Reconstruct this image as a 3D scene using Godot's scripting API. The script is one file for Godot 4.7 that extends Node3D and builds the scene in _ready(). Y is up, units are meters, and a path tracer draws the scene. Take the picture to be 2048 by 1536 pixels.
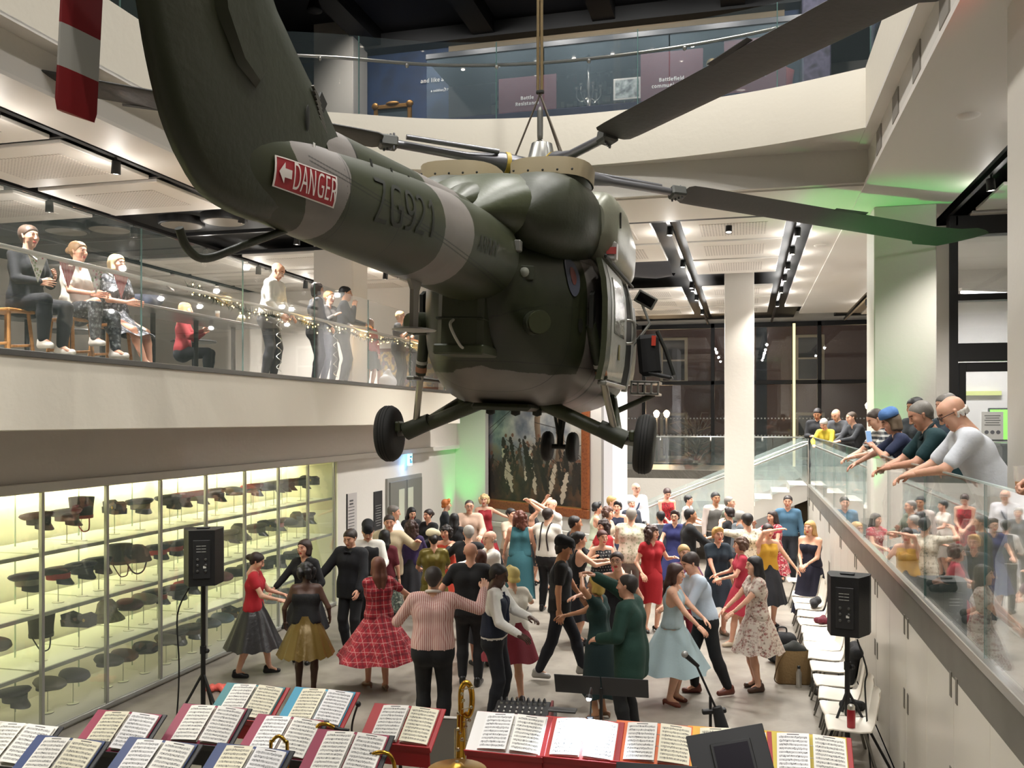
extends Node3D

# ---------------------------------------------------------------- mesh builder
class MB:
	var v := PackedVector3Array()
	var n := PackedVector3Array()
	var uv := PackedVector2Array()
	var c := PackedColorArray()
	var ix := PackedInt32Array()
	var tint := Color(1, 1, 1)
	var tinted := false
	func vert(p: Vector3, nn: Vector3, t := Vector2.ZERO) -> int:
		v.append(p); n.append(nn); uv.append(t); c.append(tint)
		return v.size() - 1
	func tri(a: int, b: int, d: int) -> void:
		var cr := (v[b] - v[a]).cross(v[d] - v[a])
		if cr.dot(n[a] + n[b] + n[d]) > 0.0:
			ix.append(a); ix.append(d); ix.append(b)
		else:
			ix.append(a); ix.append(b); ix.append(d)
	func quad(a: Vector3, b: Vector3, d: Vector3, e: Vector3, nn: Vector3) -> void:
		var k := vert(a, nn, Vector2(0, 1))
		vert(b, nn, Vector2(1, 1)); vert(d, nn, Vector2(1, 0)); vert(e, nn, Vector2(0, 0))
		tri(k, k + 1, k + 2); tri(k, k + 2, k + 3)
	func box(size: Vector3, at := Vector3.ZERO, bas := Basis(), bev := 0.0) -> MB:
		var h := size / 2.0
		bev = minf(bev, minf(h.x, minf(h.y, h.z)) * 0.9)
		var ax := [Vector3(1, 0, 0), Vector3(0, 1, 0), Vector3(0, 0, 1)]
		for a in 3:
			var b := (a + 1) % 3
			var d := (a + 2) % 3
			for s in [-1.0, 1.0]:
				var nn: Vector3 = ax[a] * s
				var p: Array[Vector3] = []
				for q in [[-1, -1], [1, -1], [1, 1], [-1, 1]]:
					var w: Vector3 = ax[a] * (h[a] * s) + ax[b] * ((h[b] - bev) * q[0]) + ax[d] * ((h[d] - bev) * q[1])
					p.append(at + bas * w)
				quad(p[0], p[1], p[2], p[3], (bas * nn).normalized())
		if bev > 0.0:
			for a in 3:
				var b := (a + 1) % 3
				var d := (a + 2) % 3
				for s in [-1.0, 1.0]:
					for t in [-1.0, 1.0]:
						var e0: Vector3 = ax[b] * (h[b] * s) + ax[d] * ((h[d] - bev) * t)
						var e1: Vector3 = ax[b] * ((h[b] - bev) * s) + ax[d] * (h[d] * t)
						var l: Vector3 = ax[a] * (h[a] - bev)
						quad(at + bas * (e0 - l), at + bas * (e0 + l), at + bas * (e1 + l), at + bas * (e1 - l), (bas * (ax[b] * s + ax[d] * t)).normalized())
			for sx in [-1.0, 1.0]:
				for sy in [-1.0, 1.0]:
					for sz in [-1.0, 1.0]:
						var nn := (bas * Vector3(sx, sy, sz)).normalized()
						var k := vert(at + bas * Vector3(h.x * sx, (h.y - bev) * sy, (h.z - bev) * sz), nn)
						vert(at + bas * Vector3((h.x - bev) * sx, h.y * sy, (h.z - bev) * sz), nn)
						vert(at + bas * Vector3((h.x - bev) * sx, (h.y - bev) * sy, h.z * sz), nn)
						tri(k, k + 1, k + 2)
		return self
	# rows of points; closed rings get outward normals, open sheets the given flip
	func loft(rows: Array, closed := true, cap_a := false, cap_b := false, flip := false) -> MB:
		var R := rows.size()
		var C: int = rows[0].size()
		var CC := C if closed else C - 1
		var nn := PackedVector3Array()
		nn.resize(R * C)
		for i in R - 1:
			var r0: PackedVector3Array = rows[i]
			var r1: PackedVector3Array = rows[i + 1]
			for j in CC:
				var k := (j + 1) % C
				var f := (r1[k] - r0[j]).cross(r1[j] - r0[k])
				nn[i * C + j] += f; nn[i * C + k] += f; nn[(i + 1) * C + j] += f; nn[(i + 1) * C + k] += f
		var sgn := -1.0 if flip else 1.0
		if closed:
			var tot := 0.0
			for i in R:
				var m := Vector3.ZERO
				for p in rows[i]:
					m += p
				m /= C
				for j in C:
					tot += nn[i * C + j].dot(rows[i][j] - m)
			sgn = -1.0 if tot < 0.0 else 1.0
		var base := v.size()
		var W := C + 1 if closed else C
		for i in R:
			for j in W:
				var jj := j % C
				vert(rows[i][jj], (nn[i * C + jj] * sgn).normalized(), Vector2(float(j) / CC, float(i) / maxf(R - 1, 1)))
		for i in R - 1:
			for j in CC:
				var a := base + i * W + j
				tri(a, a + 1, a + W + 1); tri(a, a + W + 1, a + W)
		for e in [0, 1]:
			if (e == 0 and cap_a) or (e == 1 and cap_b):
				var row: PackedVector3Array = rows[0] if e == 0 else rows[R - 1]
				var nx: PackedVector3Array = rows[1] if e == 0 else rows[R - 2]
				var m := Vector3.ZERO
				var m2 := Vector3.ZERO
				for j in C:
					m += row[j]; m2 += nx[j]
				m /= C; m2 /= C
				var fn := Vector3.ZERO
				for j in C:
					fn += (row[j] - m).cross(row[(j + 1) % C] - m)
				if fn.dot(m - m2) < 0.0:
					fn = -fn
				fn = fn.normalized()
				var k := vert(m, fn, Vector2(0.5, 0.5))
				for j in C:
					vert(row[j], fn)
				for j in C:
					tri(k, k + 1 + j, k + 1 + (j + 1) % C)
		return self
	func tube(pts: Array, r, sides := 8, caps := true) -> MB:
		var rows := []
		var N := pts.size()
		var up := Vector3.ZERO
		for i in N:
			var t: Vector3 = (pts[mini(i + 1, N - 1)] - pts[maxi(i - 1, 0)]).normalized()
			if i == 0:
				up = t.cross(Vector3(0.3, 0.2, 1)) if absf(t.z) < 0.8 else t.cross(Vector3(0, 1, 0.1))
			up = (up - t * up.dot(t)).normalized()
			var sd := t.cross(up)
			var rr: float = r[i] if r is Array else r
			var ring := PackedVector3Array()
			for j in sides:
				var a := TAU * j / sides
				ring.append(pts[i] + (up * cos(a) + sd * sin(a)) * rr)
			rows.append(ring)
		return loft(rows, true, caps, caps)
	func lathe(prof: Array, sides := 16, xf := Transform3D(), a0 := 0.0, a1 := TAU) -> MB:
		var rows := []
		var full := is_equal_approx(a1 - a0, TAU)
		for p in prof:
			var ring := PackedVector3Array()
			for j in (sides if full else sides + 1):
				var a := a0 + (a1 - a0) * j / sides
				ring.append(xf * Vector3(cos(a) * p.x, p.y, sin(a) * p.x))
			rows.append(ring)
		return loft(rows, full, prof[0].x > 0.0001, prof[-1].x > 0.0001)
	func prism(poly: PackedVector2Array, d: float, xf := Transform3D()) -> MB:
		var tr := Geometry2D.triangulate_polygon(poly)
		for s in [-0.5, 0.5]:
			var k := v.size()
			var nn := (xf.basis * Vector3(0, 0, signf(s))).normalized()
			for p in poly:
				vert(xf * Vector3(p.x, p.y, d * s), nn, p)
			for i in range(0, tr.size(), 3):
				tri(k + tr[i], k + tr[i + 1], k + tr[i + 2])
		var N := poly.size()
		var sg := -1.0 if Geometry2D.is_polygon_clockwise(poly) else 1.0
		for i in N:
			var p := poly[i]
			var q := poly[(i + 1) % N]
			var e := q - p
			var nn := (xf.basis * Vector3(e.y * sg, -e.x * sg, 0)).normalized()
			quad(xf * Vector3(p.x, p.y, -d / 2), xf * Vector3(q.x, q.y, -d / 2), xf * Vector3(q.x, q.y, d / 2), xf * Vector3(p.x, p.y, d / 2), nn)
		return self
	func ball(at: Vector3, r: Vector3, seg := 12, bas := Basis()) -> MB:
		var rows := []
		var R := maxi(seg / 2, 4)
		for i in R + 1:
			var ph := PI * i / R
			var ring := PackedVector3Array()
			for j in seg:
				var a := TAU * j / seg
				ring.append(at + bas * Vector3(cos(a) * maxf(sin(ph), 0.002) * r.x, cos(ph) * r.y, sin(a) * maxf(sin(ph), 0.002) * r.z))
			rows.append(ring)
		return loft(rows, true)
	func join(o: MB, xf := Transform3D()) -> MB:
		var k := v.size()
		var nb := xf.basis.inverse().transposed()
		for i in o.v.size():
			v.append(xf * o.v[i]); n.append((nb * o.n[i]).normalized())
		uv.append_array(o.uv)
		c.append_array(o.c)
		var fl := xf.basis.determinant() < 0.0
		for i in range(0, o.ix.size(), 3):
			ix.append(k + o.ix[i])
			ix.append(k + o.ix[i + (2 if fl else 1)])
			ix.append(k + o.ix[i + (1 if fl else 2)])
		return self
	func mesh() -> ArrayMesh:
		var a := []
		a.resize(Mesh.ARRAY_MAX)
		a[Mesh.ARRAY_VERTEX] = v
		a[Mesh.ARRAY_NORMAL] = n
		a[Mesh.ARRAY_TEX_UV] = uv
		if tinted:
			a[Mesh.ARRAY_COLOR] = c
		a[Mesh.ARRAY_INDEX] = ix
		var m := ArrayMesh.new()
		if ix.size() > 0:
			m.add_surface_from_arrays(Mesh.PRIMITIVE_TRIANGLES, a)
		return m

# ---------------------------------------------------------------- nodes, materials
var taken := {}
var mats := {}
var rng := RandomNumberGenerator.new()

func numbered(s: String) -> String:
	var k: int = taken.get(s, 0)
	taken[s] = k + 1
	return s if k == 0 else "%s_%03d" % [s, k]

func thing(called: String, label: String, category: String, at := Vector3.ZERO, turn := 0.0, group := "") -> Node3D:
	var o := Node3D.new()
	o.name = numbered(called)
	add_child(o)
	o.position = at
	o.rotation.y = turn
	tag(o, label, category, group)
	return o

func tag(o: Node, label: String, category: String, group := "", kind := "") -> Node:
	if label: o.set_meta("label", label)
	if category: o.set_meta("category", category)
	if group: o.set_meta("group", group)
	if kind: o.set_meta("kind", kind)
	return o

func obj(called: String, m, mat: Material, parent: Node = null, xf := Transform3D()) -> MeshInstance3D:
	var o := MeshInstance3D.new()
	o.mesh = m.mesh() if m is MB else m
	o.material_override = mat
	o.transform = xf
	if parent == null:
		o.name = numbered(called)
		add_child(o)
	else:
		o.name = called
		parent.add_child(o, true)
	return o

func struct(called: String, m, mat: Material, label := "", parent: Node = null, xf := Transform3D()) -> MeshInstance3D:
	var o := obj(called, m, mat, parent, xf)
	if parent == null:
		tag(o, label, "", "", "structure")
	return o

func P(x: float, y: float, t: float) -> Vector3:
	return Vector3(x, y, -t)

func bx(x0: float, x1: float, y0: float, y1: float, t0: float, t1: float, bev := 0.0) -> MB:
	return MB.new().box(Vector3(x1 - x0, y1 - y0, t1 - t0), Vector3((x0 + x1) / 2, (y0 + y1) / 2, -(t0 + t1) / 2), Basis(), bev)

func mt(col: String, rough := 0.6, metal := 0.0, bump := 0.0, bump_scale := 4.0) -> StandardMaterial3D:
	var key := "%s|%.2f|%.2f|%.2f|%.1f" % [col, rough, metal, bump, bump_scale]
	if mats.has(key):
		return mats[key]
	var m := StandardMaterial3D.new()
	m.albedo_color = Color(col)
	m.roughness = rough
	m.metallic = metal
	if bump > 0.0:
		m.normal_enabled = true
		m.normal_texture = grain_normal
		m.normal_scale = bump
		m.uv1_triplanar = true
		m.uv1_scale = Vector3.ONE * bump_scale
	mats[key] = m
	return m

func glow(col: String, e: float) -> StandardMaterial3D:
	var m := StandardMaterial3D.new()
	m.albedo_color = Color(col)
	m.emission_enabled = true
	m.emission = Color(col)
	m.emission_energy_multiplier = e
	return m

func glass(col: String, alpha: float, rough := 0.02) -> StandardMaterial3D:
	var m := StandardMaterial3D.new()
	m.albedo_color = Color(Color(col), alpha)
	m.transparency = BaseMaterial3D.TRANSPARENCY_ALPHA
	m.roughness = rough
	m.metallic_specular = 0.6
	return m

var grain_normal: NoiseTexture2D
func noise_tex(freq: float, seed_: int, ramp: Array, size := 512, normal := false, oct := 4) -> NoiseTexture2D:
	var t := NoiseTexture2D.new()
	var f := FastNoiseLite.new()
	f.seed = seed_
	f.frequency = freq
	f.fractal_octaves = oct
	t.noise = f
	t.width = size; t.height = size
	t.seamless = true
	t.as_normal_map = normal
	if ramp.size() > 0:
		var g := Gradient.new()
		g.offsets = PackedFloat32Array(range(ramp.size()).map(func(i): return float(i) / maxf(ramp.size() - 1, 1)))
		g.colors = PackedColorArray(ramp.map(func(s): return Color(s)))
		t.color_ramp = g
	return t

func textured(tex: Texture2D, rough := 0.6, scale := 1.0, triplanar := true, tint := "ffffff") -> StandardMaterial3D:
	var m := StandardMaterial3D.new()
	m.albedo_texture = tex
	m.albedo_color = Color(tint)
	m.roughness = rough
	m.uv1_triplanar = triplanar
	m.uv1_scale = Vector3.ONE * scale
	return m

func look(from: Vector3, to: Vector3) -> Transform3D:
	var up := Vector3.UP if absf((to - from).normalized().y) < 0.98 else Vector3.RIGHT
	return Transform3D(Basis(), from).looking_at(to, up)

func lerp_path(pts: Array, s: float):
	var x := clampf(s, 0.0, 1.0) * (pts.size() - 1)
	var i := mini(int(x), pts.size() - 2)
	return pts[i].lerp(pts[i + 1], x - i)

func smooth_path(pts: Array, per := 6) -> Array:
	var out := []
	var N := pts.size()
	for i in N - 1:
		for k in per:
			out.append(pts[i].cubic_interpolate(pts[i + 1], pts[maxi(i - 1, 0)], pts[mini(i + 2, N - 1)], float(k) / per))
	out.append(pts[N - 1])
	return out

func mk() -> MB:
	return MB.new()

func V(x: float, y: float, z: float) -> Vector3:
	return Vector3(x, y, z)

func V2(x: float, y: float) -> Vector2:
	return Vector2(x, y)

func TF(b := Basis(), o := Vector3.ZERO) -> Transform3D:
	return Transform3D(b, o)

# ---------------------------------------------------------------- the place
var plaster: StandardMaterial3D
var cream: StandardMaterial3D
var panel_white: StandardMaterial3D
var black: StandardMaterial3D
var clear: StandardMaterial3D
var steel: StandardMaterial3D
var concrete: StandardMaterial3D

func make_materials() -> void:
	grain_normal = noise_tex(0.02, 5, [], 256, true)
	plaster = mt("d8d3ca", 0.75, 0.0, 0.08, 2.0)
	cream = mt("ddd6c6", 0.6, 0.0, 0.06, 1.5)
	panel_white = mt("e2dcd3", 0.55)
	black = mt("0b0b0c", 0.55)
	clear = glass("8fa39c", 0.05)
	steel = mt("c4c2bc", 0.28, 0.9)
	concrete = textured(noise_tex(0.008, 11, ["7b756b", "8a8378", "948d82", "817a70"], 1024, false, 6), 0.34, 0.22)
	concrete.uv1_world_triplanar = true

func make_camera() -> void:
	var cam := Camera3D.new()
	cam.projection = Camera3D.PROJECTION_FRUSTUM
	cam.near = 0.1
	cam.far = 200.0
	cam.size = 1536.0 / 1800.0 * 0.1
	cam.frustum_offset = V2(0, 70.0 / 1800.0 * 0.1)
	cam.position = V(0, 3.4, 0)
	cam.rotation.y = atan(466.0 / 1800.0)
	add_child(cam)
	cam.current = true
	var we := WorldEnvironment.new()
	var e := Environment.new()
	e.tonemap_mode = Environment.TONE_MAPPER_LINEAR
	e.tonemap_exposure = 1.2
	e.background_mode = Environment.BG_COLOR
	e.background_color = Color(0.012, 0.013, 0.02)
	e.sdfgi_enabled = true
	e.ssao_enabled = true
	e.ssil_enabled = true
	we.environment = e
	add_child(we)

# a track spotlight: bracket, can, glowing lens and its own light
var spot_parts := {}
const SPOT_E := 14.0
const SPILL := 0.022
func spotlight(at: Vector3, to: Vector3, energy := 1.0, label := "", angle := 46.0, col := "fffcf8", group := "ceiling spotlights") -> void:
	if spot_parts.is_empty():
		spot_parts.can = mk().lathe([V2(0.03, 0.16), V2(0.05, 0.15), V2(0.055, 0.0), V2(0.048, 0.0), V2(0.045, 0.03)], 14).mesh()
		spot_parts.lens = mk().lathe([V2(0.044, 0.012), V2(0.03, 0.004), V2(0.0, 0.0)], 14).mesh()
		spot_parts.arm = mk().box(V(0.02, 0.09, 0.035), V(0, 0.19, 0), Basis(), 0.004).mesh()
		spot_parts.glow = glow("fff1dc", 9.0)
	var o := thing("track_spotlight", label, "spotlight", at, 0.0, group)
	var d := (to - at).normalized()
	var up := Vector3.RIGHT if absf(d.x) < 0.9 else Vector3.UP
	var y := -d
	var x := up.cross(y).normalized() if absf(up.dot(y)) < 0.95 else Vector3.FORWARD.cross(y).normalized()
	var b := Basis(x, y, x.cross(y))
	obj("bracket", spot_parts.arm, black, o)
	obj("lamp_can", spot_parts.can, black, o, TF(b, Vector3.ZERO))
	obj("lens", spot_parts.lens, spot_parts.glow, o, TF(b, Vector3.ZERO))
	if energy > 0.0:
		var l := SpotLight3D.new()
		l.light_color = Color(col)
		l.light_energy = SPOT_E * energy
		l.spot_angle = angle
		l.spot_angle_attenuation = 0.7
		l.spot_range = 40.0
		l.light_size = 0.06
		l.shadow_enabled = true
		o.add_child(l)
		l.name = "beam"
		l.transform = look(d * 0.06, d)
		if angle > 50.0 and at.y < 8.0:
			var w := OmniLight3D.new()
			w.light_color = Color(col)
			w.light_energy = SPOT_E * energy * SPILL
			w.omni_range = 40.0
			w.light_size = 0.05
			w.shadow_enabled = true
			w.name = "spill"
			w.position = d * 0.1
			o.add_child(w)

func make_lights() -> void:
	# atrium roof, above the frame: rows of cans that light the dance floor, the balconies and the helicopter
	for r in [[-5.0, 2.0], [-1.6, 2.2], [0.7, 2.0]]:
		for k in 5:
			var p := P(r[0] + 0.2 * (k % 2), 11.55, 0.5 + 2.6 * k)
			spotlight(p, p + V(0.05, -3, -0.1), r[1] * 0.35, "black spotlight hanging from the dark atrium roof above the helicopter", 58.0, "fffcf8", "atrium roof spotlights")

func make_shell() -> void:
	# floors
	struct("floor", bx(-16, 1.4, -0.3, 0.0, -6, 27.6), concrete, "grey polished concrete dance floor")
	struct("floor_landing", bx(-6.4, 1.4, 1.6, 1.86, -6, 1.2), concrete, "grey concrete landing above the band area")
	var tile := textured(noise_tex(0.01, 3, ["5b574f", "6a665d"], 512), 0.4, 0.4)
	struct("floor_gallery", bx(1.4, 12, 1.6, 1.86, -6, 31), tile, "raised street level gallery floor behind the glass balustrade")
	struct("floor_far_gallery", bx(-8, 1.4, 1.6, 1.86, 27.6, 31), tile, "raised gallery floor in front of the night windows")
	struct("floor_cafe", bx(-15, -6.5, 3.3, 3.97, -6, 19.7), tile, "cafe mezzanine slab floor")
	# outer walls behind the viewer and at the sides
	struct("wall_rear", bx(-16, 12, -0.3, 12, -6.3, -6), plaster, "plain white wall behind the band")
	struct("wall_cafe", bx(-15.3, -15, -0.3, 12, -6.3, 31), plaster, "white back wall of the cafe mezzanine")
	struct("wall_street", bx(12, 12.3, -0.3, 12, -6.3, 31), plaster, "white wall of the street level gallery")
	struct("ceiling_upper", bx(-16, 12.3, 11.7, 12, -6.3, 32), mt("26262a", 0.8), "dark upper hall ceiling")
	# far wall above and beside the windows
	struct("wall_far", bx(-16, -8, -0.3, 12, 31, 31.3), plaster, "white far wall beyond the painting")
	struct("wall_far_upper", bx(-8, 12.3, 6.6, 12, 31, 31.3), plaster, "dark wall above the street windows")

	# mezzanine fascia and what hangs under it
	struct("wall_mezzanine_fascia", bx(-6.5, -6.38, 3.29, 4.0, -6, 19.7, 0.01), cream, "smooth cream fascia of the cafe mezzanine")
	struct("trim_1", bx(-6.42, -6.36, 3.97, 4.03, -6, 19.7, 0.005), mt("6b6a66", 0.4, 0.6), "dark metal shoe along the fascia top")
	struct("wall_bulkhead", bx(-7.5, -7.16, 2.66, 3.3, -6, 22.0), mt("ddd5cb", 0.8, 0.0, 0.1, 2.0), "pale grey bulkhead above the hat showcase")
	struct("trim_2", bx(-7.17, -7.08, 2.64, 2.74, -6, 22.0, 0.006), plaster, "pale ledge above the hat showcase")
	struct("wall_hall", bx(-8.2, -7.2, 0, 2.66, 15.12, 22.0), plaster, "white wall with doors beside the hat showcase")
	struct("wall_hall_end", bx(-7.5, -6.4, 0, 6.5, 22.0, 22.3), plaster, "white end wall lit green")
	struct("wall_mezzanine_end", bx(-15, -6.4, 3.3, 6.5, 19.7, 19.9), plaster, "pale end wall of the cafe")

	# upper slab: fascias, undersides, bands
	struct("wall_upper_fascia_cafe", bx(-6.32, -6.2, 6.9, 7.62, -6, 11.1), cream, "cream fascia of the upper balcony above the cafe")
	struct("wall_upper_band_cafe", bx(-7.0, -6.4, 6.5, 6.9, -6, 12.4), plaster, "recessed grey band under the upper balcony")
	struct("ceiling_edge_cafe", bx(-7.05, -6.38, 6.46, 6.5, -6, 20), panel_white, "white ceiling margin along the cafe edge")
	struct("ceiling_underside_cafe", bx(-6.5, -6.2, 6.88, 6.92, -6, 11.1), plaster, "underside of the upper balcony")
	struct("wall_upper_fascia_gallery", bx(1.4, 1.52, 6.9, 7.62, -6, 11.5), cream, "cream fascia of the upper balcony above the gallery")
	struct("ceiling_underside_gallery", bx(1.4, 1.6, 6.88, 6.92, -6, 12.4), plaster, "underside of the upper balcony at the gallery side")
	struct("ceiling_gallery_soffit", bx(1.5, 2.8, 6.42, 6.48, -6, 27.0), panel_white, "flat white soffit above the street level gallery")
	var vb := Node3D.new()
	vb.name = "wall_vent_band"
	add_child(vb)
	tag(vb, "grey vertical band with rectangular vents below the upper balcony", "", "", "structure")
	obj("band", bx(1.54, 1.6, 6.48, 6.9, -6, 12.4), plaster, vb)
	for k in 9:
		obj("vent", bx(1.525, 1.545, 6.55, 6.84, 1.6 + 1.2 * k, 1.95 + 1.2 * k, 0.004), mt("8d877e", 0.8), vb)
	# curved far edge of the upper balcony
	var arc := upper_arc()
	var rows := []
	for y in [6.9, 7.62]:
		var r := PackedVector3Array()
		for p in arc:
			r.append(V(p.x, y, p.z))
		rows.append(r)
	var back := []
	for y in [7.62, 6.9]:
		var r := PackedVector3Array()
		for p in arc:
			r.append(V(p.x, y, p.z - 0.12))
		back.append(r)
	var cf := mk().loft([rows[0], rows[1], back[0], back[1], rows[0]], false)
	struct("wall_upper_curve", cf, cream, "long curved cream fascia of the upper balcony")
	var und := mk()
	var r1 := PackedVector3Array()
	for p in arc:
		r1.append(V(p.x, 6.895, -12.5))
	und.loft([rows[0], r1], false, false, false, true)
	for i in und.n.size():
		und.n[i] = Vector3.DOWN
	struct("ceiling_curve_underside", und, plaster, "shaded underside of the curved balcony")
	struct("wall_upper_band_far", bx(-6.4, 1.6, 6.46, 6.92, 12.4, 12.5), plaster, "recessed grey band under the curved balcony")
	struct("ceiling_far_margin", bx(-6.4, 1.5, 6.44, 6.48, 12.5, 13.95), panel_white, "white ceiling margin under the curved balcony")
	# upper slab bodies (plenum tops)
	struct("floor_upper_far", bx(-16, 12, 6.95, 7.5, 12.42, 31), mt("151517", 0.8), "upper floor slab beyond the curved balcony")
	struct("floor_upper_cafe", bx(-16, -6.34, 6.95, 7.5, -6.3, 12.42), mt("151517", 0.8), "upper floor slab above the cafe")
	struct("floor_upper_gallery", bx(1.54, 12, 6.95, 7.5, -6.3, 12.42), mt("151517", 0.8), "upper floor slab above the gallery")

	make_ceilings()
	make_columns()
	make_balustrades()
	make_lockers()
	make_far_end()
	make_upper_hall()

func upper_arc() -> Array:
	return smooth_path([P(-6.3, 7.6, 11.05), P(-5.53, 7.6, 11.35), P(-4.2, 7.6, 11.98), P(-2.77, 7.6, 12.27), P(-1.2, 7.6, 12.24), P(0.2, 7.6, 11.98), P(1.46, 7.6, 11.5)], 7)

func ceiling_panel(parent: Node3D, x0: float, x1: float, t0: float, t1: float, y: float, perf: Material) -> void:
	var p := obj("ceiling_panel", bx(x0, x1, y, y + 0.05, t0, t1, 0.008), panel_white, parent)
	var mx := (x1 - x0) * 0.17
	var my := (t1 - t0) * 0.22
	obj("perforated_field", bx(x0 + mx, x1 - mx, y - 0.006, y + 0.001, t0 + my, t1 - my, 0.002), perf, p)

func make_ceilings() -> void:
	var perf_im := Image.create(64, 64, false, Image.FORMAT_RGB8)
	perf_im.fill(Color("e0d9d0"))
	for i in 8:
		for j in 8:
			perf_im.fill_rect(Rect2i(i * 8 + 2, j * 8 + 2, 4, 4), Color("a79f97"))
	var perf := textured(ImageTexture.create_from_image(perf_im), 0.7, 2.6)
	# cafe ceiling
	var c1 := Node3D.new()
	c1.name = "ceiling_cafe"
	add_child(c1)
	tag(c1, "suspended white panel ceiling with black slots above the cafe", "", "", "structure")
	obj("plenum", bx(-15, -7.05, 6.75, 6.95, -6, 19.7), black, c1)
	for col in [[-9.25, -7.4], [-11.5, -9.65], [-13.8, -11.9]]:
		for k in 11:
			var t0 := 1.66 + 1.7 * k
			if k == 6 or (k == 7 and col[0] < -9):
				continue
			ceiling_panel(c1, col[0], col[1], t0, t0 + 1.55, 6.48, perf)
	for xx in [-7.22, -9.45, -11.7]:
		obj("track", bx(xx - 0.035, xx + 0.035, 6.5, 6.56, 0, 19.6), mt("161617", 0.4), c1)
	for k in 12:
		obj("cross_track", bx(-14, -7.1, 6.52, 6.58, 1.57 + 1.7 * k, 1.63 + 1.7 * k), mt("161617", 0.4), c1)
	# round air diffusers in the dark bay
	var fan := mk()
	for q in [0.14, 0.22, 0.30]:
		fan.lathe([V2(q, 0), V2(q + 0.05, 0.03), V2(q + 0.055, 0.03), V2(q + 0.01, -0.004)], 24)
	for k in 6:
		fan.box(V(0.58, 0.01, 0.012), V(0, 0.012, 0), Basis(Vector3.UP, PI * k / 6))
	var fm := fan.mesh()
	for p in [[-7.95, 12.6], [-8.75, 12.65], [-10.1, 12.65], [-10.9, 12.6]]:
		var o := thing("air_diffuser", "round slatted ceiling air diffuser in the dark bay above the cafe", "air vent", P(p[0], 6.5, p[1]), 0, "cafe air diffusers")
		obj("blade_ring", fm, mt("8f887c", 0.4, 0.5), o)
		obj("housing", mk().lathe([V2(0.34, 0.0), V2(0.36, 0.02), V2(0.36, 0.12)], 24), black, o)
	# far ceiling over the hall
	var c2 := Node3D.new()
	c2.name = "ceiling_hall"
	add_child(c2)
	tag(c2, "suspended white panel ceiling with black lighting slots above the hall", "", "", "structure")
	obj("plenum", bx(-6.4, 1.54, 6.75, 6.95, 12.5, 31), black, c2)
	obj("front_lip", bx(-6.4, 1.05, 6.46, 6.52, 13.95, 14.15), black, c2)
	for col in [[-0.98, 0.62], [-3.35, -1.45], [-5.7, -3.8]]:
		for k in 7:
			var t0 := 14.2 + 1.85 * k
			if k == 3 or (k == 2 and col[0] < -3):
				continue
			ceiling_panel(c2, col[0], col[1], t0, t0 + 1.68, 6.48, perf)
	for xx in [-1.2, 0.84, -3.57]:
		obj("track", bx(xx - 0.03, xx + 0.03, 6.56, 6.62, 14.2, 30.8), mt("161617", 0.4), c2)
	obj("wide_soffit", bx(1.04, 1.52, 6.44, 6.5, 13.95, 25.5), panel_white, c2)
	# gallery ceiling beyond the soffit
	var c3 := Node3D.new()
	c3.name = "ceiling_gallery"
	add_child(c3)
	tag(c3, "suspended white panel ceiling above the street level gallery", "", "", "structure")
	obj("plenum", bx(2.8, 12, 6.75, 6.95, -6, 31), black, c3)
	for k in 16:
		var t0 := 1.2 + 1.7 * k
		for col in [[3.3, 5.2], [5.5, 7.6]]:
			ceiling_panel(c3, col[0], col[1], t0, t0 + 1.5, 6.48, perf)
	obj("track", bx(3.0, 3.06, 6.5, 6.58, 0, 30), mt("161617", 0.4), c3)
	# smoke detectors on the soffits
	var sd := mk().lathe([V2(0.0, -0.03), V2(0.05, -0.028), V2(0.075, -0.012), V2(0.08, 0.0)], 16).mesh()
	for p in [[2.15, 6.42, 9.8, "white round ceiling speaker on the soffit above the gallery"], [1.28, 6.44, 16.6, "white round detector on the ceiling strip near the square pillar"]]:
		tag(obj("smoke_detector", sd, panel_white, null, TF(Basis().scaled(V(1.4, 1, 1.4)), P(p[0], p[1], p[2]))), p[3], "detector")

	# spotlights in the slots
	var n := 0
	for t in [5.4, 7.35, 9.15, 11.9, 13.6, 15.4, 17.4]:
		spotlight(P(-7.22, 6.3, t), P(-7.5 - 0.3 * (n % 2), 3.9, t + 0.2), 0.75, "black track spotlight beside the cafe ceiling margin", 62.0, "fffaf4", "cafe spotlights")
		n += 1
	for t in [8.4, 10.6, 12.4, 14.4, 16.2, 18.2]:
		spotlight(P(-9.45, 6.3, t), P(-9.7, 3.9, t + 0.3), 0.75, "black track spotlight deep over the cafe tables", 62.0, "fffaf4", "inner cafe spotlights")
	for t in [15.6, 17.3, 19.0, 20.6, 22.5, 25.2]:
		spotlight(P(0.84, 6.42, t), P(0.6, 0, t - 0.3), 1.1, "small downlight in the ceiling slot beside the wide white soffit", 55.0, "fffcf8", "hall downlights by the soffit")
	for t in [15.0, 18.2, 21.2, 21.7, 23.4, 26.6]:
		spotlight(P(-1.2, 6.42, t), P(-1.6, 0, t - 0.6), 1.1, "small downlight in the dark ceiling slot over the dancers", 55.0, "fffcf8", "hall downlights over the dancers")
	for t in [14.7, 22.9]:
		spotlight(P(-0.25, 6.36, t), P(-0.4, 0, t - 2), 1.0, "black can spotlight hanging below a white ceiling panel", 50.0, "fffcf8", "hanging can spotlights")
	for t in [15.5, 19.5, 24.0]:
		spotlight(P(-3.57, 6.42, t), P(-4.2, 0, t), 1.5, "small downlight in the ceiling slot near the painting wall", 55.0, "fffcf8", "hall downlights near the painting")
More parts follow.
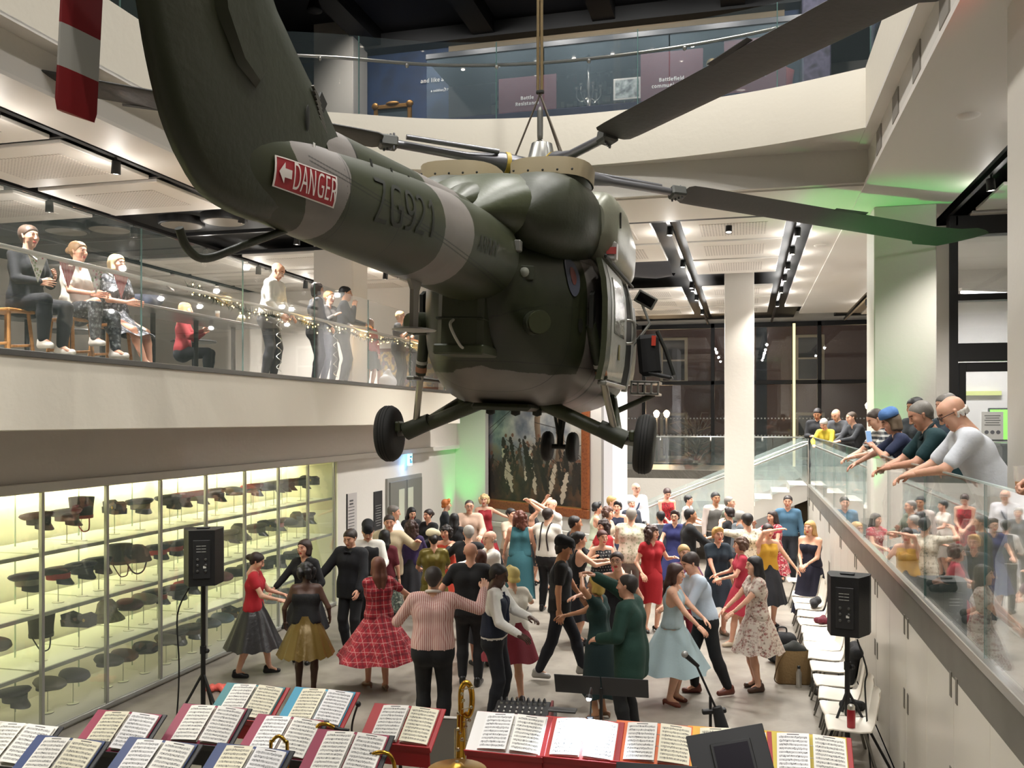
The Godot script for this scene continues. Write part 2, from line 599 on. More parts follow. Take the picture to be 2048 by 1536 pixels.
	for t in [4.0, 6.6, 9.6, 12.6, 16.0, 20.0, 24.5]:
		spotlight(P(3.03, 6.3, t), P(3.4, 1.9, t + 0.2), 0.6, "black track spotlight in the slot over the street level gallery", 60.0, "fffcf8", "gallery spotlights")

func make_columns() -> void:
	var pl := mt("d3cdc2", 0.5, 0.0, 0.05, 1.5)
	struct("column_cafe", bx(-7.73, -6.94, 3.9, 11.7, 15.2, 15.86, 0.012), pl, "square white column rising through the cafe")
	struct("column_hall", bx(-0.45, 0.2, 0, 6.7, 20.9, 21.5, 0.012), pl, "tall square white column among the dancers")
	struct("column_gallery", bx(1.78, 2.6, 1.86, 6.42, 13.7, 14.5, 0.012), pl, "broad white pillar behind the balustrade")
	struct("column_near", bx(1.86, 2.7, 1.86, 6.42, 6.5, 7.3, 0.012), pl, "white pillar lit red")
	# screen on the near pillar
	var sc := thing("wall_screen", "white display screen mounted on the pillar lit red", "screen", P(2.2, 3.55, 6.44), 0)
	obj("case", mk().box(V(0.62, 0.42, 0.06), Vector3.ZERO, Basis(), 0.01), mt("d9d4cc", 0.4), sc)
	obj("display", mk().box(V(0.56, 0.36, 0.01), V(0, 0, 0.032)), glow("e8e6ea", 0.5), sc)

func pane_row(node: Node3D, x: float, y0: float, y1: float, ts: Array, mat: Material) -> void:
	for i in ts.size() - 1:
		obj("pane", bx(x - 0.008, x + 0.008, y0, y1, ts[i] + 0.006, ts[i + 1] - 0.006), mat, node)
		obj("pane_edge", bx(x - 0.009, x + 0.009, y0, y1, ts[i + 1] - 0.006, ts[i + 1] - 0.001), mt("5f7d78", 0.2), node)

func make_balustrades() -> void:
	var g := glass("9fb3ad", 0.05)
	# cafe balustrade
	var b1 := thing("glass_balustrade", "clear glass balustrade with steel handrail along the cafe mezzanine", "balustrade", Vector3.ZERO)
	pane_row(b1, -6.44, 4.0, 5.5, [0.45, 2.5, 4.55, 6.6, 8.58, 10.65, 12.7, 14.75, 16.8, 18.9, 19.68], g)
	obj("handrail", mk().tube([P(-6.56, 4.98, -1), P(-6.56, 4.98, 19.6)], 0.024, 10), steel, b1)
	for k in 18:
		obj("rail_bracket", mk().tube([P(-6.56, 4.96, 0.8 + 1.05 * k), P(-6.46, 4.9, 0.8 + 1.05 * k)], 0.012, 6), steel, b1)
	# gallery balustrade above the locker wall
	var b2 := thing("glass_balustrade", "reflective glass balustrade above the white locker wall", "balustrade", Vector3.ZERO)
	pane_row(b2, 1.43, 1.9, 3.0, [0.3, 2.2, 4.15, 6.08, 8.0, 9.95, 11.9, 13.85, 15.8, 17.8, 19.8, 21.4], glass("93a8a2", 0.1, 0.01))
	obj("base_channel", bx(1.39, 1.47, 1.862, 1.93, -2, 21.4, 0.005), steel, b2)
	obj("top_edge", bx(1.418, 1.442, 3.0, 3.012, 0.3, 21.4), mt("a9bdb8", 0.1, 0.2), b2)
	# far gallery balustrade
	var b3 := thing("glass_balustrade", "low clear glass balustrade in front of the night windows", "balustrade", Vector3.ZERO)
	for k in 5:
		obj("pane", bx(-6.4 + 1.8 * k, -4.62 + 1.8 * k, 1.88, 2.9, 27.64, 27.66), g, b3)
	obj("handrail", mk().tube([P(-6.5, 2.86, 27.75), P(2.6, 2.86, 27.75)], 0.024, 8), steel, b3)
	for k in 6:
		obj("rail_bracket", mk().tube([P(-5.5 + 1.5 * k, 2.84, 27.75), P(-5.5 + 1.5 * k, 2.74, 27.67)], 0.03, 6), steel, b3)
	# upper curved balustrade
	var b4 := thing("glass_balustrade", "curved glass balustrade with steel handrail on the upper balcony", "balustrade", Vector3.ZERO)
	var arc := upper_arc()
	var per := 9
	var i := 0
	while i < arc.size() - 1:
		var seg := arc.slice(i, mini(i + per + 1, arc.size()))
		var lo := PackedVector3Array()
		var hi := PackedVector3Array()
		for p in seg:
			lo.append(V(p.x, 7.6, p.z - 0.05)); hi.append(V(p.x, 8.72, p.z - 0.05))
		var lo2 := PackedVector3Array()
		var hi2 := PackedVector3Array()
		for p in seg:
			lo2.append(V(p.x, 7.6, p.z - 0.066)); hi2.append(V(p.x, 8.72, p.z - 0.066))
		obj("pane", mk().loft([lo, hi, hi2, lo2, lo], false), glass("8fa0a4", 0.05), b4)
		var e: Vector3 = seg[-1]
		obj("pane_edge", mk().box(V(0.012, 1.12, 0.02), V(e.x, 8.16, e.z - 0.058)), mt("5f7d78", 0.2), b4)
		i += per
	var rail := []
	for p in arc:
		rail.append(V(p.x, 8.42, p.z - 0.12))
	rail.push_front(P(-6.12, 8.42, -1))
	obj("handrail", mk().tube(rail, 0.024, 10), steel, b4)
	for k in 8:
		var p: Vector3 = rail[1 + k * 6]
		obj("rail_bracket", mk().ball(p + V(0, -0.05, 0.05), V(0.03, 0.035, 0.03), 8), steel, b4)
	var b5 := thing("glass_balustrade", "clear glass balustrade of the upper balcony above the cafe", "balustrade", Vector3.ZERO)
	pane_row(b5, -6.26, 7.62, 8.72, [2, 4, 6, 8, 10, 10.6], g)
	var b6 := thing("glass_balustrade", "clear glass balustrade of the upper balcony above the gallery", "balustrade", Vector3.ZERO)
	pane_row(b6, 1.46, 7.62, 8.72, [2, 4, 6, 8, 10, 11.45], g)
	obj("handrail", mk().tube([P(1.56, 8.42, 0), P(1.56, 8.42, 11.4)], 0.024, 8), steel, b6)

func make_lockers() -> void:
	# the white locker wall: panels with slot pulls
	var w := Node3D.new()
	w.name = "wall_lockers"
	add_child(w)
	tag(w, "white satin panelled wall with slot pulls under the balustrade", "", "", "structure")
	obj("core", bx(1.42, 1.6, 0, 1.84, -2, 21.4), mt("8f8a80", 0.7), w)
	var pm := mt("d6d0c4", 0.3)
	var t := 2.05
	while t < 21.3:
		var t1 := minf(t + 1.9, 21.4)
		var tm := (t + t1) / 2
		for q in [[t, tm], [tm, t1]]:
			var p := obj("locker_door", bx(1.4, 1.425, 0.03, 1.83, q[0] + 0.003, q[1] - 0.003, 0.003), pm, w)
			for y in [0.2, 0.87, 1.54]:
				var tt: float = q[1] - 0.09 if q[0] == t else q[0] + 0.09
				obj("slot_pull", bx(1.394, 1.402, y - 0.09, y + 0.09, tt - 0.028, tt + 0.028, 0.003), mt("6d675d", 0.4, 0.3), p)
		t = t1

func make_far_end() -> void:
	# painting wall
	var A := P(-7.04, 0, 22.76)
	var B := P(-3.43, 0, 20.3)
	var dir := (B - A).normalized()
	var out := V(-dir.z, 0, dir.x)
	if out.z < 0: out = -out
	var bas := Basis(dir, Vector3.UP, out)
	var mid := (A + B) / 2
	var pw := mk()
	pw.prism(PackedVector2Array([V2(-3.0, 0), V2(2.5, 0), V2(2.5, 6.5), V2(-1.9, 6.5)]), 0.5, TF(bas, mid - out * 0.3))
	struct("wall_painting", pw, mt("e3e0da", 0.6, 0.0, 0.05, 1.5), "white angled wall that carries the battle painting")
	struct("wall_painting_return", bx(-3.05, -2.85, 0, 6.5, 19.95, 22.5), mt("dcdce0", 0.6), "white return of the painting wall")
	struct("trim_3", mk().box(V(4.6, 0.12, 0.1), mid + out * 0.02 + V(0, 0.72, 0), bas, 0.01), plaster, "pale ledge below the battle painting")
	make_painting(TF(bas, mid + V(0, 2.66, 0) - out * 0.04))
	# raised far gallery front and street windows
	struct("wall_gallery_front", bx(-8, 1.4, 0, 1.86, 27.6, 27.9), plaster, "pale wall below the far balustrade")
	struct("trim_4", bx(-2.6, 1.4, 0, 0.95, 27.5, 27.6), mt("8f8b86", 0.6), "grey lower wall behind the stair")
	var win := Node3D.new()
	win.name = "window_1"
	add_child(win)
	tag(win, "tall street windows in black frames with the night outside", "", "", "structure")
	var fr := mt("131314", 0.5)
	var gl := glass("8a96a0", 0.16, 0.01)
	var xs := [-8.0, -5.2, -3.35, -1.05, 1.55, 2.35, 4.3, 6.5]
	for k in xs.size() - 1:
		obj("pane", bx(xs[k] + 0.06, xs[k + 1] - 0.06, 1.9, 4.55, 30.98, 31.0), gl, win)
		obj("pane", bx(xs[k] + 0.06, xs[k + 1] - 0.06, 4.68, 6.55, 30.98, 31.0), gl, win)
	for x in xs:
		obj("mullion", bx(x - 0.06, x + 0.06, 1.86, 6.6, 30.9, 31.08, 0.005), fr, win)
	obj("transom", bx(-8, 6.5, 4.55, 4.68, 30.9, 31.06, 0.005), fr, win)
	obj("sill", bx(-8, 6.5, 1.86, 1.92, 30.9, 31.06, 0.005), fr, win)
	obj("head", bx(-8, 6.5, 6.45, 6.6, 30.9, 31.06, 0.005), fr, win)
	var dot := mk().box(V(0.045, 0.045, 0.004)).mesh()
	var dm := mt("d8d8d4", 0.6)
	for y in [3.42, 2.85]:
		for k in 84:
			obj("frit_dot", dot, dm, win, TF(Basis(), P(-5.3 + 0.11 * k, y, 30.97)))
	tag(obj("window_light_strip", bx(1.5, 1.58, 1.86, 6.5, 30.5, 30.6), glow("fff0b8", 1.0)), "warm vertical strip light beside the window mullion", "strip light")
	# the street outside
	struct("ground_street", bx(-30, 40, -0.1, 0.0, 31.4, 70), mt("1c1b1a", 0.7), "dark street outside")
	var brick := mt("6a4a3a", 0.9, 0.0, 0.3, 3.0)
	for q in [[-26.0, -9.0], [-8.6, 0.5], [1.0, 14.0]]:
		var hse := thing("terrace_house", ["dark brick house with sash windows seen through the glass, beside the white door frames", "dark brick terrace house behind the hall column in the night", "brown brick house with lit white sash windows behind the gallery"][[-26.0, -8.6, 1.0].find(q[0])], "building", P((q[0] + q[1]) / 2, 0, 44))
		obj("wall", mk().box(V(q[1] - q[0], 12, 0.6), V(0, 6, 0)), brick, hse)
		var nx := int((q[1] - q[0]) / 3.4)
		for k in nx:
			for fl in 3:
				var cxp: float = -(q[1] - q[0]) / 2 + 1.9 + 3.4 * k
				var wn := obj("sash_window", mk().box(V(1.3, 2.2, 0.16), V(cxp, 2.6 + 3.6 * fl, 0.28), Basis(), 0.02), mt("cfd2c8", 0.6), hse)
				for s in [-0.5, 0.5]:
					obj("pane", mk().box(V(1.02, 0.92, 0.02), V(cxp, 2.6 + 3.6 * fl + s, 0.37)), mt("20242a", 0.15), wn)
	var lamp_pos := [[-3.4, 3.6, 36.0], [-3.0, 3.6, 36.0], [-0.6, 4.4, 38.6], [4.6, 3.9, 37.0]]
	for k in 4:
		var lp: Array = lamp_pos[k]
		var sl := thing("street_lamp", ["glowing street lamp on a dark post outside the window", "glowing street lamp beside its twin outside the window", "bright street lamp among the dark branches outside", "white street lamp outside the gallery window"][k], "street lamp", P(lp[0], 0, lp[2]))
		obj("post", mk().tube([Vector3.ZERO, V(0, lp[1] - 0.15, 0)], 0.05, 8), mt("0c0c0d", 0.5), sl)
		obj("lantern", mk().lathe([V2(0.0, -0.16), V2(0.09, -0.1), V2(0.13, 0.05), V2(0.06, 0.14), V2(0, 0.16)], 10, TF(Basis(), V(0, lp[1], 0))), glow("fff2d8", 6.0), sl)
		var ol := OmniLight3D.new()
		ol.light_energy = 4.0
		ol.light_color = Color("ffd9a8")
		ol.omni_range = 40
		ol.light_size = 0.1
		ol.shadow_enabled = true
		sl.add_child(ol)
		ol.position = V(0, lp[1], 0.35)
	# bare tree outside
	var tree := thing("bare_tree", "bare tree with tangled branches outside the far window", "tree", P(-1.9, 0, 37))
	var tb := mk().tube([V(0, 0, 0), V(0.05, 1.5, 0), V(-0.05, 3, 0)], [0.16, 0.13, 0.1], 8)
	obj("trunk", tb, mt("2a2620", 0.9), tree)
	rng.seed = 9
	var br := mk()
	for k in 46:
		var a := rng.randf() * TAU
		var p0 := V(0, rng.randf_range(1.6, 3.0), 0)
		var p1 := p0 + V(cos(a) * rng.randf_range(0.4, 1.0), rng.randf_range(0.2, 0.9), sin(a) * 0.7)
		var p2 := p1 + V(cos(a + 0.6) * rng.randf_range(0.2, 0.8), rng.randf_range(-0.3, 0.7), sin(a) * 0.5)
		br.tube([p0, p1, p2], [0.035, 0.02, 0.006], 5)
	obj("branches", br, mt("39342c", 0.9), tree)
	make_stairs()
	make_hall_door()
	make_gallery_door()

func make_stairs() -> void:
	# flight from the dance floor up to the gallery, behind the hall column
	var st := thing("staircase", "staircase with glass sides rising to the street level gallery", "staircase", Vector3.ZERO)
	var n := 11
	var x0 := -2.9
	var run := 4.3 / n
	var rise := 1.86 / n
	for k in n:
		obj("step", bx(x0 + run * k, x0 + run * (k + 1), 0.0 if k < 1 else rise * k - 0.06, rise * (k + 1), 22.0, 23.5, 0.004), mt("a9a49b", 0.5), st)
	var saw := PackedVector2Array([V2(x0, 0)])
	for k in n:
		saw.append(V2(x0 + run * k, rise * (k + 1)))
		saw.append(V2(x0 + run * (k + 1), rise * (k + 1)))
	saw.append(V2(x0 + run * n, rise * n - 0.35))
	saw.append(V2(x0 + 0.75, 0))
	obj("stringer", mk().prism(saw, 0.05, TF(Basis(), V(0, 0, -21.97))), mt("c9c4bb", 0.6), st)
	obj("stringer", mk().prism(saw, 0.05, TF(Basis(), V(0, 0, -23.53))), mt("c9c4bb", 0.6), st)
	for tt in [21.9, 23.6]:
		for k in 3:
			var xa := x0 + 4.3 * k / 3.0
			var xb := x0 + 4.3 * (k + 1) / 3.0 - 0.015
			var ya := 1.86 * k / 3.0
			var yb := 1.86 * (k + 1) / 3.0
			obj("pane", mk().prism(PackedVector2Array([V2(xa, ya + 0.1), V2(xb, yb + 0.1), V2(xb, yb + 1.1), V2(xa, ya + 1.1)]), 0.014, TF(Basis(), V(0, 0, -tt))), glass("b9cbc6", 0.2), st)
		obj("handrail", mk().tube([P(x0 - 0.25, 0.98, tt - 0.08), P(x0, 1.0, tt - 0.08), P(1.4, 2.82, tt - 0.08), P(1.9, 2.84, tt - 0.08)], 0.026, 8), steel, st)
	obj("newel_post", mk().tube([P(1.42, 0, 21.6), P(1.42, 3.05, 21.6)], 0.035, 10), steel, st)
	struct("wall_under_stair", bx(-2.4, 1.4, 0, 0.55, 23.6, 23.7), mt("a8a39b", 0.7), "pale wall below the stair")

func make_hall_door() -> void:
	var d := Node3D.new()
	d.name = "door_1"
	add_child(d)
	tag(d, "grey double door with tall glazed slots at the end of the showcase", "", "", "structure")
	var dm := mt("77766f", 0.5)
	obj("frame", bx(-7.2, -7.15, 0, 2.16, 17.36, 19.4), mt("8f8e87", 0.5), d)
	for k in 2:
		var t0 := 17.45 + 0.96 * k
		var leaf := obj("door_leaf", bx(-7.17, -7.12, 0.01, 2.08, t0, t0 + 0.93, 0.004), dm, d)
		var s0 := t0 + 0.12 if k == 1 else t0 + 0.55
		obj("glass_slot", bx(-7.125, -7.11, 0.75, 1.9, s0 - 0.1, s0 + 0.22), mt("c9cdb8", 0.2), leaf)
		obj("handle", bx(-7.11, -7.07, 0.95, 1.2, t0 + (0.1 if k == 1 else 0.83), t0 + (0.13 if k == 1 else 0.86), 0.005), steel, leaf)
	# signs on the wall
	var p1 := thing("wall_plaque", "dark grey plaque on the white wall beside the double door", "sign", P(-7.19, 1.55, 16.95))
	obj("plate", mk().box(V(0.02, 0.78, 0.42), Vector3.ZERO, Basis(), 0.003), mt("2c2d2e", 0.5), p1)
	for k in 9:
		obj("text_line", mk().box(V(0.004, 0.012, 0.3 - 0.05 * (k % 3)), V(0.011, 0.1 - 0.05 * k, 0)), mt("8f8f8c", 0.6), p1)
	var p2 := thing("wall_plaque", "tall pale text panel with heading at the end of the showcase", "sign", P(-7.19, 1.5, 15.7))
	obj("plate", mk().box(V(0.02, 1.0, 0.42), Vector3.ZERO, Basis(), 0.003), mt("b9b4b0", 0.5), p2)
	obj("edge_strip", mk().box(V(0.03, 1.0, 0.02), V(0.0, 0, 0.22)), mt("232323", 0.5), p2)
	for k in 12:
		obj("text_line", mk().box(V(0.004, 0.03 if k < 2 else 0.012, 0.16 if k < 2 else 0.26), V(0.011, 0.36 - 0.06 * k, 0.04)), mt("4a4a4a", 0.6), p2)
	# lit exit sign
	var ex := thing("exit_sign", "small lit blue green exit sign above the double door", "exit sign", P(-7.12, 2.51, 18.55))
	obj("box", mk().box(V(0.05, 0.26, 0.2), Vector3.ZERO, Basis(), 0.004), glow("9fe8f5", 1.6), ex)
	obj("arrow", mk().box(V(0.004, 0.03, 0.1), V(0.028, 0.06, 0)), mt("1f5f78", 0.5), ex)
	obj("figure", mk().box(V(0.004, 0.09, 0.05), V(0.028, -0.03, 0.03)), mt("1f5f78", 0.5), ex)
	obj("figure", mk().box(V(0.004, 0.06, 0.04), V(0.028, -0.05, -0.04)), mt("1f5f78", 0.5), ex)
	var l := OmniLight3D.new()
	l.light_color = Color("7fb8ff")
	l.light_energy = 0.12
	l.light_size = 0.1
	l.shadow_enabled = true
	l.position = V(0.12, -0.1, 0.2)
	ex.add_child(l)

func make_gallery_door() -> void:
	# wall with glazed door behind the pillars
	struct("wall_gallery_end", bx(2.35, 3.02, 1.86, 6.2, 15.0, 15.2), plaster, "white wall pier beside the glazed door")
	struct("wall_gallery_end_far", bx(4.1, 12, 1.86, 6.5, 15.0, 15.2), plaster, "white wall beyond the glazed door")
	var d := Node3D.new()
	d.name = "door_2"
	add_child(d)
	tag(d, "dark framed glazed door with a lit room behind", "", "", "structure")
	var fr := mt("232221", 0.45)
	obj("jamb", bx(3.02, 3.14, 1.86, 6.5, 14.95, 15.2, 0.004), fr, d)
	obj("jamb", bx(4.0, 4.12, 1.86, 6.5, 14.95, 15.2, 0.004), fr, d)
	obj("transom", bx(3.1, 4.05, 4.28, 4.55, 14.95, 15.2, 0.01), fr, d)
	obj("transom", bx(3.1, 4.05, 5.2, 5.3, 14.95, 15.2, 0.01), fr, d)
	obj("transom", bx(3.1, 4.05, 6.2, 6.5, 14.95, 15.2, 0.01), fr, d)
	obj("pane", bx(3.14, 4.0, 4.55, 5.2, 15.06, 15.08), glass("cfd8d6", 0.2), d)
	obj("pane", bx(3.14, 4.0, 5.3, 6.2, 15.06, 15.08), glass("cfd8d6", 0.2), d)
	var leaf := obj("door_leaf", bx(3.16, 3.26, 1.88, 4.26, 15.0, 15.06, 0.004), fr, d)
	obj("stile", bx(3.88, 3.98, 1.88, 4.26, 15.0, 15.06, 0.004), fr, leaf)
	obj("rail", bx(3.26, 3.88, 4.12, 4.26, 15.0, 15.06, 0.004), fr, leaf)
	obj("rail", bx(3.26, 3.88, 1.88, 2.08, 15.0, 15.06, 0.004), fr, leaf)
	obj("glass", bx(3.26, 3.88, 2.08, 4.12, 15.02, 15.04), glass("cfd8d6", 0.14), leaf)
	# notice on the glass
	var nt := thing("door_notice", "white printed notice on the glazed door", "notice", P(3.62, 3.3, 14.99))
	obj("sheet", mk().box(V(0.3, 0.42, 0.004)), mt("e4e2dc", 0.7), nt)
	for k in 5:
		obj("text_line", mk().box(V(0.22 - 0.03 * (k % 2), 0.014, 0.002), V(0, 0.15 - 0.035 * k, 0.003)), mt("8a8a86", 0.7), nt)
	for k in 3:
		obj("symbol", mk().lathe([V2(0.03, -0.001), V2(0.03, 0.001)], 12, TF(Basis(Vector3.RIGHT, PI / 2), V(-0.08 + 0.08 * k, -0.1, 0.003))), mt("77777a", 0.7), nt)
	# lit room behind with a green screen
	struct("wall_back_room", bx(2.3, 7, 1.86, 6.5, 18.5, 18.7), plaster, "pale wall of the room behind the glazed door")
	struct("trim_6", bx(3.5, 3.58, 2.0, 3.9, 18.4, 18.5), mt("c9cf7a", 0.6), "pale green door frame in the back room")
	struct("trim_7", bx(3.5, 4.6, 3.84, 3.92, 18.4, 18.5), mt("c9cf7a", 0.6), "pale green door head in the back room")
	var sc := thing("wall_screen", "bright green screen in the room behind the glazed door", "screen", P(4.75, 3.3, 18.0))
	obj("case", mk().box(V(0.95, 0.6, 0.06), Vector3.ZERO, Basis(), 0.01), mt("171717", 0.4), sc)
	obj("display", mk().box(V(0.9, 0.54, 0.01), V(0, 0, 0.032)), glow("7df24a", 0.9), sc)
	var dk := thing("reception_desk", "dark desk in the room behind the glazed door", "desk", P(4.55, 1.86, 16.6))
	obj("front", mk().box(V(0.9, 1.1, 0.5), V(0, 0.55, 0), Basis(), 0.01), mt("1b1b1c", 0.5), dk)
	obj("worktop", mk().box(V(0.98, 0.05, 0.58), V(0, 1.12, 0), Basis(), 0.01), mt("33312e", 0.4), dk)
	var tl := thing("tube_light", "white fluorescent tube light in the back room", "tube light", P(4.0, 5.5, 16.6), 0.5)
	obj("tube", mk().tube([V(-0.6, 0, 0), V(0.6, 0, 0)], 0.025, 8), glow("fdfdff", 5.0), tl)
	obj("housing", mk().box(V(1.25, 0.05, 0.09), V(0, 0.05, 0), Basis(), 0.01), panel_white, tl)
	var al := AreaLight3D.new()
	al.area_size = V2(1.2, 0.08)
	al.light_energy = 14.0
	al.light_color = Color("f4f6ff")
	al.shadow_enabled = true
	tl.add_child(al)
	al.transform = TF(Basis(Vector3.RIGHT, -PI / 2), V(0, -0.04, 0))
	struct("ceiling_back_room", bx(2.3, 7, 6.2, 6.4, 15.2, 18.7), panel_white, "ceiling of the back room")

func make_painting(xf: Transform3D) -> void:
	var p := thing("battle_painting", "large framed oil painting of soldiers fighting in smoke on the angled wall", "painting")
	p.transform = xf
	var W := 4.36
	var Hh := 3.1
	var im := Image.create(512, 364, false, Image.FORMAT_RGB8)
	var nz := FastNoiseLite.new()
	nz.seed = 4
	nz.frequency = 0.012
	nz.fractal_octaves = 5
	for y in 364:
		for x in 512:
			var a := nz.get_noise_2d(x, y) * 0.5 + 0.5
			var k := clampf((y / 364.0 - 0.42) * 3.0 + (a - 0.5) * 1.2, 0, 1)
			var sky := Color("5e6672").lerp(Color("c6c3bb"), clampf(a * 1.5 - 0.25 + (x - 256) / 900.0, 0, 1))
			var gr := Color("241d17").lerp(Color("6b4a2f"), clampf((a - 0.35) * 2.0, 0, 1))
			im.set_pixel(x, y, sky.lerp(gr, k))
	rng.seed = 77
	# two tree trunks, a crowd of dark figures, muskets
	for q in [[300, 30, 26], [395, 40, 34]]:
		for y in 250:
			for x in q[2]:
				im.set_pixel(q[0] + x + int(4 * sin(y * 0.05)), y, Color("5a4636").lerp(Color("8d7a68"), float(x) / q[2]))
	for k in 70:
		var fx := rng.randi_range(10, 500)
		var fy := int(130 + 110 * rng.randf() + absf(fx - 256) * 0.12)
		var h := rng.randi_range(26, 54)
		var cc := Color("17140f").lerp(Color("3a2c22"), rng.randf())
		if rng.randf() < 0.12: cc = Color("b9ab98")
		for y in h * 2:
			var w := int(0.34 * h * sqrt(sin(PI * clampf((y + 6.0) / (h * 2.0 + 8.0), 0, 1))) * (0.8 + 0.5 * nz.get_noise_2d(k * 40.0, y * 5.0)))
			for x in range(-w, int(w * (0.8 + 0.6 * nz.get_noise_2d(y * 6.0, k * 9.0)))):
				var px := fx + x + int((y - h) * 0.25 * (1 if k % 2 else -1))
				if px >= 0 and px < 512 and fy + y < 364:
					im.set_pixel(px, fy + y, cc)
		for y in range(-7, 7):
			for x in range(-6, 6):
				if x * x + y * y < 40 and fx + x >= 0 and fx + x < 512:
					im.set_pixel(fx + x, fy + y - 6, Color("6d4b38") if k % 3 else Color("1a1613"))
	for k in 14:
		var fx := rng.randi_range(20, 420)
		var fy := rng.randi_range(90, 230)
		var sl := rng.randf_range(-0.8, 1.2)
		for i in 110:
			var px := fx + i
			var py := int(fy + i * sl)
			if px < 510 and py > 0 and py < 362:
				im.set_pixel(px, py, Color("120f0c")); im.set_pixel(px, py + 1, Color("2a221b"))
	var pm := StandardMaterial3D.new()
	pm.albedo_texture = ImageTexture.create_from_image(im)
	pm.roughness = 0.5
	var cv := mk()
	cv.quad(V(-W / 2 + 0.2, -Hh / 2 + 0.2, 0.03), V(W / 2 - 0.2, -Hh / 2 + 0.2, 0.03), V(W / 2 - 0.2, Hh / 2 - 0.2, 0.03), V(-W / 2 + 0.2, Hh / 2 - 0.2, 0.03), V(0, 0, 1))
	obj("canvas", cv, pm, p)
	obj("backing", mk().box(V(W - 0.1, Hh - 0.1, 0.03)), mt("3a2a1c", 0.8), p)
	var wood := textured(noise_tex(0.02, 21, ["7a3f1c", "94532a", "6b3415"], 256), 0.4, 1.5)
	for s in [-1, 1]:
		for q in [[V(W, 0.22, 0.09), V(0, s * (Hh / 2 - 0.11), 0.05)], [V(0.22, Hh - 0.44, 0.09), V(s * (W / 2 - 0.11), 0, 0.05)]]:
			var f := obj("frame_rail", mk().box(q[0], q[1], Basis(), 0.02), wood, p)
			var sz: Vector3 = q[0]
			obj("gilt_slip", mk().box(V(sz.x if sz.x > 1 else 0.04, sz.y if sz.y > 1 else 0.04, 0.05), q[1] - V(s * 0.11 if sz.x < 1 else 0.0, s * 0.11 if sz.y < 1 else 0.0, 0.01)), mt("8a6a3a", 0.4, 0.4), f)

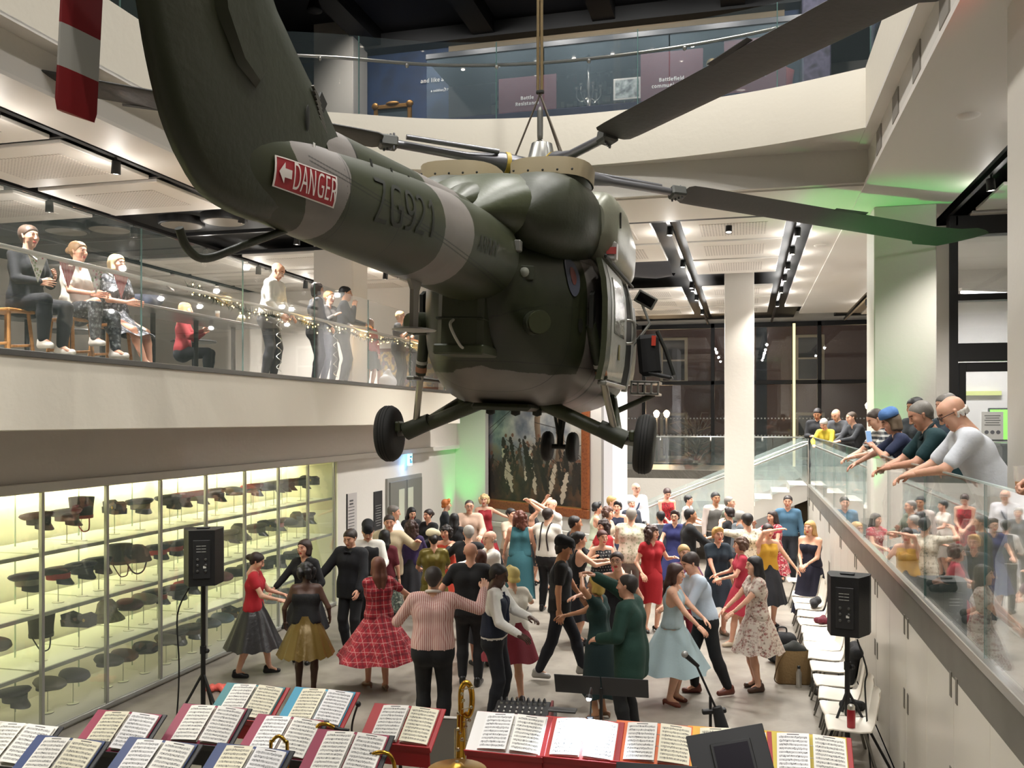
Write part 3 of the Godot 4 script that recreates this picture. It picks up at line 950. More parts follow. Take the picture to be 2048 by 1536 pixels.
func make_upper_hall() -> void:
	var blue := textured(noise_tex(0.01, 8, ["13294a", "1a355c", "112340"], 256), 0.6, 0.5)
	struct("wall_exhibit", bx(-16, 0.9, 7.5, 10.6, 16.0, 16.2), blue, "dark blue exhibition wall on the upper floor")
	struct("ceiling_exhibit", bx(-16, 12, 10.7, 10.9, 12.6, 22), mt("3b3a3c", 0.8), "grey upper floor ceiling")
	for k in 7:
		struct("beam_%d" % (k + 1), bx(-9.2 + 2.2 * k, -8.8 + 2.2 * k, 10.4, 10.7, 12.3, 16.0), mt("0e0e0f", 0.6), "black ceiling beam of the upper floor")
	struct("beam_8", bx(-16, 0.9, 10.35, 10.62, 15.7, 16.0), mt("111112", 0.6), "black beam above the exhibition wall")
	for k in 6:
		spotlight(P(-6.0 + 1.4 * k, 10.42, 13.4), P(-6.0 + 1.4 * k, 8.6, 16.0), 0.3, "black spotlight aimed at the blue exhibition wall", 48.0, "fffcf8", "exhibition wall spotlights")
	# crowd mural
	var im := Image.create(512, 200, false, Image.FORMAT_RGB8)
	rng.seed = 31
	for y in 200:
		for x in 512:
			im.set_pixel(x, y, Color("877860").lerp(Color("2a2723"), clampf((y - 18 - (50 if x > 150 else 0) * 0.2) / 30.0, 0, 1)))
	for k in 700:
		var fy := rng.randi_range(22, 195)
		var fx := rng.randi_range(70, 508)
		var cc := Color("3a1f1a").lerp(Color("14110f"), rng.randf())
		if fy < 50: cc = Color("5a1d18").lerp(Color("1d1512"), rng.randf())
		if fy > 70 and rng.randf() < 0.4: cc = Color("4d4a42").lerp(Color("6b665a"), rng.randf())
		im.fill_rect(Rect2i(fx, fy, rng.randi_range(3, 8), rng.randi_range(8, 22)), cc)
		im.fill_rect(Rect2i(fx + 1, fy - 4, 3, 4), Color("2b211c"))
	var mm := StandardMaterial3D.new()
	mm.albedo_texture = ImageTexture.create_from_image(im)
	mm.roughness = 0.7
	var mural := thing("crowd_mural", "printed mural of a red coated crowd on the upper exhibition wall", "mural", P(-2.35, 9.5, 15.97))
	var q := mk()
	q.quad(V(-3.0, -0.95, 0.02), V(3.0, -0.95, 0.02), V(3.0, 0.85, 0.02), V(-3.0, 0.85, 0.02), V(0, 0, 1))
	obj("print", q, mm, mural)
	obj("board", mk().box(V(6.0, 1.8, 0.03), V(0, -0.05, 0)), mt("2a2723", 0.8), mural)
	# showcase with silver centrepiece, photograph, red text panels
	var sc := thing("museum_showcase", "long glass showcase with dark canopy on the upper floor", "showcase", P(-2.2, 7.5, 15.2))
	obj("canopy", mk().box(V(6.2, 0.1, 1.3), V(0, 2.1, 0), Basis(), 0.01), mt("33363a", 0.4), sc)
	obj("plinth", mk().box(V(6.2, 1.02, 1.3), V(0, 0.51, 0), Basis(), 0.01), mt("16233a", 0.6), sc)
	for k in 3:
		obj("pane", mk().box(V(2.04, 1.02, 0.012), V(-2.06 + 2.06 * k, 1.54, 0.63)), glass("9fb4c0", 0.1), sc)
	for k in 9:
		var dl := obj("downlight", mk().lathe([V2(0.0, -0.01), V2(0.03, -0.004), V2(0.035, 0)], 10, TF(Basis(), V(-2.6 + 0.66 * k, 2.04, 0.1))), glow("fff4e4", 6.0), sc)
		if k % 2 == 0:
			var sl := SpotLight3D.new()
			sl.light_energy = 0.5
			sl.light_color = Color("fff0dc")
			sl.spot_angle = 55
			sl.light_size = 0.04
			sl.shadow_enabled = true
			dl.add_child(sl)
			sl.transform = look(V(-2.6 + 0.66 * k, 2.01, 0.1), V(-2.6 + 0.66 * k, 1.2, -0.2))
	var red := mt("5a1f2b", 0.6)
	var wht := mt("e6e2dc", 0.6)
	var tp := [[-3.55, 8.86, 1.0, 0.62, "Battle\nResistance"], [-1.15, 8.95, 1.0, 0.8, "Battlefield\ncommunications"], [0.15, 8.98, 0.95, 0.9, "The original\nDin Marc"]]
	for k in 3:
		var b := thing("text_panel", ["low dark red text panel beside the silver centrepiece", "dark red text panel about battlefield communications", "tall dark red text panel beside the uniform"][k], "text panel", P(tp[k][0], tp[k][1], 14.75))
		obj("board", mk().box(V(tp[k][2], tp[k][3], 0.03), Vector3.ZERO, Basis(), 0.004), red, b)
		lettering(b, tp[k][4], 0.06, V(0, -0.1, 0.018), wht)
	var tl := thing("wall_text", "white quotation lettered on the dark blue wall", "lettering", P(-5.3, 9.75, 15.98))
	lettering(tl, "and like a merciless wolf.", 0.075, V(0, 0, 0.02), wht)
	lettering(tl, "a soldier, 1799", 0.045, V(-0.2, -0.2, 0.02), wht)
	# silver centrepiece
	var cp := thing("silver_centrepiece", "ornate silver candelabra centrepiece in the showcase", "candelabra", P(-2.55, 8.53, 15.0))
	var silver := mt("cfccc4", 0.2, 1.0)
	obj("stem", mk().lathe([V2(0.16, 0), V2(0.14, 0.05), V2(0.03, 0.12), V2(0.05, 0.25), V2(0.02, 0.35), V2(0.045, 0.5), V2(0.02, 0.62), V2(0.035, 0.75), V2(0.015, 0.9), V2(0.05, 0.96), V2(0.0, 1.02)], 14), silver, cp)
	for k in 6:
		var a := TAU * k / 6
		var u := V(cos(a), 0, sin(a))
		var am := obj("branch", mk().tube(smooth_path([V(0, 0.3, 0), u * 0.12 + V(0, 0.22, 0), u * 0.2 + V(0, 0.3, 0), u * 0.2 + V(0, 0.42, 0)], 4), 0.012, 6), silver, cp)
		obj("cup", mk().lathe([V2(0.0, 0), V2(0.03, 0.01), V2(0.04, 0.05), V2(0.03, 0.05)], 8, TF(Basis(), u * 0.2 + V(0, 0.42, 0))), silver, am)
	obj("finial", mk().ball(V(0, 1.08, 0), V(0.05, 0.06, 0.05), 10), mt("b08a3a", 0.3, 0.8), cp)
	var ph := thing("framed_photograph", "small framed black and white photograph in the showcase", "photograph", P(-1.9, 8.9, 15.0))
	obj("frame", mk().box(V(0.46, 0.36, 0.03), Vector3.ZERO, Basis(), 0.005), mt("c9c6bd", 0.4), ph)
	obj("print", mk().box(V(0.4, 0.3, 0.01), V(0, 0, 0.014)), textured(noise_tex(0.03, 14, ["3a3f40", "8f9896", "c4cac6"], 128), 0.4, 2.0), ph)
	var hel := thing("soldier_bust", "dark mannequin bust with a round brass badge in the showcase", "mannequin", P(-0.48, 8.53, 15.0))
	obj("torso", mk().lathe([V2(0.2, 0), V2(0.22, 0.2), V2(0.12, 0.36), V2(0.06, 0.4)], 14, TF(Basis().scaled(V(1, 1, 0.6)), Vector3.ZERO)), mt("1c1d22", 0.7), hel)
	obj("head", mk().ball(V(0, 0.5, 0), V(0.09, 0.12, 0.1), 12), mt("1a1a1c", 0.6), hel)
	obj("badge", mk().lathe([V2(0.09, -0.01), V2(0.08, 0.01), V2(0, 0.015)], 14, TF(Basis(Vector3.RIGHT, PI / 2), V(-0.04, 0.62, 0.1))), mt("c2a46a", 0.35, 0.7), hel)
	var un := thing("red_uniform", "red coated figure with pale hat at the showcase end", "mannequin", P(0.6, 8.53, 14.9))
	obj("coat", mk().lathe([V2(0.15, 0), V2(0.13, 0.2), V2(0.16, 0.38), V2(0.05, 0.44)], 12, TF(Basis().scaled(V(1, 1, 0.7)), Vector3.ZERO)), mt("8c2520", 0.7), un)
	obj("head", mk().ball(V(0, 0.52, 0), V(0.07, 0.09, 0.08), 10), mt("4a3226", 0.6), un)
	obj("hat", mk().ball(V(0, 0.62, 0), V(0.14, 0.04, 0.12), 12), mt("cfe0e4", 0.5), un)
	# gilt frame leaning on the wall behind the column
	var gf := thing("gilt_frame", "ornate gilt picture frame behind the curved balustrade", "picture frame", P(-5.75, 8.42, 14.2))
	gf.scale = Vector3.ONE * 0.62
	for s in [-0.3, 0.3]:
		obj("easel_leg", mk().tube([V(s, 0.2, -0.06), V(s * 1.4, -1.48, -0.3)], 0.02, 6), black, gf)
	var gilt := mt("a4773a", 0.4, 0.6, 0.6, 18.0)
	obj("canvas", mk().box(V(0.9, 0.75, 0.03), Vector3.ZERO), mt("3b4a52", 0.6), gf)
	for s in [-1, 1]:
		obj("frame_rail", mk().box(V(1.1, 0.12, 0.08), V(0, s * 0.4, 0.02), Basis(), 0.02), gilt, gf)
		obj("frame_rail", mk().box(V(0.12, 0.75, 0.08), V(s * 0.49, 0, 0.02), Basis(), 0.02), gilt, gf)
		obj("scroll", mk().ball(V(s * 0.5, 0.43, 0.05), V(0.11, 0.1, 0.05), 10), gilt, gf)
	obj("scroll", mk().ball(V(0, 0.48, 0.05), V(0.2, 0.06, 0.05), 10), gilt, gf)
	# purple draped pier, dark rooms and pale lit panels at the gallery side
	struct("column_upper", bx(0.9, 1.35, 7.5, 10.7, 15.4, 15.9, 0.02), textured(noise_tex(0.02, 6, ["2a2833", "5d5a70", "3a3644"], 256), 0.7, 0.6), "grey violet pier on the upper floor")
	struct("wall_upper_dark", bx(1.35, 12, 7.5, 10.7, 19.5, 19.7), plaster, "plain back wall of the upper room")
	struct("wall_upper_navy", bx(2.6, 4.6, 7.5, 9.4, 16.5, 16.6), mt("10162c", 0.7), "navy exhibition wall on the upper floor")
	struct("wall_upper_pale", bx(3.55, 7, 7.5, 10.7, 14.0, 14.15), mt("dcd7cb", 0.6), "pale wall of the upper balcony corner")
	for p in [[1.9, 10.42, 14.2], [2.6, 10.42, 14.6], [3.0, 10.42, 15.2], [2.1, 10.42, 13.2]]:
		spotlight(P(p[0], p[1], p[2]), P(p[0], 7.5, p[2] - 0.4), 0.25, "small spotlight glowing in the dark upper room", 40.0, "fff0dc", "upper room spotlights")
	var bell := thing("pendant_speaker", "black pendant speaker hanging from the upper ceiling beside the column", "speaker", P(-6.9, 10.15, 13.6))
	obj("body", mk().lathe([V2(0.0, 0.28), V2(0.06, 0.26), V2(0.1, 0.1), V2(0.13, 0.02), V2(0.13, 0), V2(0, 0.01)], 14), black, bell)
	obj("cable", mk().tube([V(0, 0.28, 0), V(0, 0.6, 0)], 0.01, 6), black, bell)

func lettering(parent: Node3D, text: String, size: float, at: Vector3, mat: Material, bas := Basis(), called := "lettering") -> MeshInstance3D:
	var tm := TextMesh.new()
	tm.text = text
	tm.font_size = 32
	tm.pixel_size = size / 24.0
	tm.depth = 0.006
	tm.curve_step = 2.0
	var f := SystemFont.new()
	f.font_names = PackedStringArray(["Droid Sans"])
	f.font_weight = 700
	tm.font = f
	return obj(called, tm, mat, parent, TF(bas, at))

# ---------------------------------------------------------------- helicopter
# local axes: x starboard, y up, -z forward; origin at the rotor hub. Station f is metres ahead of the hub.
const OLIVE := Color("31351f")
const OLIVE_DARK := Color("292d1b")
const CAMO_GREY := Color("7b756f")
# f, centre height, half height, half width, squareness
const BOOM := [[-6.5, -1.66, 0.20, 0.09, 2.0], [-6.1, -1.63, 0.25, 0.15, 2.0], [-5.6, -1.61, 0.27, 0.215, 2.0], [-5.0, -1.57, 0.305, 0.27, 2.0], [-4.4, -1.53, 0.335, 0.32, 2.0], [-3.8, -1.49, 0.36, 0.36, 2.0], [-3.2, -1.46, 0.385, 0.40, 2.0], [-2.55, -1.44, 0.40, 0.43, 2.0]]
const CABIN := [[-2.6, -1.66, 0.16, 0.2, 2.0], [-2.52, -1.68, 0.34, 0.36, 2.1], [-2.35, -1.72, 0.50, 0.47, 2.3], [-2.1, -1.76, 0.64, 0.58, 2.5], [-1.8, -1.80, 0.745, 0.69, 2.7], [-1.5, -1.825, 0.82, 0.79, 2.9], [-1.2, -1.84, 0.865, 0.875, 3.0], [-0.9, -1.855, 0.89, 0.945, 3.2], [-0.5, -1.86, 0.905, 1.0, 3.3], [0.4, -1.87, 0.905, 1.0, 3.3], [0.9, -1.95, 0.84, 0.97, 3.0], [1.5, -2.08, 0.69, 0.88, 2.7], [2.1, -2.2, 0.52, 0.72, 2.4], [2.6, -2.28, 0.33, 0.48, 2.2], [2.85, -2.3, 0.12, 0.2, 2.0]]

func sect(tab: Array, f: float) -> Array:
	for i in tab.size() - 1:
		if f <= tab[i + 1][0] or i == tab.size() - 2:
			var k := clampf((f - tab[i][0]) / (tab[i + 1][0] - tab[i][0]), 0, 1)
			var o := []
			for j in 5:
				o.append(lerpf(tab[i][j], tab[i + 1][j], k))
			return o
	return tab[0]

func sect_point(s: Array, f: float, a: float) -> Vector3:
	var e: float = 2.0 / s[4]
	var ca := cos(a)
	var sa := sin(a)
	return V(s[3] * signf(ca) * pow(absf(ca), e), s[1] + s[2] * signf(sa) * pow(absf(sa), e), -f)

func body_loft(tab: Array, n: int, m: int) -> MB:
	var rows := []
	for i in n + 1:
		var f := lerpf(tab[0][0], tab[-1][0], float(i) / n)
		var s := sect(tab, f)
		var r := PackedVector3Array()
		for j in m:
			r.append(sect_point(s, f, TAU * j / m))
		rows.append(r)
	return mk().loft(rows, true, true, true)

func paint(tab: Array, w: int, h: int, pick: Callable) -> ImageTexture:
	var im := Image.create(w, h, false, Image.FORMAT_RGB8)
	var nz := FastNoiseLite.new()
	nz.seed = 3
	nz.frequency = 0.035
	nz.fractal_octaves = 4
	for y in h:
		var f := lerpf(tab[0][0], tab[-1][0], (y + 0.5) / h)
		var s := sect(tab, f)
		for x in w:
			var p := sect_point(s, f, TAU * (x + 0.5) / w)
			var k := nz.get_noise_3d(p.x * 60, p.y * 60, f * 60)
			var cc: Color = pick.call(f, p.x, p.y, k)
			im.set_pixel(x, y, cc * (1.0 + 0.10 * k))
	return ImageTexture.create_from_image(im)

func paint_mat(t: Texture2D, rough := 0.42) -> StandardMaterial3D:
	var m := StandardMaterial3D.new()
	m.albedo_texture = t
	m.roughness = rough
	m.metallic_specular = 0.45
	return m

func near_line(v: float, at: Array, w: float) -> bool:
	for a in at:
		if absf(v - a) < w:
			return true
	return false

func boom_at(x: float, y: float, f0: float, a0: float) -> Array:
	var f := f0 + x
	var s := sect(BOOM, f)
	var a: float = a0 + y / ((s[2] + s[3]) / 2)
	var p := sect_point(s, f, a)
	var nn := V(cos(a) / s[3], sin(a) / s[2], 0).normalized()
	return [p, nn]

func bent_text(text: String, size: float, f0: float, a0: float, lift: float, squeeze := 1.0) -> MB:
	var tm := TextMesh.new()
	tm.text = text
	tm.font_size = 32
	tm.pixel_size = size / 24.0
	tm.depth = 0.0
	tm.curve_step = 2.0
	var ft := SystemFont.new()
	ft.font_names = PackedStringArray(["Droid Sans"])
	tm.font = ft
	var ar := tm.get_mesh_arrays()
	var mb := mk()
	var vs: PackedVector3Array = ar[Mesh.ARRAY_VERTEX]
	var ns: PackedVector3Array = ar[Mesh.ARRAY_NORMAL]
	var id: PackedInt32Array = ar[Mesh.ARRAY_INDEX]
	for i in range(0, id.size(), 3):
		if ns[id[i]].z < 0.5:
			continue
		# cut every triangle small so that it follows the skin
		var N := 4
		var A := vs[id[i]]
		var B := vs[id[i + 1]]
		var C := vs[id[i + 2]]
		var idx := {}
		for a in N + 1:
			for b in N + 1 - a:
				var p := A + (B - A) * (float(a) / N) + (C - A) * (float(b) / N)
				var q := boom_at(p.x * squeeze, p.y, f0, a0)
				idx[a * 9 + b] = mb.vert(q[0] + q[1] * lift, q[1])
		for a in N:
			for b in N - a:
				mb.tri(idx[a * 9 + b], idx[(a + 1) * 9 + b], idx[a * 9 + b + 1])
				if a + b < N - 1:
					mb.tri(idx[(a + 1) * 9 + b], idx[(a + 1) * 9 + b + 1], idx[a * 9 + b + 1])
	return mb

func boom_patch(f0: float, f1: float, a0: float, a1: float, lift: float, shape := PackedVector2Array()) -> MB:
	var rows := []
	for i in 9:
		var r := PackedVector3Array()
		for j in 5:
			var f := lerpf(f0, f1, i / 8.0)
			var q := boom_at(0, 0, f, lerpf(a0, a1, j / 4.0))
			r.append(q[0] + q[1] * lift)
		rows.append(r)
	var mb := mk().loft(rows, false)
	var mid := boom_at(0, 0, (f0 + f1) / 2, (a0 + a1) / 2)
	if mb.n[22].dot(mid[1]) < 0:
		mb = mk().loft(rows, false, false, false, true)
	return mb

func make_helicopter() -> void:
	var h := thing("helicopter", "olive green and grey army helicopter hanging from cables under the ceiling", "helicopter", V(-2.27, 6.26, -10.1))
	h.rotation.z = deg_to_rad(-2.0)
	var green := mt("353923", 0.42, 0.0, 0.15, 3.0)
	var dgreen := mt("2b2f1d", 0.5, 0.0, 0.15, 3.0)
	var grey := mt("86807a", 0.5)
	var dark := mt("17180f", 0.6)
	var metal := mt("8d8c86", 0.35, 0.7)
	var lightgrey := mt("a9a6a0", 0.4, 0.2)
	# tail boom
	var boom_paint := paint(BOOM, 512, 1024, func(f, x, y, k):
		var cc := OLIVE
		var ff: float = f + 0.03 * k
		var lower: float = clampf((-1.5 - y) * 0.5, 0, 0.2)
		if (ff > -6.02 + lower and ff < -5.5 - lower * 0.6) or (ff > -4.22 and ff < -3.72 + 0.05): cc = CAMO_GREY
		if ff > -2.95 and y > -1.3: cc = OLIVE_DARK
		if near_line(f, [-5.52, -4.9, -3.1], 0.004): cc = cc * 0.6
		if x > 0.0 and f > -5.9 and near_line(y + 0.06 * f, [-1.86, -1.885], 0.004): cc = cc * 0.6
		if near_line(f, [-5.55, -5.49, -4.93, -4.87, -3.07], 0.004) and int(x * 90 + y * 130) % 5 == 0: cc = cc * 0.7
		return cc)
	obj("tail_boom", body_loft(BOOM, 40, 36), paint_mat(boom_paint), h)
	# spine fairing over the drive shaft
	var rows := []
	var rows_g := []
	for i in 19:
		var f := lerpf(-5.62, -2.3, i / 18.0)
		var s := sect(BOOM, minf(f, -2.56))
		var tp := lerpf(-1.22, -0.94, i / 18.0)
		var r := PackedVector3Array()
		for j in 13:
			var a := PI * j / 12.0
			r.append(V(cos(a) * (0.11 + 0.05 * i / 18.0) * (1.25 - 0.25 * sin(a)), (s[1] + s[2] * 0.62) + sin(a) * (tp - s[1] - s[2] * 0.62), -f))
		rows.append(r)
	var sp := mk().loft(rows, false)
	if sp.n[6].y < 0: sp = mk().loft(rows, false, false, false, true)
	var spt := paint([[-5.62, 0, 1, 1, 2.0], [-2.3, 0, 1, 1, 2.0]], 64, 512, func(f, x, y, k):
		var cc := OLIVE
		if f < -5.25 or (f > -4.1 and f < -3.3): cc = CAMO_GREY
		if near_line(f, [-5.24, -4.3, -3.31], 0.008): cc = cc * 0.45
		return cc)
	obj("spine_fairing", sp, paint_mat(spt), h)
	for f in [-5.12, -4.8, -4.5, -4.1, -3.98, -3.72, -3.45]:
		var s := sect(BOOM, f)
		obj("spine_latch", mk().box(V(0.006, 0.075, 0.022), V(0.165, s[1] + s[2] * 0.62 + 0.05, -f), Basis(Vector3.BACK, 0.25)), dark, h)
	# fin: closed outline with rounded section
	var front := [V2(-5.25, -1.25), V2(-5.48, -1.10), V2(-5.66, -1.03), V2(-5.94, -0.87), V2(-6.07, -0.78), V2(-6.4, -0.4), V2(-6.75, 0.1), V2(-6.95, 0.4)]
	var rear := [V2(-6.75, -1.72), V2(-6.85, -1.6), V2(-6.95, -1.4), V2(-7.02, -1.2), V2(-7.1, -0.95), V2(-7.22, -0.55), V2(-7.4, 0.05), V2(-7.5, 0.4)]
	var frows := []
	var fp := smooth_path(front.map(func(q): return V(q.x, q.y, 0)), 3)
	var rp := smooth_path(rear.map(func(q): return V(q.x, q.y, 0)), 3)
	# lower rounded toe of the fin, below the boom line
	var toe := smooth_path([V(-5.9, -1.86, 0), V(-6.17, -1.885, 0), V(-6.43, -1.875, 0), V(-6.6, -1.83, 0), V(-6.75, -1.72, 0)], 3)
	var toe_top := smooth_path([V(-5.25, -1.6, 0), V(-5.25, -1.5, 0), V(-5.25, -1.4, 0), V(-5.25, -1.32, 0), V(-5.25, -1.25, 0)], 3)
	var left := toe + rp.slice(1)
	var right := toe_top + fp.slice(1)
	for i in left.size():
		var a: Vector3 = left[i]
		var b: Vector3 = right[i]
		var th := lerpf(0.13, 0.075, clampf((a.y + 1.9) / 2.0, 0, 1))
		if i < 4: th = 0.05 + 0.02 * i
		var r := PackedVector3Array()
		var prof := [[0.0, 0.25], [0.05, 0.55], [0.2, 0.85], [0.45, 1.0], [0.75, 0.95], [0.92, 0.65], [1.0, 0.0]]
		for q in prof:
			var m := a.lerp(b, q[0])
			r.append(V(th * q[1], m.y, -m.x))
		for qi in range(prof.size() - 2, -1, -1):
			var q: Array = prof[qi]
			var m := a.lerp(b, q[0])
			r.append(V(-th * q[1], m.y, -m.x))
		frows.append(r)
	var fin_mat := mt("2a2e1b", 0.45, 0.0, 0.12, 3.0)
	var fin := obj("tail_fin", mk().loft(frows, true, true, true), fin_mat, h)
	# raised rib fairing on the fin, inspection holes, cooling grille
	var rib := PackedVector2Array([V2(-6.62, -0.6), V2(-6.25, -1.24), V2(-6.33, -1.34), V2(-6.5, -1.28), V2(-6.68, -1.1), V2(-6.8, -0.6)])
	var ribm := mk()
	var base_r := PackedVector3Array()
	var top_r := PackedVector3Array()
	for q in rib:
		base_r.append(V(0.085, q.y, -q.x)); top_r.append(V(0.15, lerpf(q.y, -0.95, 0.12), -lerpf(q.x, -6.52, 0.2)))
	ribm.loft([base_r, top_r], true, false, true)
	obj("rib_fairing", ribm, fin_mat, fin)
	for q in [[-5.86, -1.30, 0.02, 0.07], [-5.78, -1.46, 0.018, 0.06], [-5.9, -1.48, 0.016, 0.022], [-5.38, -1.38, 0.016, 0.028]]:
		obj("inspection_hole", mk().lathe([V2(1, 0), V2(0.9, 0.004), V2(0, 0.005)], 12, TF(Basis(V(0, 0, q[2]), V(1, 0, 0), V(0, q[3], 0)), V(0.126 if q[0] < -5.5 else 0.12, q[1], -q[0]))), dark, fin)
	obj("vent_marker", mk().box(V(0.004, 0.045, 0.02), V(0.132, -1.43, 5.79), Basis(), 0.001), mt("e8e6e0", 0.5), fin)
	var gr := obj("cooling_grille", mk().box(V(0.012, 0.2, 0.08), V(0.095, -1.2, 5.68), Basis(Vector3.RIGHT, -0.55)), dark, fin)
	for k in 8:
		obj("louvre", mk().box(V(0.016, 0.008, 0.09), V(0.099, -1.275 + 0.022 * k, 5.634 + 0.0135 * k), Basis(Vector3.RIGHT, -0.55)), mt("6f6c64", 0.5, 0.3), gr)
	# danger sign on the starboard side, arrow towards the tail rotor
	var sign_ := obj("danger_sign", boom_patch(-6.2, -5.68, -0.40, 0.20, 0.008), mt("a3222a", 0.5), h)
	var white := mt("e4dcd4", 0.55)
	for q in [[-6.2, -5.68, 0.18, 0.205], [-6.2, -5.68, -0.425, -0.40], [-6.206, -6.192, -0.425, 0.205], [-5.688, -5.674, -0.425, 0.205]]:
		obj("border", boom_patch(q[0], q[1], q[2], q[3], 0.011), white, sign_)
	obj("lettering", bent_text("DANGER", 0.105, -5.872, -0.105, 0.014, 0.72), white, sign_)
	var arr := mk()
	var poly := [V2(-0.05, 0.0), V2(-0.005, 0.04), V2(-0.005, 0.017), V2(0.05, 0.017), V2(0.05, -0.017), V2(-0.005, -0.017), V2(-0.005, -0.04)]
	var ids := []
	for q in poly:
		var w := boom_at(q.x, q.y, -6.125, -0.09)
		ids.append(arr.vert(w[0] + w[1] * 0.014, w[1]))
	var tr := Geometry2D.triangulate_polygon(PackedVector2Array(poly))
	for i in range(0, tr.size(), 3):
		arr.tri(tr[i], tr[i + 1], tr[i + 2])
	obj("arrow", arr, white, sign_)
	obj("serial_number", bent_text("ZG921", 0.25, -4.8, 0.02, 0.006, 0.9), mt("1e2116", 0.6), h)
	obj("army_lettering", bent_text("ARMY", 0.13, -3.35, -0.1, 0.006, 1.0), mt("272a1b", 0.6), h)
	# tail skid
	obj("tail_skid", mk().tube(smooth_path([V(0, -1.84, 5.75), V(-0.05, -2.0, 6.12), V(-0.07, -2.12, 6.42), V(-0.08, -2.1, 6.55), V(-0.08, -2.02, 6.62)], 5), 0.02, 8), dgreen, h)
	# aerial under the boom
	var ae := obj("blade_aerial", mk().prism(PackedVector2Array([V2(-0.16, 0.02), V2(0.1, 0.02), V2(0.05, -0.06), V2(0.045, -0.34), V2(-0.055, -0.34), V2(-0.07, -0.06)]), 0.03, TF(Basis(Vector3.UP, PI / 2), V(0, -1.86, 3.9))), grey, h)
	obj("aerial_disc", mk().lathe([V2(0.0, -0.02), V2(0.16, -0.004), V2(0.165, 0.004), V2(0.1, 0.016), V2(0, 0.02)], 20, TF(Basis(), V(0, -2.21, 3.9))), lightgrey, ae)
	# cabin
	var cab_paint := paint(CABIN, 640, 768, func(f, x, y, k):
		var cc := OLIVE_DARK
		if f < -1.05:
			var edge: float = -2.42 + 0.25 * (absf(x) - 0.45) * (absf(x) - 0.45) + 0.03 * k
			if y < edge or (x > 0.74 + 0.02 * k and f > -1.35): cc = CAMO_GREY * 0.92
		elif f < -0.95:
			cc = CAMO_GREY
		elif f < -0.91: cc = Color("1c1d14")
		elif y < -2.2: cc = CAMO_GREY * 0.8 if f < -0.5 else OLIVE
		if near_line(f, [-1.05, -1.65], 0.004) : cc = cc * 0.5
		if f < -1.1 and near_line(y, [-2.33, -1.28], 0.004): cc = cc * 0.6
		if f < -1.1 and absf(x) < 0.95 and near_line(y - x * 0.4, [-2.05], 0.004): cc = cc * 0.7
		return cc)
	obj("cabin", body_loft(CABIN, 60, 48), paint_mat(cab_paint, 0.4), h)
	# belly tray and hatch marks
	obj("belly_fairing", mk().box(V(0.62, 0.07, 1.5), V(0, -2.74, 0.7), Basis(), 0.03), dgreen, h)
	for q in [[0.1, 1.2], [0.28, 1.0], [-0.25, 0.9]]:
		obj("belly_light", mk().lathe([V2(0.05, 0.0), V2(0.05, -0.05), V2(0, -0.07)], 10, TF(Basis(), V(q[0], -2.76, q[1]))), dark, h)
	# upper engine deck and fairings
	var deck := [[-3.1, -1.2, 0.01, 0.05, 2.0], [-2.9, -1.1, 0.14, 0.28, 2.0], [-2.6, -1.0, 0.26, 0.46, 2.2], [-2.2, -0.95, 0.34, 0.66, 2.4], [-1.8, -0.93, 0.4, 0.8, 2.5], [-1.4, -0.92, 0.42, 0.88, 2.5], [-0.6, -0.9, 0.4, 0.92, 2.7], [0.3, -0.92, 0.38, 0.9, 2.7], [0.9, -1.05, 0.28, 0.78, 2.5], [1.5, -1.3, 0.12, 0.5, 2.0]]
	obj("engine_deck", body_loft(deck, 24, 32), mt("3d422b", 0.42, 0.0, 0.15, 3.0), h)
	obj("gearbox_fairing", body_loft([[-3.2, -1.12, 0.01, 0.03, 2.0], [-3.0, -1.06, 0.12, 0.14, 2.0], [-2.4, -0.9, 0.2, 0.26, 2.2], [-1.7, -0.74, 0.25, 0.32, 2.2], [-1.0, -0.6, 0.27, 0.36, 2.2], [-0.2, -0.5, 0.33, 0.4, 2.3], [0.6, -0.55, 0.3, 0.38, 2.2], [1.2, -0.8, 0.12, 0.2, 2.0]], 16, 24), green, h)
	for s in [-1.0, 1.0]:
		# engine rear fairing with upturned exhaust collar
		var bulge := [[-2.55, -1.05, 0.01, 0.01, 2.0], [-2.52, -1.04, 0.12, 0.12, 2.0], [-2.4, -1.0, 0.26, 0.25, 2.2], [-2.15, -0.96, 0.36, 0.36, 2.4], [-1.8, -0.93, 0.42, 0.45, 2.5], [-1.4, -0.9, 0.43, 0.48, 2.6], [-0.9, -0.86, 0.42, 0.46, 2.6], [-0.3, -0.86, 0.36, 0.42, 2.5], [0.5, -0.92, 0.24, 0.32, 2.2]]
		var bl := body_loft(bulge, 26, 28)
		obj("engine_cowl", bl, dgreen, h, TF(Basis(), V(0.44 * s, 0, 0)))
		var cr := []
		for q in [[-1.1, 0.24, 0.34], [-0.82, 0.29, 0.38], [-0.62, 0.36, 0.42], [-0.53, 0.385, 0.43], [-0.46, 0.39, 0.435], [-0.4, 0.392, 0.436], [-0.46, 0.37, 0.41], [-0.7, 0.28, 0.33]]:
			var r := PackedVector3Array()
			for j in 24:
				var a := TAU * j / 24
				var e := 0.75
				r.append(V((0.46 + signf(cos(a)) * pow(absf(cos(a)), e) * q[1]) * s, q[0], 1.45 + signf(sin(a)) * pow(absf(sin(a)), e) * q[2]))
			cr.append(r)
		var ec := obj("exhaust_collar", mk().loft(cr, true), mt("2d311e", 0.45), h)
		var rim := []
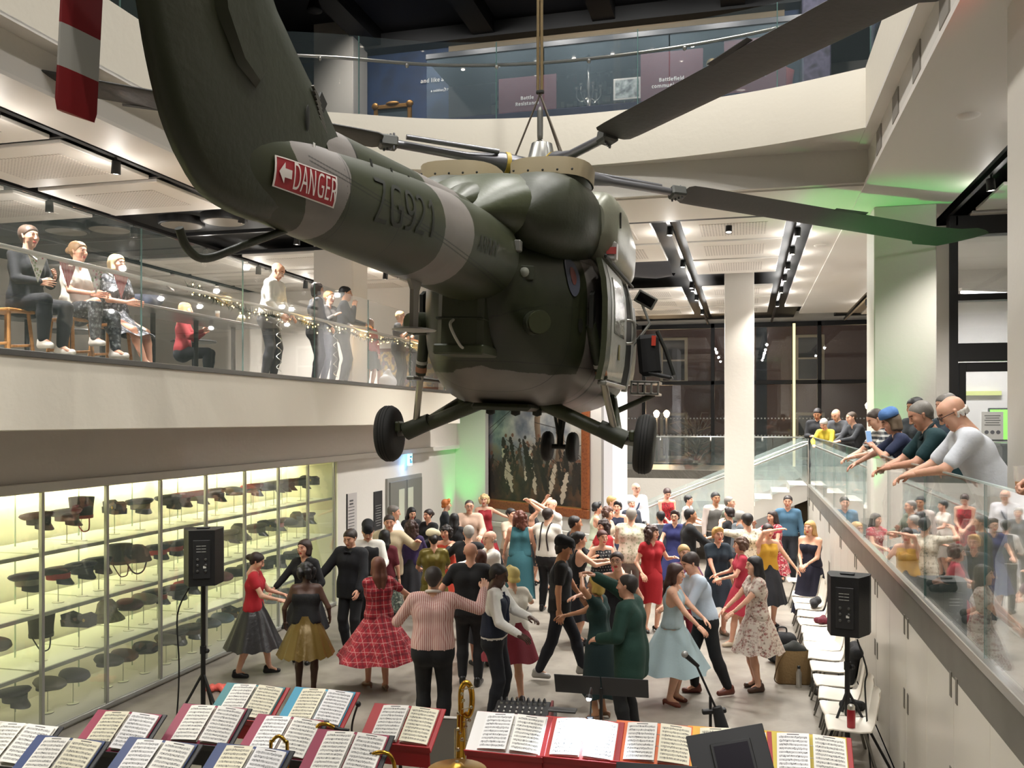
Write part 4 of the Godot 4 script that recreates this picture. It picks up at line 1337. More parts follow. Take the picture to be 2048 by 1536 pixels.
		for q in [[-0.55, 0.394, 0.437], [-0.39, 0.40, 0.442], [-0.39, 0.385, 0.43], [-0.55, 0.375, 0.42]]:
			var r := PackedVector3Array()
			for j in 24:
				var a := TAU * j / 24
				r.append(V((0.46 + signf(cos(a)) * pow(absf(cos(a)), 0.75) * q[1]) * s, q[0], 1.45 + signf(sin(a)) * pow(absf(sin(a)), 0.75) * q[2]))
			rim.append(r)
		obj("collar_rim", mk().loft(rim, true), mt("a89a7c", 0.5), ec)
		for k in 5:
			obj("rivet", mk().ball(V((0.46 + (-0.28 + 0.14 * k)) * s, -0.52, 1.9), V(0.012, 0.012, 0.008), 6), dark, ec)
		# engine nacelle, lighter, outboard
		var nac := [[-1.15, -0.85, 0.2, 0.16, 2.6], [-1.0, -0.85, 0.36, 0.27, 3.0], [-0.3, -0.86, 0.38, 0.3, 3.0], [0.6, -0.92, 0.32, 0.27, 2.8], [1.1, -1.0, 0.2, 0.2, 2.4]]
		obj("engine_nacelle", body_loft(nac, 18, 24), mt("8a8b7a", 0.35, 0.1, 0.1, 3.0), h, TF(Basis(), V(0.78 * s, 0, 0)))
		obj("nacelle_intake", mk().box(V(0.1, 0.2, 0.14), V(1.0 * s, -1.12, 0.95), Basis(), 0.02), lightgrey, h)
		obj("red_flash", mk().box(V(0.1, 0.07, 0.012), V(1.0 * s, -1.12, 1.026)), mt("a8403a", 0.6), h)
		obj("nacelle_vent", mk().box(V(0.012, 0.16, 0.05), V(1.06 * s, -0.78, 0.85), Basis(Vector3.RIGHT, 0.2)), dark, h)
		# side door rails
		obj("door_rail", mk().box(V(0.03, 0.04, 2.2), V(0.985 * s, -1.22, 0.2), Basis(), 0.01), dark, h)
		obj("sill_step", mk().box(V(0.09, 0.04, 1.5), V(1.0 * s, -2.47, 0.6), Basis(), 0.01), mt("8c8c84", 0.4, 0.5), h)
	# starboard sliding door with window
	var door := obj("cabin_door", door_panel(-1.12, 0.02, -1.27, -2.42, 1.0, 1.045), textured(noise_tex(0.02, 17, ["9a9c96", "a9aba6", "8c8e84"], 256), 0.4, 1.5), h)
	obj("door_edge_band", door_panel(-1.38, -1.1, -1.25, -2.44, 0.995, 1.04), green, door)
	obj("door_window", door_panel(-0.95, -0.2, -1.38, -1.95, 1.046, 1.052), mt("6e7468", 0.15, 0.0, 0.2, 2.0), door)
	obj("door_handle", mk().tube(smooth_path([V(1.05, -1.72, 0.02), V(1.13, -1.75, 0.0), V(1.13, -1.95, 0.0), V(1.05, -1.98, 0.02)], 4), 0.018, 8), metal, door)
	obj("door_placard", mk().box(V(0.006, 0.16, 0.09), V(1.05, -2.12, 0.55)), mt("8a7f4c", 0.6), door)
	obj("doorway", door_panel(0.02, 0.75, -1.25, -2.42, 0.985, 1.012), mt("141414", 0.7), h)
	obj("door_jamb", door_panel(0.75, 0.86, -1.2, -2.5, 0.98, 1.03), mt("b3b2aa", 0.45), h)
	obj("cockpit_door", door_panel(0.9, 1.6, -1.4, -2.4, 0.86, 0.97), green, h)
	# mirror arm, seat pack and boarding platform by the doorway
	var mr := obj("mirror_arm", mk().tube([V(1.0, -1.95, -0.9), V(1.2, -1.65, -1.0), V(1.1, -1.42, -1.0)], 0.018, 8), metal, h)
	obj("mirror", mk().box(V(0.26, 0.16, 0.05), V(1.14, -1.36, -1.0), Basis(Vector3.BACK, -0.5), 0.01), metal, mr)
	obj("mirror_glass", mk().box(V(0.21, 0.11, 0.01), V(1.14, -1.36, -0.97), Basis(Vector3.BACK, -0.5)), mt("2b2b2b", 0.05, 0.9), mr)
	var seat := obj("door_seat", mk().box(V(0.26, 0.5, 0.3), V(1.22, -2.05, -0.9), Basis(Vector3.BACK, 0.12), 0.05), mt("111111", 0.7), h)
	obj("seat_strap", mk().box(V(0.05, 0.12, 0.02), V(1.28, -1.88, -0.74)), mt("c23a24", 0.6), seat)
	obj("gun_mount", mk().tube([V(1.3, -1.75, -0.9), V(1.42, -2.0, -0.9), V(1.52, -2.28, -0.9)], 0.025, 8), dark, seat)
	obj("seat_pan", mk().box(V(0.3, 0.05, 0.3), V(1.36, -2.29, -0.9), Basis(Vector3.BACK, -0.2), 0.02), mt("1a1a1a", 0.6), seat)
	var plat := obj("boarding_step", mk().box(V(0.34, 0.03, 0.4), V(1.2, -2.38, -0.85), Basis(), 0.006), metal, h)
	obj("step_frame", mk().box(V(0.34, 0.03, 0.4), V(1.2, -2.52, -0.85), Basis(), 0.006), metal, plat)
	for k in 5:
		obj("step_post", mk().box(V(0.02, 0.15, 0.02), V(1.04 + 0.08 * k, -2.45, -0.66)), metal, plat)
	obj("step_strut", mk().tube([V(1.3, -2.52, -0.85), V(0.85, -2.74, -0.8)], 0.035, 8), dgreen, plat)
	# equipment box, pods, lamp, roundel, hatch handles on the rear face
	var box := obj("equipment_box", mk().box(V(0.42, 0.58, 0.42), V(-0.05, -2.0, 2.48), Basis(), 0.05), mt("333722", 0.5), h)
	obj("box_lip", mk().box(V(0.46, 0.09, 0.46), V(-0.05, -2.26, 2.48), Basis(), 0.015), mt("3a3f29", 0.5), box)
	obj("box_band", mk().box(V(0.435, 0.02, 0.435), V(-0.05, -1.99, 2.48), Basis(), 0.006), dgreen, box)
	obj("box_cable", mk().tube(smooth_path([V(-0.1, -2.0, 2.68), V(-0.11, -2.05, 2.75), V(-0.07, -2.14, 2.76), V(-0.02, -2.23, 2.73), V(0.0, -2.25, 2.7)], 4), 0.013, 8), mt("b9b7ac", 0.5), box)
	for q in [[0.52, -1.98, 2.15, 0.3, 2.5], [-0.66, -1.95, 1.75, -0.3, 1.98]]:
		var pod := obj("flare_pod", mk().tube([V(q[0] - q[3] * 0.5, q[1] + 0.02, q[2] - 0.25), V(q[0] + q[3] * 0.3, q[1] - 0.02, q[4])], 0.11, 16), dgreen, h)
		obj("pod_cap", mk().tube([V(q[0] + q[3] * 0.3, q[1] - 0.02, q[4]), V(q[0] + q[3] * 0.36, q[1] - 0.025, q[4] + 0.03)], 0.1, 16), green, pod)
	var lb := obj("lamp_bracket", mk().box(V(0.18, 0.13, 0.2), V(0.4, -1.55, 2.28), Basis(Vector3.UP, 0.4), 0.01), dgreen, h)
	obj("lamp_glass", mk().lathe([V2(0.045, 0), V2(0.035, 0.02), V2(0, 0.025)], 14, TF(Basis(Vector3.RIGHT, PI / 2), V(0.44, -1.55, 2.39))), mt("8f9184", 0.2), lb)
	obj("boom_latch", mk().box(V(0.06, 0.1, 0.08), V(0.43, -1.36, 2.6), Basis(), 0.01), metal, h)
	# roundel on the rear quarter
	var rc := surface_disc(-1.62, 0.32, 0.13, 0.2)
	obj("roundel", rc, mt("464a58", 0.6), h)
	obj("roundel_centre", surface_disc(-1.62, 0.32, 0.055, 0.09, 0.012), mt("6e3c36", 0.6), h)
	obj("tail_hatch", surface_disc(-1.5, -0.05, 0.05, 0.07, 0.01), dark, h)
	# undercarriage
	for s in [-1.0, 1.0]:
		var hubp := V(1.3 * s, -3.06, 0.9)
		var leg := obj("main_leg", mk().tube([V(0.3 * s, -2.68, 0.95), V(0.9 * s, -2.93, 0.92), V(1.15 * s, -3.02, 0.9)], [0.075, 0.075, 0.085], 14), green, h)
		obj("leg_collar", mk().tube([V(0.92 * s, -2.92, 0.92), V(1.2 * s, -3.04, 0.9)], [0.09, 0.1], 12), dgreen, leg)
		obj("drag_strut", mk().tube([V(1.12 * s, -3.02, 0.88), V(0.86 * s, -2.6, -0.35)], [0.05, 0.06], 10), green, h)
		var top := V(0.86 * s, -1.9, 1.32)
		var bot := V(1.08 * s, -2.95, 0.92)
		var ol := obj("shock_strut", mk().tube([top, top.lerp(bot, 0.5)], [0.06, 0.055], 12), dgreen, h)
		obj("strut_bands", mk().tube([top.lerp(bot, 0.42), top.lerp(bot, 0.47)], 0.06, 12), mt("9a6a4c", 0.6), ol)
		obj("strut_bands", mk().tube([top.lerp(bot, 0.36), top.lerp(bot, 0.39)], 0.062, 12), mt("a9a599", 0.6), ol)
		obj("strut_piston", mk().tube([top.lerp(bot, 0.48), bot], 0.036, 12), mt("b7b1a4", 0.3, 0.6), ol)
		obj("strut_lug", mk().prism(PackedVector2Array([V2(-0.1, 0.2), V2(0.0, 0.25), V2(0.06, 0.05), V2(0.03, -0.1), V2(-0.08, -0.12)]), 0.04, TF(Basis(Vector3.UP, PI / 2), top + V(0.02 * s, 0.08, 0))), dark, ol)
		var wb := Basis(Vector3.BACK, -0.06 * s) * Basis(Vector3.UP, 0.04)
		make_wheel(h, "main_wheel", TF(wb, V(1.39 * s, -3.07, 0.9)), 0.305, 0.10, s)
		obj("axle", mk().tube([V(1.12 * s, -3.03, 0.9), V(1.4 * s, -3.07, 0.9)], 0.045, 10), metal, h)
		obj("brake_unit", mk().box(V(0.07, 0.12, 0.16), V(1.27 * s, -2.99, 0.93), Basis(), 0.02), green, h)
		make_wheel(h, "nose_wheel", TF(Basis(), V(0.17 * s, -3.23, -1.65)), 0.2, 0.065, s)
	var nl := obj("nose_leg", mk().tube([V(0, -2.6, -1.7), V(0, -3.23, -1.65)], [0.05, 0.04], 10), dark, h)
	obj("nose_axle", mk().tube([V(-0.2, -3.23, -1.65), V(0.2, -3.23, -1.65)], 0.035, 8), dark, nl)
	for s in [-1, 1]:
		obj("nose_brace", mk().tube([V(0.02 * s, -3.1, -1.65), V(0.09 * s, -2.7, -1.55)], 0.02, 8), dark, nl)
	# main rotor
	var hubo := obj("rotor_hub", mk().lathe([V2(0.2, -0.4), V2(0.22, -0.12), V2(0.3, -0.06), V2(0.3, 0.05), V2(0.16, 0.12), V2(0.12, 0.3), V2(0.0, 0.32)], 18), metal, h)
	var az := atan2(5.36, -3.61)
	var tips := [-0.22, 0.1, 0.31, -0.37]
	for k in 4:
		var a := az + PI / 2 * k
		var d := V(sin(a), 0, cos(a))
		rotor_blade(h, d, tips[k], k)
	# tail rotor on the port side
	var th := V(-0.40, -0.47, 6.86)
	var tg := obj("tail_rotor_hub", mk().tube([V(-0.05, th.y, th.z), V(-0.5, th.y, th.z)], [0.09, 0.06], 12), metal, h)
	for k in 4:
		var a := PI / 2 * k + 0.03
		var sp_dir := V(0, -cos(a), sin(a))
		var ch := V(0, sin(a), cos(a))
		tail_blade(tg, th, sp_dir, ch)
	# hanging cables above the rotor
	var cab := thing("suspension_cable", "steel cables and turnbuckle that carry the helicopter from the roof", "cable", V(-2.27, 6.4, -10.05))
	var rope := mt("5f564a", 0.5, 0.4)
	for x in [-0.025, 0.02]:
		obj("cable", mk().tube([V(x, 0.72, 0), V(x * 0.6, 5.2, 0)], 0.018, 8), mt("7d6a48", 0.45, 0.4), cab)
	obj("turnbuckle", mk().lathe([V2(0.0, 0.2), V2(0.03, 0.2), V2(0.035, 0.24), V2(0.035, 0.52), V2(0.02, 0.56), V2(0.0, 0.58)], 12), metal, cab)
	obj("shackle", mk().tube(smooth_path([V(-0.06, 0.02, 0), V(-0.05, 0.14, 0), V(0, 0.2, 0), V(0.05, 0.14, 0), V(0.06, 0.02, 0)], 4), 0.014, 8), metal, cab)
	for q in [[-0.34, 0.0], [0.3, 0.05], [0.24, -0.25]]:
		obj("sling", mk().tube([V(0, 0.72, 0), V(q[0], -0.08, q[1])], 0.011, 6), rope, cab)
	obj("clamp", mk().box(V(0.09, 0.04, 0.05), V(0, 0.74, 0), Basis(), 0.008), dark, cab)

func door_panel(f0: float, f1: float, y0: float, y1: float, r0: float, r1: float) -> MB:
	# side panel that follows the cabin's curve
	var rows := []
	for q in [[y0, r1], [y1, r1], [y1, r0], [y0, r0]]:
		pass
	var mb := mk()
	var fr := []
	for i in 7:
		var r := PackedVector3Array()
		var y := lerpf(y0, y1, i / 6.0)
		for j in 5:
			var f := lerpf(f0, f1, j / 4.0)
			var bulge: float = r1 - 0.22 * pow(absf((y + 1.9) / 0.9), 3.0)
			r.append(V(bulge, y, -f))
		fr.append(r)
	mb.loft(fr, false)
	if mb.n[17].x < 0:
		mb = mk().loft(fr, false, false, false, true)
	var bk := []
	for r in fr:
		var q := PackedVector3Array()
		for p in r:
			q.append(p - V(r1 - r0 + 0.01, 0, 0))
		bk.append(q)
	for e in [0, 4]:
		var a := PackedVector3Array()
		var b := PackedVector3Array()
		for i in 7:
			a.append(fr[i][e]); b.append(bk[i][e])
		mb.loft([a, b], false)
	mb.loft([fr[0], bk[0]], false)
	mb.loft([fr[6], bk[6]], false)
	return mb

func surface_disc(f0: float, a0: float, rf: float, ra: float, lift := 0.008) -> MB:
	var mb := mk()
	var s := sect(CABIN, f0)
	var ctr := sect_point(s, f0, a0)
	var e1 := (sect_point(sect(CABIN, f0 + 0.05), f0 + 0.05, a0) - sect_point(sect(CABIN, f0 - 0.05), f0 - 0.05, a0)).normalized()
	var e2 := (sect_point(s, f0, a0 + 0.05) - sect_point(s, f0, a0 - 0.05)).normalized()
	var nn := e1.cross(e2).normalized()
	if nn.x < 0: nn = -nn
	var N := 22
	var rows := []
	for i in 5:
		var r := PackedVector3Array()
		for j in N:
			var t := TAU * j / N
			var k := maxf(i / 4.0, 0.01)
			var f := f0 + cos(t) * rf * k
			var p := ctr + e1 * cos(t) * rf * k + e2 * sin(t) * ra * k
			# drop the point on to the skin
			var ss := sect(CABIN, -p.z)
			var ang := atan2(signf(p.y - ss[1]) * pow(absf((p.y - ss[1]) / ss[2]), ss[4] / 2), pow(maxf(p.x / ss[3], 0.0), ss[4] / 2))
			r.append(sect_point(ss, -p.z, ang) + nn * lift)
		rows.append(r)
	mb.loft(rows, true)
	for i in mb.n.size():
		mb.n[i] = nn
	var fixed := mk()
	fixed.v = mb.v; fixed.n = mb.n; fixed.uv = mb.uv; fixed.c = mb.c
	for i in range(0, mb.ix.size(), 3):
		fixed.tri(mb.ix[i], mb.ix[i + 1], mb.ix[i + 2])
	return fixed

func make_wheel(parent: Node3D, called: String, xf: Transform3D, r: float, w: float, s: float) -> void:
	var prof := []
	for i in 13:
		var a := PI * i / 12.0
		prof.append(V2(r * 0.62 + r * 0.38 * pow(sin(a), 0.55), -cos(a) * w))
	var t := TF(xf.basis * Basis(Vector3.BACK, -PI / 2), xf.origin)
	var tyre := mk()
	tyre.lathe(prof, 36, t)
	var o := obj(called, tyre, mt("1d1c19", 0.75, 0.0, 0.3, 9.0), parent)
	for y in [-0.3, 0.0, 0.3]:
		obj("tread_groove", mk().lathe([V2(r * 0.988, (y - 0.035) * w), V2(r * 1.0 + 0.002, (y - 0.03) * w), V2(r * 1.0 + 0.002, (y + 0.03) * w), V2(r * 0.988, (y + 0.035) * w)], 36, t), mt("0c0c0b", 0.9), o)
	obj("rim", mk().lathe([V2(r * 0.6, -w * 0.75), V2(r * 0.5, -w * 0.45), V2(r * 0.2, -w * 0.4), V2(r * 0.2, -w * 0.8), V2(0.0, -w * 0.85)], 24, t), mt("55564a", 0.5, 0.3), o)
	obj("rim", mk().lathe([V2(r * 0.6, w * 0.75), V2(r * 0.5, w * 0.45), V2(r * 0.2, w * 0.4), V2(r * 0.2, w * 0.8), V2(0.0, w * 0.85)], 24, t), mt("55564a", 0.5, 0.3), o)
	for k in 6:
		var a := TAU * k / 6
		for e in [-1, 1]:
			obj("rim_bolt", mk().lathe([V2(0.016, 0), V2(0.016, 0.02), V2(0, 0.022)], 6, t * TF(Basis(Vector3.RIGHT, 0.0 if e > 0 else PI), V(cos(a) * r * 0.36, e * w * 0.42, sin(a) * r * 0.36))), mt("8a897f", 0.4, 0.5), o)

func airfoil(c0: Vector3, chord: Vector3, thick: Vector3, c: float, t: float) -> PackedVector3Array:
	var r := PackedVector3Array()
	for q in [[0.5, 0.0], [0.46, 0.32], [0.3, 0.5], [0.05, 0.46], [-0.25, 0.25], [-0.5, 0.03], [-0.5, -0.03], [-0.25, -0.12], [0.05, -0.25], [0.3, -0.3], [0.46, -0.22]]:
		r.append(c0 + chord * (c * q[0]) + thick * (t * q[1]))
	return r

func rotor_blade(h: Node3D, d: Vector3, tip: float, k: int) -> void:
	var lead := Vector3.UP.cross(d).normalized()
	var at := func(s: float) -> Vector3:
		return d * s + V(0, tip * s / 6.45, 0)
	var ti := mt("77777a", 0.35, 0.7)
	var arm := obj("rotor_arm", mk().tube([at.call(0.2), at.call(0.5), at.call(0.62), at.call(0.9), at.call(1.7)], [0.11, 0.12, 0.09, 0.05, 0.045], 12), ti, h)
	obj("arm_band", mk().tube([at.call(0.40), at.call(0.45)], 0.128, 12), mt("b59a3c", 0.5), arm)
	obj("lag_damper", mk().tube([at.call(0.55) + V(0, 0.09, 0) + lead * 0.1, at.call(1.6) + V(0, 0.07, 0) + lead * 0.08], 0.03, 8), ti, arm)
	var pitch := deg_to_rad([-20.0, 0.0, 8.0, -8.0][k])
	var cd := lead * cos(pitch) + Vector3.UP * sin(pitch)
	var td := d.cross(cd).normalized()
	if td.y < 0: td = -td
	var fork := obj("blade_fork", mk().box(V(0.16, 0.13, 0.2), at.call(1.78), Basis(cd, td, cd.cross(td)), 0.02), mt("5b5c58", 0.5, 0.4), h)
	for i in 4:
		obj("fork_bolt", mk().tube([at.call(1.73 + 0.03 * i) - td * 0.09 + cd * (0.06 - 0.03 * i), at.call(1.73 + 0.03 * i) + td * 0.09 + cd * (0.06 - 0.03 * i)], 0.012, 6), ti, fork)
	var rows := []
	for q in [[1.86, 0.3, 0.06], [1.92, 0.38, 0.055], [2.1, 0.395, 0.05], [3.0, 0.395, 0.05], [5.0, 0.395, 0.048], [5.55, 0.395, 0.046], [5.62, 0.46, 0.045], [6.0, 0.46, 0.04], [6.2, 0.38, 0.03], [6.35, 0.22, 0.02], [6.45, 0.05, 0.01]]:
		var off := -cd * maxf(q[0] - 5.9, 0.0) * 0.45 + (cd * 0.03 if q[1] > 0.4 else Vector3.ZERO)
		rows.append(airfoil(at.call(q[0]) + off, cd, td, q[1], q[2]))
	var blade := obj("rotor_blade", mk().loft(rows, true, true, true), mt("3a3835", 0.55, 0.0, 0.1, 2.0), h)
	obj("trim_tab", mk().box(V(0.05, 0.006, 0.5), at.call(4.2) - cd * 0.215, Basis(cd, td, d)), mt("2b2927", 0.6), blade)

func tail_blade(h: Node3D, c: Vector3, d: Vector3, ch: Vector3) -> void:
	var n := V(-1, 0, 0)
	var cd := (ch + n * 0.25).normalized()
	var td := d.cross(cd).normalized()
	var cuts := [0.12, 0.3, 0.42, 0.50, 0.57, 0.77, 0.95, 1.13]
	var cols := ["2a2927", "2a2927", "2a2927", "2a2927", "8a1d20", "b9b7ae", "8a1d20"]
	var parent: Node3D = null
	for i in 7:
		var rows := []
		var w := 0.195
		for s in ([cuts[i], cuts[i + 1]] if i < 6 else [cuts[6], 1.09, 1.13]):
			rows.append(airfoil(c + d * s, cd, td, w if s < 1.12 else w * 0.9, 0.028))
		var part := obj("tail_rotor_blade" if i == 0 else "painted_band", mk().loft(rows, true, true, true), mt(cols[i], 0.5), h if i == 0 else parent)
		if i == 0: parent = part

# ---------------------------------------------------------------- people
# signed distance field of tapered capsules, meshed as surface nets
# each capsule: [a, b, ra, rb, blend]
static func net(stages: Array, cuts: Array, cell: float) -> MB:
	var lo := Vector3(1e9, 1e9, 1e9)
	var hi := -lo
	for st in stages:
		for q in st:
			var r: float = maxf(q[2], q[3])
			lo = lo.min(q[0] - Vector3.ONE * r).min(q[1] - Vector3.ONE * r)
			hi = hi.max(q[0] + Vector3.ONE * r).max(q[1] + Vector3.ONE * r)
	lo -= Vector3.ONE * cell * 2.5
	hi += Vector3.ONE * cell * 2.5
	var nx := int((hi.x - lo.x) / cell) + 2
	var ny := int((hi.y - lo.y) / cell) + 2
	var nz := int((hi.z - lo.z) / cell) + 2
	var sy := nx
	var sz := nx * ny
	var g := PackedFloat32Array()
	g.resize(nx * ny * nz)
	g.fill(9.0)
	for si in stages.size():
		for q in stages[si]:
			var a: Vector3 = q[0]
			var b: Vector3 = q[1]
			var ra: float = q[2]
			var rb: float = q[3]
			var k: float = q[4]
			var m := cell * 2.0 + k * 0.6
			var rr := maxf(ra, rb) + m
			var l0 := ((a.min(b) - Vector3.ONE * rr) - lo) / cell
			var h0 := ((a.max(b) + Vector3.ONE * rr) - lo) / cell
			var ba := b - a
			var l2 := maxf(ba.length_squared(), 1e-9)
			var dr := rb - ra
			for iz in range(maxi(0, int(l0.z)), mini(nz - 1, int(h0.z) + 1) + 1):
				for iy in range(maxi(0, int(l0.y)), mini(ny - 1, int(h0.y) + 1) + 1):
					var p := Vector3(lo.x + maxi(0, int(l0.x)) * cell, lo.y + iy * cell, lo.z + iz * cell) - a
					var at := iz * sz + iy * sy + maxi(0, int(l0.x))
					for ix in range(maxi(0, int(l0.x)), mini(nx - 1, int(h0.x) + 1) + 1):
						var t := clampf(p.dot(ba) / l2, 0.0, 1.0)
						var d := (p - ba * t).length() - ra - dr * t
						var o := g[at]
						if k > 0.0 and absf(o - d) < k:
							var h := 0.5 + 0.5 * (o - d) / k
							g[at] = o + (d - o) * h - k * h * (1.0 - h)
						elif d < o:
							g[at] = d
						p.x += cell
						at += 1
		if si == 0:
			for cut in cuts:
				var c0: Vector3 = cut[0]
				var cn: Vector3 = cut[1]
				for iz in nz:
					for iy in ny:
						var e := (Vector3(lo.x, lo.y + iy * cell, lo.z + iz * cell) - c0).dot(cn)
						var at := iz * sz + iy * sy
						for ix in nx:
							if g[at] < e:
								g[at] = e
							at += 1
							e += cn.x * cell
	var mb := MB.new()
	var vid := PackedInt32Array()
	vid.resize(nx * ny * nz)
	vid.fill(-1)
	var lim := cell * 1.75
	var off := [0, 1, sy, sy + 1, sz, sz + 1, sz + sy, sz + sy + 1]
	for iz in nz - 1:
		for iy in ny - 1:
			var at := iz * sz + iy * sy - 1
			for ix in nx - 1:
				at += 1
				var v0 := g[at]
				if v0 > lim or v0 < -lim:
					continue
				var v1 := g[at + 1]
				var v2 := g[at + sy]
				var v3 := g[at + sy + 1]
				var v4 := g[at + sz]
				var v5 := g[at + sz + 1]
				var v6 := g[at + sz + sy]
				var v7 := g[at + sz + sy + 1]
				var neg := int(v0 < 0) + int(v1 < 0) + int(v2 < 0) + int(v3 < 0) + int(v4 < 0) + int(v5 < 0) + int(v6 < 0) + int(v7 < 0)
				if neg == 0 or neg == 8:
					continue
				var s := Vector3.ZERO
				var n := 0
				if (v0 < 0) != (v1 < 0): s += Vector3(v0 / (v0 - v1), 0, 0); n += 1
				if (v2 < 0) != (v3 < 0): s += Vector3(v2 / (v2 - v3), 1, 0); n += 1
				if (v4 < 0) != (v5 < 0): s += Vector3(v4 / (v4 - v5), 0, 1); n += 1
				if (v6 < 0) != (v7 < 0): s += Vector3(v6 / (v6 - v7), 1, 1); n += 1
				if (v0 < 0) != (v2 < 0): s += Vector3(0, v0 / (v0 - v2), 0); n += 1
				if (v1 < 0) != (v3 < 0): s += Vector3(1, v1 / (v1 - v3), 0); n += 1
				if (v4 < 0) != (v6 < 0): s += Vector3(0, v4 / (v4 - v6), 1); n += 1
				if (v5 < 0) != (v7 < 0): s += Vector3(1, v5 / (v5 - v7), 1); n += 1
				if (v0 < 0) != (v4 < 0): s += Vector3(0, 0, v0 / (v0 - v4)); n += 1
				if (v1 < 0) != (v5 < 0): s += Vector3(1, 0, v1 / (v1 - v5)); n += 1
				if (v2 < 0) != (v6 < 0): s += Vector3(0, 1, v2 / (v2 - v6)); n += 1
				if (v3 < 0) != (v7 < 0): s += Vector3(1, 1, v3 / (v3 - v7)); n += 1
				s /= n
				var gr := Vector3(v1 - v0 + v3 - v2 + v5 - v4 + v7 - v6, v2 - v0 + v3 - v1 + v6 - v4 + v7 - v5, v4 - v0 + v5 - v1 + v6 - v2 + v7 - v3)
				vid[at] = mb.vert(lo + (Vector3(ix, iy, iz) + s) * cell, gr.normalized())
				if iy > 0 and iz > 0 and (v0 < 0) != (v1 < 0):
					quad4(mb, vid[at], vid[at - sy], vid[at - sy - sz], vid[at - sz], v0 < 0)
				if ix > 0 and iz > 0 and (v0 < 0) != (v2 < 0):
					quad4(mb, vid[at], vid[at - sz], vid[at - sz - 1], vid[at - 1], v0 < 0)
				if ix > 0 and iy > 0 and (v0 < 0) != (v4 < 0):
					quad4(mb, vid[at], vid[at - 1], vid[at - 1 - sy], vid[at - sy], v0 < 0)
	return mb

static func quad4(mb: MB, a: int, b: int, c: int, d: int, f: bool) -> void:
	if a < 0 or b < 0 or c < 0 or d < 0:
		return
	if f:
		mb.ix.append_array(PackedInt32Array([a, c, b, a, d, c]))
	else:
		mb.ix.append_array(PackedInt32Array([a, b, c, a, c, d]))

var tpl := {}

func ell(c: Vector3, r: Vector3, k: float) -> Array:
	# an ellipsoid as a fat capsule along its longest axis
	var ax := 0
	if r.y > r[ax]: ax = 1
	if r.z > r[ax]: ax = 2
	var m := minf(r.x, minf(r.y, r.z))
	var o := Vector3.ZERO
	o[ax] = maxf(r[ax] - m, 0.001)
	return [c - o, c + o, m, m, k]

